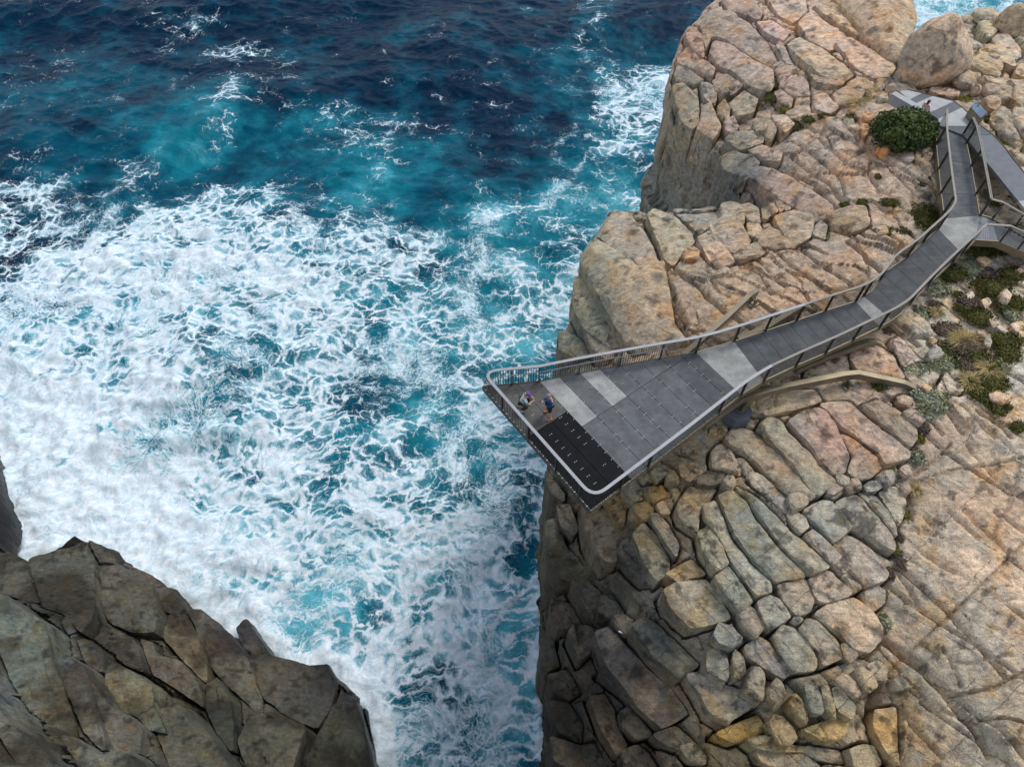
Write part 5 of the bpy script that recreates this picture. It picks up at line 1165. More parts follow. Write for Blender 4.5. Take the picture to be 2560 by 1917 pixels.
# ---------------------------------------------------------------- lookout, ramp, stairs, path
def grating(name, col, scale=28.0, contrast=0.35, rough=0.65, spec=0.2):
    """pultruded grating: small square holes, dirt in the corners"""
    n = NT(name); p = n.pos()
    rot = n.mapping(p, (0, 0, -JA), (1, 1, 1))
    sep = n.t.nodes.new('ShaderNodeSeparateXYZ'); n.put(sep.inputs[0], rot)
    fx = n.math('ABSOLUTE', n.math('SUBTRACT', n.math('FRACT', n.math('MULTIPLY', sep.outputs[0], scale)), 0.5))
    fy = n.math('ABSOLUTE', n.math('SUBTRACT', n.math('FRACT', n.math('MULTIPLY', sep.outputs[1], scale)), 0.5))
    hole = n.math('MULTIPLY', n.smooth(fx, 0.36, 0.26), n.smooth(fy, 0.36, 0.26))
    k = n.noise(p, 1.7, 5, 0.65)
    c = n.mix(1.0, col, n.mix(n.smooth(k, 0.3, 0.7), (0.76, 0.76, 0.76), (1.22, 1.22, 1.20)), 'MULTIPLY')
    c = n.mix(n.math('MULTIPLY', hole, contrast), c, (0.012, 0.013, 0.014))
    st = n.noise(n.mapping(p, (0, 0, 0.6), (1.2, 5, 1)), 1.0, 4, 0.7)
    c = n.mix(n.math('MULTIPLY', n.smooth(st, 0.54, 0.72), 0.35), c, n.mix(1.0, c, (1.7, 1.68, 1.6), 'MULTIPLY'))
    n.bsdf(Base_Color=c, Roughness=rough, Specular_IOR_Level=spec)
    return n.m
M['deck_grey'] = grating('grey_grating', lin(99, 101, 102))
M['deck_dark'] = grating('dark_grey_grating', lin(87, 89, 91))
M['deck_light'] = grating('light_grey_grating', lin(160, 160, 156), contrast=.3)
M['deck_black'] = grating('black_grating', lin(24, 25, 27), contrast=.5, spec=0.08)
M['deck_slat'] = grating('brown_grey_grating', lin(98, 96, 92), scale=14.0, contrast=.55)
M['steel'] = simple('brushed_stainless', (0.30, 0.305, 0.32), 0.6, 0.45, 0.06, 3)
M['bronze'] = simple('bronze_coated_steel', lin(128, 118, 98), 0.42, 0.55, 0.14, 1.4)
M['bronze_rail'] = simple('stone_bronze_rail', lin(132, 127, 118), 0.60, 0.25, 0.08, 2)
M['dark_steel'] = simple('dark_grey_steel', lin(66, 63, 58), 0.5, 0.4, 0.12, 3)
M['rod'] = simple('black_rods', lin(52, 51, 50), 0.5, 0.4, 0.1, 3)
M['concrete'] = simple('pale_concrete', lin(170, 170, 168), 0.85, 0, 0.10, 2.5, 0.2)
M['concrete_dark'] = simple('dark_concrete', lin(98, 102, 106), 0.85, 0, 0.10, 2.5, 0.2)
M['concrete_mid'] = simple('grey_concrete', lin(112, 115, 119), 0.85, 0, 0.10, 2.5, 0.2)
M['footing'] = simple('footing_concrete', lin(92, 92, 98), 0.85, 0, 0.12, 3, 0.2)
M['white_dot'] = simple('white_fixings', (0.42, 0.42, 0.41), 0.5, 0, 0.05)
def mesh_sheet():
    n = NT('woven_wire_mesh')
    n.bsdf(Base_Color=lin(96, 90, 80), Roughness=0.5, Metallic=0.4, Alpha=0.34)
    return n.m
M['mesh'] = mesh_sheet()

look = empty('cantilever_lookout', (*[float(c) for c in P(1700, 1000, 38)], 36.0))
tag(look, 'steel cantilevered lookout platform and ramp jutting out over the gap', 'lookout')
def W3(u, v, z):
    x, y = P(u, v, z); return np.array([float(x), float(y), z])
def add(mb, name, mat, parent=None, smooth=False):
    """child part, given in world coordinates"""
    root = look if parent is None else parent
    base = np.zeros(3); o_ = root
    while o_ is not None: base += np.array(o_.location); o_ = o_.parent
    if name not in ('x',):
        mb.v = [tuple(np.array(v) - base) for v in mb.v]
    return mb.build(name, mat, root, smooth)
LE = [W3(*p) for p in [(1206.7,966.4,38),(1346.7,953.3,38),(1446.7,933,38),(1548,914.2,38),(1649.6,896,38),(1739.7,880.8,38),(1835.2,853.3,38.05),(1913.3,827.3,38.2),(1991.4,801.3,38.3),(2063.7,776.7,38.4),
      (2139,753.5,38.5),(2159,740.5,38.52),(2179.5,726,38.57),(2199.7,700,38.63),(2212.5,680,38.68),(2268,642,38.85),(2307.6,605.7,39.0),(2345.3,572.5,39.1),(2362,546.8,39.15),(2359.5,531.8,39.15),(2352.9,482,39.2),(2346.8,421.5,39.25),(2340.8,361,39.3),(2343,318,39.35)]]
RE = [W3(*p) for p in [(1477,1276.5,38),(1709,1100,38),(1797.6,1030,38),(1852.5,986.4,38),(1910,951.7,38.05),(1990,914,38.15),(2063.7,882.3,38.3),(2133.2,849,38.4),(2199.7,817.2,38.5),(2230,800,38.52),(2251,784,38.57),
      (2276,757,38.65),(2321,711,38.85),(2381,654,39.05),(2405,633,39.1),(2437,602,39.15)]]
IE = [W3(*p) for p in [(2449.5,539.3,39.15),(2440.4,485,39.2),(2428.3,415.5,39.25),(2416.3,358,39.3),(2407.2,337,39.32)]]

def clip_poly(poly, conv):
    """Sutherland-Hodgman, conv counter-clockwise"""
    out_ = list(poly)
    for (ax, ay), (bx, by) in zip(conv, conv[1:] + conv[:1]):
        inp, out_ = out_, []
        side = lambda p: (bx - ax) * (p[1] - ay) - (by - ay) * (p[0] - ax)
        for i in range(len(inp)):
            c, d = inp[i], inp[(i + 1) % len(inp)]
            sc, sd2 = side(c), side(d)
            if sc >= 0: out_.append(c)
            if (sc >= 0) != (sd2 >= 0):
                t = sc / (sc - sd2); out_.append((c[0] + t * (d[0] - c[0]), c[1] + t * (d[1] - c[1])))
        if not out_: return []
    return out_
t3 = lambda x, y: W3(*T('T', [(x, y)])[0], 38)
deck_poly = [tuple(p[:2]) for p in LE[:6]] + [tuple(p[:2]) for p in (RE[3], RE[2], RE[1], RE[0])]
j0, j1 = t3(580, 460)[:2], t3(1320, 1245)[:2]
da = (j1 - j0) / np.linalg.norm(j1 - j0); db = np.array([-da[1], da[0]])
if (t3(1100, 352)[:2] - j0) @ db < 0: db = -db
wj = ((t3(1100, 352)[:2] - j0) @ db) / 3.0
row = np.mean([(t3(*q)[:2] - j0) @ da for q in ((965, 850), (1085, 765), (1215, 670), (1330, 580))])
rowf = np.mean([(t3(*q)[:2] - j0) @ da for q in ((555, 890), (830, 712))])
gap = 0.010
def panel_rect(a0, a1, b0, b1):
    q = [j0 + da * a + db * b for a, b in ((a0 + gap, b0 + gap), (a1 - gap, b0 + gap), (a1 - gap, b1 - gap), (a0 + gap, b1 - gap))]
    q = [tuple(map(float, p)) for p in q]
    ar = sum(q[i][0] * q[(i + 1) % 4][1] - q[(i + 1) % 4][0] * q[i][1] for i in range(4))
    return q if ar > 0 else q[::-1]
for i in range(-4, 14):
    b0, b1 = i * wj, (i + 1) * wj
    cuts = ([(-8, rowf, 'deck_slat'), (rowf, 40, 'deck_black')] if i < 0 else [(-8, row, 'deck_light' if i in (0, 2) else 'deck_grey'), (row, 40, 'deck_grey')])
    if i in (6, 7): cuts = [(a, b, 'deck_dark') for a, b, _ in cuts]
    for a0, a1, m in cuts:
        pl = clip_poly(deck_poly, panel_rect(a0, a1, b0, b1))
        if len(pl) < 3: continue
        ar = abs(sum(pl[k][0] * pl[(k + 1) % len(pl)][1] - pl[(k + 1) % len(pl)][0] * pl[k][1] for k in range(len(pl)))) / 2
        if ar < 0.05: continue
        mb = MB(); mb.prism(pl, 37.95, 38.0); add(mb, 'deck_panel', M[m])
# ramp panels between the two edges
def along(E, f):
    E = np.asarray(E); d = np.r_[0, np.cumsum(np.linalg.norm(np.diff(E, axis=0), axis=1))]; s = f * d[-1]
    return np.array([np.interp(s, d, E[:, k]) for k in range(3)])
def ramp(Ls, Rs, n, mats):
    for i in range(n):
        g = 0.012
        q = [along(Ls, i / n + g * .1), along(Rs, i / n + g * .1), along(Rs, (i + 1) / n - g * .1), along(Ls, (i + 1) / n - g * .1)]
        mb = MB(); mb.prism([tuple(p[:2]) for p in q], [p[2] - .06 for p in q], [p[2] - .003 for p in q])
        add(mb, 'deck_panel', M[mats[i % len(mats)]])
ramp(LE[5:7], RE[3:5], 2, ['deck_light'])
ramp(LE[6:11], RE[4:9], 9, ['deck_dark'])
ramp(LE[10:12], RE[8:10], 1, ['deck_light'])
ramp(LE[11:18], RE[9:15], 7, ['deck_dark'])
lands = [LE[17], RE[14], RE[15], IE[0], LE[18]]
mb = MB(); mb.prism([tuple(p[:2]) for p in lands], [p[2] - .06 for p in lands], [p[2] - .001 for p in lands]); add(mb, 'deck_panel', M['deck_light'])
ramp(LE[18:24], IE, 8, ['deck_grey'])
# underside frame and edge beams
inner = np.array(deck_poly); cm = inner.mean(0)
mb = MB(); mb.prism([tuple(cm + (p - cm) * .985) for p in inner], 37.62, 37.93); add(mb, 'deck_frame', M['dark_steel'])
def edge_beam(pts, w=.05, h=.32, mat='bronze'):
    mb = MB(); mb.sweep(np.array(pts) - np.array([0, 0, .30]), w, h); add(mb, 'edge_beam', M[mat])
edge_beam([LE[5], LE[4], LE[3], LE[2], LE[1], LE[0]], mat='dark_steel')
edge_beam([LE[0], RE[0]], mat='dark_steel')
edge_beam(RE[0:5], mat='bronze'); edge_beam(RE[4:16]); edge_beam(LE[5:19]); edge_beam(LE[18:24]); edge_beam(IE)
mb = MB(); ring = LE[5:18] + RE[3:15][::-1]
for i in range(5, 17):                                             # spine beam under the ramp
    a_, b_ = (LE[i] + along(RE[3:15], (i - 5) / 12)) / 2, (LE[i + 1] + along(RE[3:15], (i - 4) / 12)) / 2
    mb.bar(a_ - [0, 0, .35], b_ - [0, 0, .35], .9, .4)
add(mb, 'spine_beam', M['bronze'])

def fillet(p, q, r, rad, n=7):
    """arc replacing the corner q of the path p-q-r"""
    a = (p - q) / np.linalg.norm(p - q); b = (r - q) / np.linalg.norm(r - q)
    s_, e_ = q + a * rad, q + b * rad
    return [(1 - t) ** 2 * s_ + 2 * t * (1 - t) * q + t * t * e_ for t in np.linspace(0, 1, n)]
RH = 1.15
up = np.array([0, 0, RH])
fa = fillet(LE[1], LE[0], RE[0], .75); fb = fillet(LE[0], RE[0], RE[1], .65)
silver = list(chaikin(np.array(LE[4:9][::-1]), 2, False)) + LE[1:4][::-1] + fa + fb + list(chaikin(np.array(RE[1:5]), 2, False))
mb = MB(); mb.sweep(np.array(silver) + up, .135, .04); add(mb, 'handrail', M['steel'])
mb = MB(); mb.sweep(np.array(chaikin(np.array(RE[4:16]), 2, False)) + up, .105, .04); add(mb, 'handrail', M['bronze_rail'])
mb = MB(); mb.sweep(np.array(chaikin(np.array(LE[8:24]), 2, False)) + up, .105, .04); add(mb, 'handrail', M['bronze_rail'])
mb = MB(); mb.sweep(np.array(IE) + up * .95, .13, .045); add(mb, 'handrail', M['bronze_rail'])
# grab rail inside the sea side
ins_ = lambda p: np.array(p) + np.array([*(db * 0.12 + da * 0.18), 0.0])
gr_ = [ins_(p) + [0, 0, .86] for p in [fa[6]] + fa[::-1][1:5] + LE[1:5]]
mb = MB(); mb.tube(gr_ + [gr_[-1] - [0, 0, .5]], .028, 8); add(mb, 'grab_rail', M['steel'], smooth=True)
# posts
def post(p, d, h=RH, w=.11, t=.05):
    d = np.array(d[:2]); d = d / np.linalg.norm(d); mb = MB()
    mb.box(p + np.array([0, 0, h / 2 - .1]), [*(d * t / 2), 0], [-d[1] * w / 2, d[0] * w / 2, 0], [0, 0, h / 2 + .08])
    add(mb, 'post', M['dark_steel'])
for i in list(range(1, 12)) + [13, 15, 16, 17, 19, 20, 21, 22]: post(LE[i], LE[min(i + 1, 23)] - LE[i - 1])
lz7 = t3(345, 490); post(lz7, LE[1] - LE[0])
for i in (2, 3, 4, 5, 6, 7, 8, 11, 12, 13, 14): post(RE[i], RE[i + 1] - RE[i - 1])
for f in (.2, .45, .7, .9): post(along([LE[0], RE[0]], f), RE[0] - LE[0])
for f in (.3, .6): post(along(RE[0:2], f), RE[1] - RE[0])
for i in (0, 1, 2, 3, 4): post(IE[i], IE[min(i + 1, 4)] - IE[max(i - 1, 0)], 1.08)
# balusters round the platform
bot = resample(np.array([LE[4], LE[3], LE[2], LE[1], LE[0], RE[0], RE[1], RE[2]]), .115, False)
top_path = np.array([LE[4], LE[3], LE[2], LE[1]] + fa + fb + [RE[1], RE[2]])
def near_on(path, p):
    best, bp = 1e9, None
    for a, b in zip(path[:-1], path[1:]):
        e = b - a; t = np.clip(((p - a) @ e) / (e @ e + 1e-9), 0, 1); c = a + t * e; d = np.linalg.norm(c - p)
        if d < best: best, bp = d, c
    return bp
mb = MB()
for p in bot:
    q = near_on(top_path, p)
    mb.bar(p + [0, 0, .02], q + [0, 0, RH], .022, .022, up=(0.3, 0.9, 0))
tag(add(mb, 'balusters', M['rod']), kind='stuff')
mb = MB()
for p in resample(np.array([LE[0], RE[0], RE[1], RE[2]]), .26, False): mb.box(p + [0, 0, .02], [.035, 0, 0], [0, .02, 0], [0, 0, .012])
tag(add(mb, 'edge_fixings', M['white_dot']), kind='stuff')
# bolts on the grating
mb = MB()
for i in range(-4, 9):
    for k in range(-6, 30):
        a, b = k * .42, i * wj + (.0 if i >= 0 else wj * .5)
        c = j0 + da * a + db * b
        if i < 0 and (a < rowf and k % 3): continue
        d_, inn = poly_dist(np.array([c[0]]), np.array([c[1]]), deck_poly)
        if inn[0] and d_[0] > .3 and random.random() < .75:
            for o_ in (-.05, .05): mb.box([*(c + db * o_), 38.003], [.018, 0, 0], [0, .018, 0], [0, 0, .006])
tag(add(mb, 'bolts', M['white_dot']), kind='stuff')
# woven mesh infill along the ramp
def infill(pts, h=RH - .03):
    for a, b in zip(pts[:-1], pts[1:]):
        if np.linalg.norm(b - a) < .15: continue
        mb = MB(); mb.bar((a + b) / 2 + np.array([0, 0, .06]) + (a - b) * .48, (a + b) / 2 + np.array([0, 0, .06]) + (b - a) * .48, .006, .02)
        mb = MB(); m_ = a + [0, 0, .05]; n_ = b + [0, 0, .05]; d = (b - a)[:2]; d /= np.linalg.norm(d); o_ = np.array([-d[1], d[0], 0]) * .003
        e_ = (b - a) * .02
        mb.add([m_ + e_ - o_, n_ - e_ - o_, n_ - e_ + [0, 0, h] - o_, m_ + e_ + [0, 0, h] - o_, m_ + e_ + o_, n_ - e_ + o_, n_ - e_ + [0, 0, h] + o_, m_ + e_ + [0, 0, h] + o_],
               [(0, 1, 2, 3), (7, 6, 5, 4), (0, 4, 5, 1), (1, 5, 6, 2), (2, 6, 7, 3), (3, 7, 4, 0)])
        add(mb, 'mesh_panel', M['mesh'])
infill(LE[4:19]); infill(LE[18:24]); infill(RE[2:16]); infill(IE)
# bronze box beams bolted down to the rock
m3 = lambda x, y, z: W3(*T('M', [(x, y)])[0], z)
def beam(pts, w, h):
    mb = MB(); P_ = [m3(*p) for p in pts]; mb.sweep(np.array(P_) - [0, 0, h], w, h)
    return add(mb, 'support_beam', M['bronze'])
def bracket(x, y, h=.05, s=1.0, ang=0.6):
    u, v = T('M', [(x, y)])[0]; X_, Y_, Z_ = hit(u, v, plat_r, h); mb = MB(); d = np.array([math.cos(ang), math.sin(ang), 0]); e = np.array([-d[1], d[0], 0]); c = np.array([X_, Y_, Z_])
    mb.box(c + [0, 0, .02], d * .26 * s, e * .22 * s, [0, 0, .03])
    for k in (-1, 1):
        prof = [(-.16, .03), (.16, .03), (.16, .30)] + [(.16 * math.cos(t), .30 + .16 * math.sin(t)) for t in np.linspace(0.3, math.pi - .3, 6)] + [(-.16, .30)]
        V = [c + d * px * s + e * (k * .13 + o_) * s + np.array([0, 0, pz * s]) for o_ in (-.025, .025) for px, pz in prof]
        n_ = len(prof); mb.add(V, [tuple(range(n_))[::-1], tuple(range(n_, 2 * n_))] + [(i, (i + 1) % n_, n_ + (i + 1) % n_, n_ + i) for i in range(n_)])
    mb.tube([c + e * -.2 * s + [0, 0, .30 * s], c + e * .2 * s + [0, 0, .30 * s]], .06 * s, 10)
    return add(mb, 'anchor_bracket', M['bronze'])
beam([(845, 80, 36.75), (780, 120, 36.85), (560, 330, 37.1), (400, 470, 37.35), (200, 640, 37.55)], .25, .42)
beam([(1255, 215, 37.25), (1180, 240, 37.3), (940, 390, 37.5), (680, 500, 37.55)], .25, .40)
beam([(2215, 925, 36.95), (2120, 880, 37.05), (1720, 795, 37.15), (1600, 805, 37.15), (1100, 905, 37.2), (720, 1005, 37.3), (510, 1145, 37.4), (380, 1250, 37.5)], .25, .42)
beam([(1870, 520, 37.45), (1800, 520, 37.55), (1450, 640, 37.6), (1180, 760, 37.6)], .25, .40)
for x, y in ((800, 205), (1110, 345), (1500, 705), (1620, 915)): bracket(x, y)
foot = MB(); u, v = T('M', [(670, 1165)])[0]; fx, fy, fz = hit(u, v, plat_r, .3)
hexa = [(fx + .62 * math.cos(t) * 1.1, fy + .55 * math.sin(t)) for t in np.linspace(0.2, 2 * math.pi + .2, 6, endpoint=False)]
foot.prism(hexa, fz - 1.6, fz + .25)
cb = (fx, fy, fz - 1.6)
foot.v = [tuple(np.array(v_) - cb) for v_ in foot.v]
fo = foot.build('concrete_footing', M['footing']); fo.location = cb
tag(fo, 'dark grey concrete footing block under the platform side beam', 'footing')
bracket(705, 1105, .62, 1.1)

# ---- stairs
st = empty('metal_stairs', (*W3(2490, 580, 39)[:2], 37.0))
tag(st, 'grey metal stairs with pale nosings running off beside the ramp landing', 'stairs')
U0, U1 = W3(2476.7, 546.8, 39.15), W3(2650, 645, 37.7)
B0, B1 = W3(2494.8, 605.7, 39.15), W3(2650, 672, 37.7)
q = [IE[0], RE[15], B0, U0]; mb = MB(); mb.prism([tuple(p[:2]) for p in q], 39.0, 39.146); add(mb, 'landing', M['concrete_mid'], st)
mb = MB(); pad = [IE[0] * .8 + U0 * .2, RE[15] * .8 + B0 * .2, RE[15] * .35 + B0 * .65, IE[0] * .35 + U0 * .65]
for i in range(14):
    for j in range(5):
        a = pad[0] + (pad[1] - pad[0]) * (i + .5) / 14; b = pad[3] + (pad[2] - pad[3]) * (i + .5) / 14; c = a + (b - a) * (j + .5) / 5
        mb.tube([c + [0, 0, -.005], c + [0, 0, .012]], .028, 6)
tag(add(mb, 'tactile_studs', M['white_dot'], st), kind='stuff')
NS = 16
for i in range(NS):
    f0, f1 = i / NS, (i + 1) / NS
    a, b, c, d = U0 + (U1 - U0) * f0, B0 + (B1 - B0) * f0, B0 + (B1 - B0) * f1, U0 + (U1 - U0) * f1
    z = U0[2] - .06 - (U0[2] - U1[2]) * f0
    mb = MB(); mb.prism([tuple(p[:2]) for p in (a, b, c, d)], z - .12, z); tr = add(mb, 'tread', M['deck_dark'], st)
    e = .16
    mb = MB(); mb.prism([tuple(p[:2]) for p in (a, b, b + (c - b) * e, a + (d - a) * e)], z + .001, z + .012); add(mb, 'nosing', M['concrete'], tr)
mb = MB(); mb.sweep(np.array([RE[15], B0, B1]) + [0, 0, -.34], .06, .42); add(mb, 'stringer', M['bronze'], st)
mb = MB(); mb.sweep(np.array([IE[0], U0, U1]) + [0, 0, -.34], .06, .42); add(mb, 'stringer', M['bronze'], st)
for E_ in ([RE[15], B0, B1], [IE[0], U0, U1]):
    mb = MB(); mb.sweep(np.array(E_) + [0, 0, 1.08], .13, .045); add(mb, 'handrail', M['bronze_rail'], st)
    mb = MB(); c_ = (U0 + B0) / 2; o_ = [(c_ - p) / np.linalg.norm(c_ - p) * .12 for p in E_]
    mb.tube([E_[1] + o_[1] + [0, 0, .35], E_[1] + o_[1] + [0, 0, .92], E_[2] + o_[1] + [0, 0, .95]], .025, 8); add(mb, 'grab_rail', M['steel'], st, True)
    for f in (.02, .3, .6):
        p = E_[1] + (E_[2] - E_[1]) * f; mb = MB(); mb.bar(p + [0, 0, -.1], p + [0, 0, 1.08], .05, .09, up=(1, 0, 0)); add(mb, 'post', M['dark_steel'], st)

# ---- path with a small plaza
path = empty('path', (*W3(2400, 300, 39)[:2], 39.2)); tag(path, kind='structure')
PZ = 39.42
Lp = [(625, 160), (705, 232), (755, 262), (870, 340), (945, 390), (965, 448)]
Rp = [(690, 150), (810, 178), (900, 200), (1075, 245), (1140, 295), (1300, 450)]
wz = lambda p: tuple(W3(*T('W', [p])[0], PZ)[:2])
cols = ['concrete', 'concrete_dark', 'concrete', 'concrete_dark', 'concrete']
def slab(pts, m):
    pts = [wz(p) for p in pts]; c = np.mean(np.array(pts), 0)
    mb = MB(); mb.prism([tuple(c + (np.array(p) - c) * .994) for p in pts], PZ - .14, PZ); add(mb, 'paving_slab', M[m], path)
for i in range(5): slab([Lp[i], Lp[i + 1], Rp[i + 1], Rp[i]] if i else [Lp[0], Lp[1], Rp[1], Rp[0], (640, 156)], cols[i])
slab([(965, 452), (1160, 525), (1395, 520), (1300, 452)], 'concrete_dark')
L2 = [(1160, 527), (1275, 670), (1365, 770), (1440, 860), (1520, 960), (1610, 1070), (1720, 1200)]
R2 = [(1395, 522), (1490, 625), (1560, 720), (1640, 820), (1725, 930), (1810, 1040), (1900, 1160)]
for i in range(6): slab([L2[i], L2[i + 1], R2[i + 1], R2[i]], 'concrete' if i == 5 else 'concrete_mid')
mb = MB(); edge = [W3(*T('W', [p])[0], PZ) for p in [(690, 148), (810, 175), (900, 197), (1075, 242), (1142, 292), (1302, 447), (1398, 518), (1494, 622), (1644, 817), (1815, 1037)]]
mb.sweep(np.array(edge) + [0, 0, -.2], .06, .22); add(mb, 'edging', M['dark_steel'], path)
# seat wall, its back to the bush
mb = MB(); a, b = W3(*T('W', [(575, 172)])[0], 39.8), W3(*T('W', [(830, 320)])[0], 39.8)
mb.bar(a - [0, 0, .3], b - [0, 0, .3], .42, .62)
c_ = (a + b) / 2; c_[2] = 39.0
mb.v = [tuple(np.array(v_) - c_) for v_ in mb.v]
o = mb.build('seat_wall', M['concrete']); o.location = c_
tag(o, 'low pale concrete seat wall between the bush and the plaza', 'bench')
# information sign
def sign_face():
    n = NT('sign_print'); tc = n.t.nodes.new('ShaderNodeTexCoord').outputs['Object']
    sp = n.t.nodes.new('ShaderNodeSeparateXYZ'); n.put(sp.inputs[0], tc)
    ln_ = n.math('GREATER_THAN', n.math('FRACT', n.math('MULTIPLY', sp.outputs[1], 22.0)), 0.55)
    wd = n.math('GREATER_THAN', n.noise(n.vmath('MULTIPLY', tc, (1, 22, 1)), 14, 1), 0.47)
    area = n.math('MULTIPLY', n.math('GREATER_THAN', sp.outputs[0], 0.12), n.math('LESS_THAN', n.math('ABSOLUTE', sp.outputs[1]), 0.26))
    txt = n.math('MULTIPLY', n.math('MULTIPLY', ln_, wd), area)
    pic = n.math('MULTIPLY', n.math('LESS_THAN', n.math('ABSOLUTE', n.math('ADD', sp.outputs[0], 0.28)), 0.2), n.math('GREATER_THAN', n.noise(tc, 4.5, 4), 0.55))
    c = n.mix(n.math('MULTIPLY', txt, 0.6), lin(176, 190, 208), lin(70, 84, 110))
    c = n.mix(n.math('MULTIPLY', pic, 0.8), c, lin(60, 72, 92))
    n.bsdf(Base_Color=c, Roughness=0.3)
    return n.m
sg = empty('information_sign', W3(*T('W', [(1275, 395)])[0], 39.0)); tag(sg, 'tilted pale blue information sign on a bronze lectern beside the plaza', 'sign')
q4 = [W3(*T('W', [p])[0], z) for p, z in (((1210, 290), 40.05), ((1295, 385), 40.05), ((1355, 325), 40.4), ((1260, 245), 40.4))]
ctr = np.mean(q4, 0); ex = q4[1] - q4[0]; ex /= np.linalg.norm(ex); ey = q4[3] - q4[0]; ez = np.cross(ex, ey); ez /= np.linalg.norm(ez); ey = np.cross(ez, ex)
mb = MB(); mb.box([0, 0, 0], [np.linalg.norm(q4[1] - q4[0]) / 2, 0, 0], [0, np.linalg.norm(q4[3] - q4[0]) / 2, 0], [0, 0, .02])
o = mb.build('sign_panel', sign_face(), sg)
o.matrix_local = Matrix(((ex[0], ey[0], ez[0], ctr[0] - sg.location[0]), (ex[1], ey[1], ez[1], ctr[1] - sg.location[1]), (ex[2], ey[2], ez[2], ctr[2] - sg.location[2]), (0, 0, 0, 1)))
mb = MB(); v0 = [p - ez * .03 for p in q4]; g = [np.array([p[0], p[1], 38.8]) for p in v0]
mb.add(v0 + g, [(0, 1, 2, 3), (7, 6, 5, 4)] + [(i, (i + 4), (i + 1) % 4 + 4, (i + 1) % 4) for i in range(4)]); add(mb, 'lectern', M['bronze'], sg)
# ---------------------------------------------------------------- plants
def leaf_material(name, col, trans=0.15):
    n = NT(name); p = n.pos(); t = n.attr('leaf')
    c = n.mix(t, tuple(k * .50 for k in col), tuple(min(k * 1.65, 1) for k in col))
    c = n.mix(1.0, c, n.mix(n.smooth(n.noise(p, 1.3, 3), 0.35, 0.65), (0.82, 0.84, 0.9), (1.18, 1.14, 0.95)), 'MULTIPLY')
    n.bsdf(Base_Color=c, Roughness=0.7, Specular_IOR_Level=0.25)
    return n.m
PM = {'green': leaf_material('olive_green_leaves', lin(80, 80, 34)), 'bush': leaf_material('dark_green_leaves', lin(66, 80, 40)), 'grey': leaf_material('grey_green_leaves', lin(142, 144, 118)),
      'dry': leaf_material('dry_grass', lin(156, 138, 96)), 'heath': leaf_material('brown_heath', lin(98, 84, 76)), 'moss': leaf_material('yellow_green_moss', lin(104, 100, 40))}
PM['wood'] = simple('grey_bark', lin(96, 84, 70), 0.9, 0, 0.2, 8)
def leaves(n, cen, rad, size, squash=1.0, seed=0, clump=0, elong=1.6):
    """leaf quads spread through the outer shell of an uneven dome"""
    r = np.random.RandomState(seed)
    d = r.normal(size=(n, 3)); d[:, 2] = np.abs(d[:, 2]) * .95 - .12; d /= np.linalg.norm(d, axis=1)[:, None]
    lump = 1 + .42 * fbm(d[:, 0] * 2.2 + seed, d[:, 1] * 2.2, d[:, 2] * 2.2, 3)
    if clump:
        cc = r.normal(size=(clump, 3)); cc[:, 2] = np.abs(cc[:, 2]) - .15; cc /= np.linalg.norm(cc, axis=1)[:, None]
        cc *= r.uniform(.62, 1.06, (clump, 1)); cs = r.uniform(.09, .32, clump)
        k = r.randint(0, clump, n); dd = r.normal(size=(n, 3)); dd /= np.linalg.norm(dd, axis=1)[:, None]
        pos = cc[k] + dd * cs[k][:, None] * r.uniform(.55, 1, (n, 1)) ** .5
        out_n = dd * .7 + cc[k] * .5
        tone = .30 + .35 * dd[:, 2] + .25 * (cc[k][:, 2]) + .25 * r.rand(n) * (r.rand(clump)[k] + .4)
    else:
        pos = d * (lump * r.uniform(.72, 1.03, n))[:, None]; out_n = d
        tone = .25 + .35 * r.rand(n) + .35 * (fbm(d[:, 0] * 4 + seed, d[:, 1] * 4, d[:, 2] * 4, 2) > .05)
    P_ = pos * np.asarray(rad)
    nrm = out_n + r.normal(size=(n, 3)) * .55; nrm /= np.linalg.norm(nrm, axis=1)[:, None]
    t1 = np.cross(nrm, r.normal(size=(n, 3))); t1 /= np.linalg.norm(t1, axis=1)[:, None]; t2 = np.cross(nrm, t1)
    s = size * r.uniform(.6, 1.35, n)[:, None]
    V = np.stack([P_ - t1 * s * elong * .5, P_ + t2 * s * .5, P_ + t1 * s * elong * .5, P_ - t2 * s * .5], 1).reshape(-1, 3)
    return V, np.repeat(np.clip(tone, 0, 1), 4)
def dome_core(rad, seed, k=.74):
    V, F = [], []
    nu, nv = 14, 7
    for j in range(nv):
        ph = (j / (nv - 1)) * math.pi * .62
        for i in range(nu):
            th = 2 * math.pi * i / nu
            q = 1 + .2 * float(noise3(math.cos(th) * 1.5 + seed, math.sin(th) * 1.5, ph))
            V.append((rad[0] * k * q * math.sin(ph) * math.cos(th), rad[1] * k * q * math.sin(ph) * math.sin(th), rad[2] * k * q * math.cos(ph) - .02))
    for j in range(nv - 1):
        for i in range(nu): F.append((j * nu + i, (j + 1) * nu + i, (j + 1) * nu + (i + 1) % nu, j * nu + (i + 1) % nu))
    return np.array(V), F
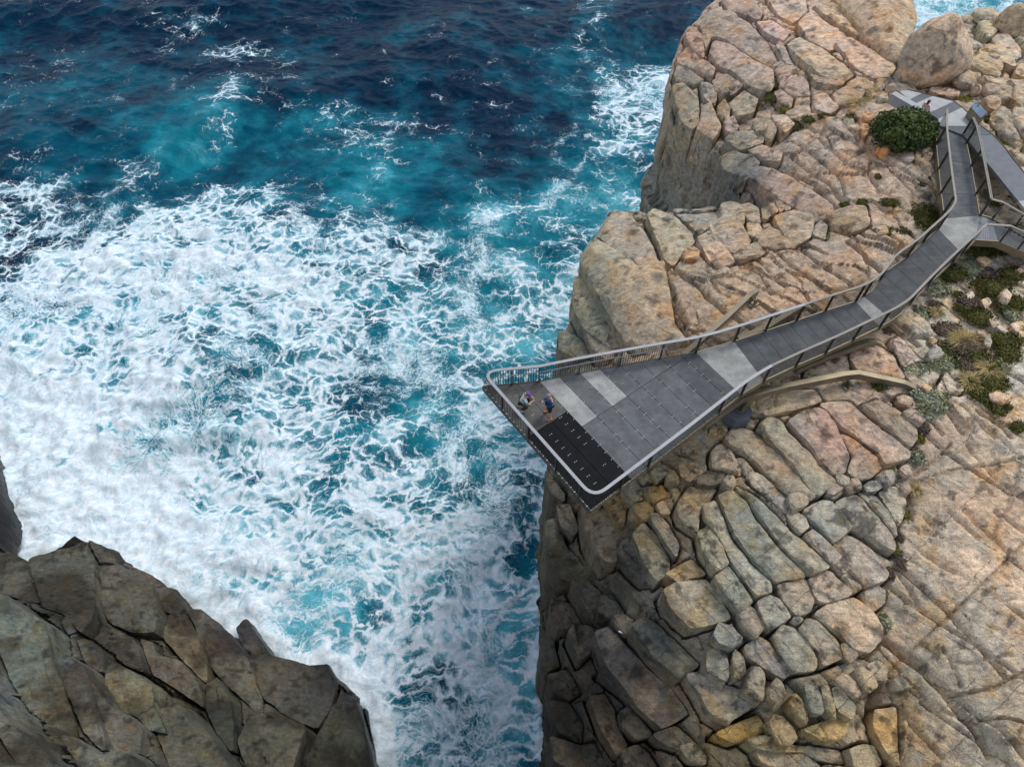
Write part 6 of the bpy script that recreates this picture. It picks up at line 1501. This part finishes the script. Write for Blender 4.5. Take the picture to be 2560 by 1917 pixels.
def blades(n, rad, h, seed):
    r = np.random.RandomState(seed)
    th = r.uniform(0, 2 * math.pi, n); rr = np.sqrt(r.rand(n)) * .45
    b = np.c_[rr * np.cos(th) * rad[0], rr * np.sin(th) * rad[1], np.zeros(n)]
    lean = r.uniform(.3, 1.1, n)[:, None] * np.c_[np.cos(th + r.normal(0, .5, n)) * rad[0], np.sin(th + r.normal(0, .5, n)) * rad[1], np.zeros(n)]
    hh = h * r.uniform(.5, 1.1, n)
    m = b + lean * .35 + np.c_[np.zeros((n, 2)), hh * .75]; t = b + lean + np.c_[np.zeros((n, 2)), hh * .8]
    w = np.c_[-np.sin(th), np.cos(th), np.zeros(n)] * .016
    V = np.stack([b - w, b + w, m + w * .8, m - w * .8, t, t], 1)[:, :5].reshape(-1, 3)
    i = np.arange(n) * 5
    return V, np.stack([i, i + 1, i + 2, i + 3], 1), np.stack([i + 3, i + 2, i + 4], 1), np.repeat(r.rand(n), 5)
def plant(kind, t, cx, cy, rx, ry, name, label, h=None, group='plants growing among the rocks', cat='shrub'):
    (u, v), (u2, v2) = T(t, [(cx, cy)])[0], T(t, [(cx + rx, cy)])[0]
    x, y, z = hit(u, v, plat_r, .04)
    x2, _ = P(u2, v2, z)
    R = abs(float(x2) - x) * (1.55 if t == 'V' else 1.2); RY = R * min(max(ry / rx / .85, .55), 1.9)
    H = h or min(.55, .28 * (R + RY) / 2 + .06); seed = int(cx * 7 + cy * 3) % 997
    rad = (R, RY, H)
    if kind == 'dry':
        V, F4, F3, tn = blades(int(200 + 420 * R), rad, H * .8 + .06, seed)
        me = mesh_np(name, V, F4=F4, F3=F3); attr(me, 'leaf', tn)
    else:
        sz = {'green': .065, 'moss': .05, 'grey': .085, 'heath': .06, 'bush': .1}[kind]
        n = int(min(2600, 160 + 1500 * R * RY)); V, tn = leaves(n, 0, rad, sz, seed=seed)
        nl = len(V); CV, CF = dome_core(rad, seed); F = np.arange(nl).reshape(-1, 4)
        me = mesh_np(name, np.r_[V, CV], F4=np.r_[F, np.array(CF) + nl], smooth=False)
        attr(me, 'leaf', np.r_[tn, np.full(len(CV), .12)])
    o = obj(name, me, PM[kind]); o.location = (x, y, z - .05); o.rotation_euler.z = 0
    return tag(o, label, cat, group)
GC, GS, TG, HE = 'cushion_plant', 'grey_shrub', 'grass_tuft', 'heath_shrub'
PLANTS = [
 ('green','V',710,270,95,62,GC,'dark green cushion plant against the ramp above the sandy patch'), ('green','V',980,78,120,42,GC,'wide dark green cushion under the stair landing'), ('green','V',1060,390,110,75,GC,'largest olive green cushion plant in the sandy slope'),
 ('green','V',830,560,62,40,GC,'olive cushion at the sandy edge, left of the pink stones'), ('green','V',970,640,85,55,GC,'olive cushion just below the pink stones'), ('green','V',1235,285,95,60,GC,'green cushion with small pale rocks in it under the stairs'),
 ('green','V',1290,520,48,52,GC,'green cushion at the photo margin below the stairs'), ('green','V',1180,830,105,55,GC,'broad green cushion at the middle of the slope margin'), ('green','V',1200,930,70,60,GC,'green cushion directly below the broad one at the slope margin'),
 ('green','V',1090,1180,80,58,GC,'green cushion beside the lower grass tufts'), ('green','V',940,1240,70,70,GC,'green cushion above the low mauve rock, left one'), ('green','V',1010,1310,42,40,GC,'small green cushion touching the low mauve rock'),
 ('green','V',1115,1395,52,48,GC,'round green cushion standing alone below the mauve rock'), ('green','V',1195,1370,26,26,GC,'tiny green cushion right of the lone round one'), ('green','V',1290,1545,56,36,GC,'lowest green cushion at the photo margin'),
 ('green','V',690,930,75,70,GC,'green cushion behind the pyramid shaped boulder'), ('green','V',1150,550,40,40,GC,'small green cushion right of the largest one'), ('green','V',790,1000,55,55,GC,'green cushion between grey shrubs right of the pyramid shaped boulder'),
 ('green','V',950,960,70,50,GC,'green cushion in the centre of the heath patch'), ('green','V',1110,1040,55,60,GC,'green cushion above the lower grass tufts'), ('green','V',1216,520,18,30,GC,'thin green cushion beside the largest pinkish boulder'), ('green','V',780,442,30,14,GC,'tiny green cushion on the bare sand'),
 ('grey','V',612,400,75,48,GS,'pale grey green shrub hugging the ramp edge'), ('grey','V',885,205,75,70,GS,'tall pale grey shrub under the ramp landing'), ('grey','V',480,600,48,42,GS,'grey green shrub by the bend of the ramp'), ('grey','V',680,1010,95,55,GS,'broad grey shrub right below the pyramid shaped boulder'),
 ('grey','V',410,1080,58,45,GS,'grey shrub above the end of the long bronze beam'), ('grey','V',505,1060,48,40,GS,'grey shrub right of the one above the beam end'), ('grey','V',560,1310,105,80,GS,'largest grey shrub, below the end of the long bronze beam'), ('grey','V',500,1420,52,55,GS,'grey green shrub under the largest grey one'),
 ('green','V',255,975,55,42,GC,'dark shrub filling the crack beside the smooth pink slab'), ('grey','V',1225,620,40,42,GS,'small grey green shrub at the slope margin'), ('heath','V',850,1030,55,58,HE,'purplish grey heath right of the broad grey shrub'), ('green','V',165,1205,62,32,GC,'low green plant under the long bronze beam'),
 ('grey','V',1150,1040,36,45,GS,'upright grey green shrub above the lower green cushions'), ('dry','V',820,830,90,60,TG,'tan grass tuft in the heath above the centre cushion'), ('dry','V',600,600,42,34,TG,'brown grass tuft in the sand near the ramp bend'), ('dry','V',1040,1070,80,55,TG,'tan grass tuft in the lower heath'),
 ('dry','V',870,1170,62,60,TG,'large tan grass tuft left of the lower green cushion'), ('heath','V',590,530,42,24,HE,'small brown heath in the sand by the ramp'), ('dry','V',880,75,36,40,TG,'grass tuft against the ramp landing'), ('heath','V',690,740,95,48,HE,'grey brown heath at the top of the planted patch'),
 ('heath','V',195,745,42,30,HE,'dark brown heath at the foot of the ramp edge'), ('heath','V',860,500,60,40,HE,'brown heath inside the upper cushion patch'), ('heath','V',940,810,36,30,HE,'little brown heath on the sandy path'), ('heath','V',485,1540,42,50,HE,'dark heath at the top of the long crevice'),
 ('heath','V',880,900,110,60,HE,'wide brown heath around the centre cushion'), ('heath','V',1010,270,60,40,HE,'greyish heath right of the tall pale shrub'),('dry','V',1110,100,50,40,TG,'grass tuft under the stairs stringer'),
 ('moss','A',1480,155,60,16,'moss_strip','yellow green moss in the diagonal crack below the big dome',.12), ('moss','A',1545,215,50,16,'moss_strip','yellow green moss at the lower end of the crack below the dome',.12), ('moss','A',1380,262,70,14,'moss_strip','moss line in the second diagonal crack of the upper slabs',.12),
 ('green','A',1065,385,24,45,GC,'dark green cushion in the notch of the upper slabs'), ('green','A',1108,232,24,26,GC,'small green cushion at the meeting of three upper slabs'), ('moss','A',1210,155,26,18,GC,'small mossy cushion on the upper slabs near the top'), ('green','A',1062,450,45,30,GC,'olive cushion below the notch of the upper slabs'),
 ('moss','A',1118,505,32,26,GC,'yellowish grey cushion right of the ribbed blocks'), ('green','A',1222,550,30,22,GC,'green cushion at the head of the smooth sloping slab'), ('green','A',1300,535,32,16,GC,'flat green cushion at the head of the smooth slab, right one'), ('green','A',1415,550,28,24,GC,'green cushion left of the orange stones of the bush ring'),
 ('dry','A',1460,480,60,26,TG,'dry grass left of the bush'), ('green','A',1160,575,20,26,GC,'little dark cushion at the end of the ribbed blocks'), ('green','A',1385,945,20,14,GC,'tiny green cushion in the crack under the smooth slab, left one'), ('green','A',1475,937,30,22,GC,'green cushion in the crack under the smooth slab, middle one'),
 ('green','A',1592,932,38,22,GC,'horseshoe shaped green cushion under the smooth slab, right one'), ('green','A',1540,812,14,14,GC,'dot of green cushion on the smooth slab'), ('green','A',1790,822,26,12,GC,'small dark cushion beside the upper ramp, upper one'), ('green','A',1748,850,16,12,GC,'small dark cushion beside the upper ramp, lower one'),
 ('green','A',1765,1000,62,68,GC,'large dark green cushion beside the ramp landing'), ('green','A',1660,1065,34,22,GC,'flat green cushion left of the ramp, near the large one'), ('dry','A',1520,432,34,30,TG,'dry tussock above the left side of the bush'), ('green','A',1685,385,28,18,GC,'green cushion under the egg shaped boulder of the cleft'),
 ('green','A',1765,392,46,22,GC,'green cushion at the foot of the giant dome'), ('green','A',1850,442,30,16,GC,'green cushion behind the plaza edge, left one'), ('moss','A',1938,460,50,24,GC,'brownish green cushion behind the plaza by the sign'), ('moss','A',1465,322,34,18,GC,'mossy cushion at the end of the second crack'),
 ('green','A',1575,352,34,16,GC,'flat green cushion above the plaza tip'), ('green','A',2065,612,34,16,GC,'green cushion along the far path edge, upper one'), ('moss','A',2140,655,44,20,GC,'green cushion along the far path edge, lower one'), ('dry','A',1640,560,40,22,TG,'dry tuft on the lower edge of the bush'),
 ('grey','B',1348,215,32,28,GS,'grey shrub in the hollow left of the ramp'), ('heath','B',1225,252,46,22,HE,'dark heath row in the hollow below the jointed blocks'), ('heath','B',985,312,34,24,HE,'dark heath below the jointed blocks, lower one'), ('grey','B',1100,232,28,24,GS,'grey shrub on top of the jointed blocks'),
 ('green','B',1590,180,50,20,GC,'flat dark green patch of cushion plant by the small tan rock'), ('grey','E',1800,870,46,90,GS,'tall grey green shrub at the head of the crevice'), ('grey','E',2030,700,60,70,GS,'grey shrub in the upper crevice beside the pink slab'), ('moss','E',2060,520,34,60,GC,'mossy growth in the upper crevice'),
 ('moss','E',1930,1280,28,40,GC,'bright yellow green plant in the middle of the crevice'), ('dry','E',2005,1040,60,70,TG,'dry grass in the crevice beside the half buried stone'), ('heath','E',1850,1480,36,80,HE,'dark heath in the lower crevice, upper one'), ('heath','C',1628,760,16,44,HE,'dark heath in the lower crevice, lower one'),
 ('grey','C',1608,980,22,44,GS,'grey shrub at the lower end of the crevice'), ('moss','C',1640,640,18,50,GC,'green strip of cushion plant along the crevice wall'), ('heath','C',1672,700,26,40,HE,'greyish heath on the smooth slope side of the crevice'),
 ('green','W',1285,725,36,34,GC,'dark green cushion at the top of the planted wedge between ramp and path'), ('grey','W',1370,850,52,48,GS,'pale shrub in the planted wedge'), ('green','W',1420,945,36,34,GC,'green cushion in the planted wedge above the long pale stone'), ('green','W',1350,1010,44,40,GC,'green cushion against the ramp rail in the wedge'),
 ('green','W',1440,1080,56,40,GC,'green cushion left of the long pale stone'), ('dry','W',1590,1130,56,34,TG,'yellow grass at the lower end of the planted wedge'), ('grey','W',1640,1300,44,40,GS,'grey shrub above the stairs at the photo margin'), ('green','W',1570,1030,50,44,GC,'green cushion right of the long pale stone'), ('green','W',1430,860,30,40,GC,'green plant along the path edge in the wedge'),
 ('green','W',600,640,40,30,GC,'moss green cushion in the bush ring beside the orange stone'), ('green','W',1370,390,60,26,GC,'green cushion right of the sign'), ('moss','W',1440,490,40,36,GC,'mossy plant along the far path edge below the sign'),
]
for p_ in PLANTS:
    plant(*p_[:8], h=p_[8] if len(p_) > 8 else None, cat='grass' if p_[0] == 'dry' else 'shrub')
# the big round bush
bx, by = (float(c) for c in P(*T('W', [(690, 440)])[0], 39.8))
bush = empty('round_bush', (bx, by, 38.8)); tag(bush, 'large round dark green bush ringed by stones beside the plaza', 'bush')
rad = (1.66, 1.35, 1.3)
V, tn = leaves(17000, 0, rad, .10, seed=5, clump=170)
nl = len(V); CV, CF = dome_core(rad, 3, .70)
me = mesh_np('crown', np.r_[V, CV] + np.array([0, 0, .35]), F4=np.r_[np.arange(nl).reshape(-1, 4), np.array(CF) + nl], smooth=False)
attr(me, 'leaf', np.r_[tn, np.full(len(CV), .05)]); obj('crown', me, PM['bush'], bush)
mb = MB()
for i in range(6):
    a = i * 1.05; mb.tube([(0.1 * math.cos(a), .1 * math.sin(a), -.2), (.5 * math.cos(a), .45 * math.sin(a), .5), (1.1 * math.cos(a), .9 * math.sin(a), 1.2)], [.09, .06, .03], 6)
mb.build('trunk', PM['wood'], bush, True)

# ---------------------------------------------------------------- people
SK = simple('skin', lin(205, 150, 118), 0.6, 0, .04)
def cloth(name, c): return simple(name, lin(*c), 0.85, 0, .10, 9, .15, 40)
def skin_mesh(name, chains, mat, parent, sub=2):
    """chains: lists of (point, radius); points given with the same coordinates are shared; grown into one surface"""
    V, R, E, idx = [], [], [], {}
    for ch in chains:
        prev = None
        for p, r in ch:
            k = tuple(round(c, 4) for c in p)
            if k not in idx: idx[k] = len(V); V.append(p); R.append(r)
            i = idx[k]
            if prev is not None and prev != i: E.append((prev, i))
            prev = i
    me = bpy.data.meshes.new(name); me.from_pydata(V, E, []); me.update()
    o = obj(name, me, None, parent); me.materials.append(mat)
    sk = o.modifiers.new('skin', 'SKIN'); sk.use_smooth_shade = True
    for i, r in enumerate(R):
        me.skin_vertices[0].data[i].radius = (r, r) if not hasattr(r, '__len__') else r
        me.skin_vertices[0].data[i].use_root = False
    me.skin_vertices[0].data[0].use_root = True
    ss = o.modifiers.new('subdivision', 'SUBSURF'); ss.levels = sub; ss.render_levels = sub
    return o
def hand(w, d, up_, s=1.0):
    """palm and five bent fingers from the wrist w along d"""
    w = np.array(w); d = np.array(d, float); d /= np.linalg.norm(d); u_ = np.array(up_, float); u_ -= d * (u_ @ d); u_ /= np.linalg.norm(u_); sd_ = np.cross(d, u_)
    ch = [[(tuple(w), .026 * s), (tuple(w + d * .05 * s), (.038 * s, .018 * s)), (tuple(w + d * .085 * s), (.036 * s, .016 * s))]]
    for k, L in zip((-1.5, -.5, .5, 1.5), (.062, .078, .072, .055)):
        b = w + d * .085 * s + sd_ * k * .018 * s
        ch.append([(tuple(b), .0085 * s), (tuple(b + d * L * .5 * s - u_ * .01 * s), .008 * s), (tuple(b + d * L * .85 * s - u_ * .035 * s), .007 * s)])
    b = w + d * .03 * s + sd_ * -.03 * s
    ch.append([(tuple(b), .011 * s), (tuple(b + d * .03 * s - sd_ * .02 * s - u_ * .01), .010 * s), (tuple(b + d * .055 * s - sd_ * .022 * s - u_ * .025), .008 * s)])
    return ch
def person(name, label, loc, yaw, J, shirt, shorts, shoes, hatc, hair, sleeves, leg_len, extra=None):
    """J: joint name -> point (x forward, y left, z up)"""
    r = empty(name, loc); r.rotation_euler.z = yaw; tag(r, label, 'person', None)
    g = lambda k: tuple(J[k]); mid = lambda a, b, t=.5: tuple(np.array(J[a]) * (1 - t) + np.array(J[b]) * t)
    hd = np.array(J['head']); nk = np.array(J['neck'])
    face_d = np.array(J['face'], float); face_d /= np.linalg.norm(face_d)
    ch = [[(g('pelvis'), (.15, .12)), (mid('pelvis', 'chest'), (.14, .11)), (g('chest'), (.17, .12)), (g('neck'), .058), (tuple(nk * .5 + hd * .5), .075), (g('head'), (.085, .098)), (tuple(hd + (hd - nk) * .55), .062)]]
    for s in 'lr':
        ch += [[(g('pelvis'), (.15, .12)), (g('hip_' + s), .10), (mid('hip_' + s, 'knee_' + s), .085), (g('knee_' + s), .062), (mid('knee_' + s, 'ank_' + s, .35), .060), (g('ank_' + s), .040), (g('toe_' + s), .036)],
               [(g('chest'), (.17, .12)), (g('sh_' + s), .065), (mid('sh_' + s, 'el_' + s), .050), (g('el_' + s), .042), (mid('el_' + s, 'wr_' + s), .040), (g('wr_' + s), .028)]]
        ch += hand(J['wr_' + s], np.array(J['wr_' + s]) - np.array(J['el_' + s]), (0, 0, 1))
    ch += [[(tuple(hd + face_d * .085), .020), (tuple(hd + face_d * .108 - np.array([0, 0, .015])), .014)]]
    sdv = np.cross(face_d, [0, 0, 1])
    for k in (-1, 1): ch += [[(tuple(hd + sdv * k * .082), .018), (tuple(hd + sdv * k * .096 - face_d * .01), .013)]]
    skin_mesh('body', ch, SK, r)
    e = 1.16
    ts = [[(mid('pelvis', 'chest', -.05), (.165, .14)), (mid('pelvis', 'chest', .45), (.155, .13)), (g('chest'), (.185, .138)), (tuple(np.array(J['neck']) - np.array([0, 0, .045])), .075)]]
    for s in 'lr':
        far = [(g('el_' + s), .052), (mid('el_' + s, 'wr_' + s, .85), .042)] if sleeves == 'long' else [(mid('sh_' + s, 'el_' + s, .72), .072)]
        ts += [[(g('chest'), (.185, .138)), (g('sh_' + s), .080)] + far]
    skin_mesh('shirt', ts, shirt, r)
    ps = []
    for s in 'lr':
        lim = [(mid('hip_' + s, 'knee_' + s), .100), (mid('hip_' + s, 'knee_' + s, .95), .090)] if leg_len == 'shorts' else [(mid('hip_' + s, 'knee_' + s), .094), (g('knee_' + s), .070), (mid('knee_' + s, 'ank_' + s, .85), .052)]
        ps += [[(g('pelvis'), (.162, .132)), (g('hip_' + s), .112)] + lim]
    skin_mesh('shorts' if leg_len == 'shorts' else 'leggings', ps, shorts, r)
    for s in 'lr':
        a, t_ = np.array(J['ank_' + s]), np.array(J['toe_' + s]); d = (t_ - a); d[2] = 0; d /= np.linalg.norm(d)
        f0 = np.array([a[0], a[1], .045])
        skin_mesh('shoe', [[(tuple(f0 - d * .07), .042), (tuple(f0 + d * .04), (.052, .046)), (tuple(f0 + d * .15), (.050, .036)), (tuple(f0 + d * .2), .03)]], shoes, r, 1)
    if hatc is not None:
        mb = MB(); n_ = 14; up_ = (hd - nk) / np.linalg.norm(hd - nk); fx_ = face_d - up_ * (face_d @ up_); fx_ /= np.linalg.norm(fx_); sx_ = np.cross(up_, fx_)
        c0 = hd + up_ * .045; rings = []
        for k in range(5):
            ph = k / 4 * math.pi * .48; rings.append([c0 + .112 * math.cos(ph) * (math.cos(t) * fx_ * 1.06 + math.sin(t) * sx_ * .92) + up_ * .098 * math.sin(ph) for t in np.linspace(0, 2 * math.pi, n_, endpoint=False)])
        V = [p for rg in rings for p in rg] + [c0 + up_ * .1]
        F = [(k * n_ + i, k * n_ + (i + 1) % n_, (k + 1) * n_ + (i + 1) % n_, (k + 1) * n_ + i) for k in range(4) for i in range(n_)] + [(4 * n_ + i, 4 * n_ + (i + 1) % n_, 5 * n_) for i in range(n_)]
        mb.add(V, F)
        br = [c0 + fx_ * (.095 + .085 * math.cos(t)) + sx_ * .085 * math.sin(t) * 1.05 - up_ * .012 for t in np.linspace(-1.5, 1.5, 9)]
        mb.add([p + up_ * .006 for p in br] + [p - up_ * .006 for p in br], [tuple(range(9)), tuple(range(9, 18))[::-1]] + [(i, i + 9, (i + 1) % 9 + 9, (i + 1) % 9) for i in range(9)])
        mb.build('cap', hatc, r, True)
    if hair is not None:
        hm, tail = hair
        hc = [[(tuple(hd - face_d * .035 + np.array([0, 0, .03])), (.098, .095)), (tuple(hd - face_d * .05 + np.array([0, 0, -.05])), .08)]]
        if tail: hc[0] += [(tuple(hd - face_d * .13 + np.array([0, 0, -.05])), .045), (tuple(hd - face_d * .17 + np.array([0, 0, -.16])), .035), (tuple(hd - face_d * .16 + np.array([0, 0, -.27])), .015)]
        else: hc[0] += [(tuple(hd - face_d * .09 + np.array([0, 0, -.18])), .07), (tuple(hd - face_d * .11 + np.array([0, 0, -.33])), .05), (tuple(hd - face_d * .11 + np.array([0, 0, -.42])), .02)]
        skin_mesh('hair', hc, hm, r)
    return r
HAIRB, HAIRD = simple('blond_hair', lin(190, 150, 80), .6), simple('dark_hair', lin(40, 30, 26), .5)
stand = dict(pelvis=(0, 0, .93), chest=(.02, 0, 1.30), neck=(.03, 0, 1.47), head=(.07, 0, 1.62), face=(1, 0, -.55), hip_l=(0, .09, .90), hip_r=(0, -.09, .90), knee_l=(.05, .16, .50), knee_r=(.04, -.17, .50),
             ank_l=(0, .20, .07), ank_r=(-.02, -.22, .07), toe_l=(.15, .23, .04), toe_r=(.12, -.26, .04), sh_l=(.02, .19, 1.40), sh_r=(.02, -.19, 1.40), el_l=(.06, .25, 1.12), el_r=(.10, -.23, 1.13), wr_l=(.26, .12, 1.10), wr_r=(.32, -.08, 1.20))
mx, my = (float(c) for c in P(1372, 1040, 38))
person('person', 'man in a blue long sleeved top and black shorts, grey cap, looking at a phone', (mx, my, 38.0), math.radians(200), stand, cloth('blue_top', (22, 68, 128)), cloth('black_shorts', (34, 33, 34)), cloth('orange_shoes', (196, 96, 62)), cloth('grey_cap', (132, 122, 140)), None, 'long', 'shorts')
ph = np.array([mx, my, 38]) + np.array(Matrix.Rotation(math.radians(200), 3, 'Z') @ Vector((.42, -.10, 1.24)))
mb = MB(); mb.box([0, 0, 0], [.04, 0, .03], [0, .036, 0], [-.003, 0, .004])
o = mb.build('phone', simple('black_phone', lin(24, 24, 26), .25)); o.location = ph; o.rotation_euler.z = math.radians(200)
tag(o, 'black phone held up by the man in blue', 'phone')
crouch = dict(pelvis=(-.10, 0, .50), chest=(.04, 0, .82), neck=(.10, 0, .97), head=(.17, 0, 1.10), face=(1, 0, -.6), hip_l=(-.08, .10, .49), hip_r=(-.08, -.10, .49), knee_l=(.25, .17, .50), knee_r=(.22, -.20, .36),
              ank_l=(.10, .19, .07), ank_r=(-.16, -.22, .08), toe_l=(.26, .21, .04), toe_r=(-.01, -.25, .04), sh_l=(.07, .17, .90), sh_r=(.07, -.17, .90), el_l=(.25, .22, .72), el_r=(.22, -.22, .68), wr_l=(.40, .06, .82), wr_r=(.42, -.05, .74))
wx_, wy_ = (float(c) for c in P(1309, 1019, 38))
person('person', 'woman crouching at the platform tip in a pale aqua shirt and purple cap', (wx_, wy_, 38.0), math.radians(-12), crouch, cloth('aqua_shirt', (186, 226, 226)), cloth('dark_leggings', (52, 48, 44)), cloth('aqua_shoes', (166, 212, 212)), cloth('purple_cap', (104, 70, 150)), (HAIRB, True), 'short', 'long')
st2 = dict(stand); st2.update(wr_l=(.12, .22, .90), wr_r=(.14, -.2, .92), knee_l=(.04, .1, .5), knee_r=(.02, -.1, .5), ank_l=(.02, .1, .07), ank_r=(-.05, -.1, .07), toe_l=(.17, .11, .04), toe_r=(.1, -.11, .04))
px_, py_ = (float(c) for c in P(2323, 252, 41.05))
person('person', 'woman with long dark hair in a white shirt standing behind the bush', (px_, py_, PZ), math.radians(20), st2, cloth('white_shirt', (226, 224, 234)), cloth('black_trousers', (40, 40, 46)), cloth('white_shoes', (210, 210, 210)), None, (HAIRD, False), 'short', 'long')
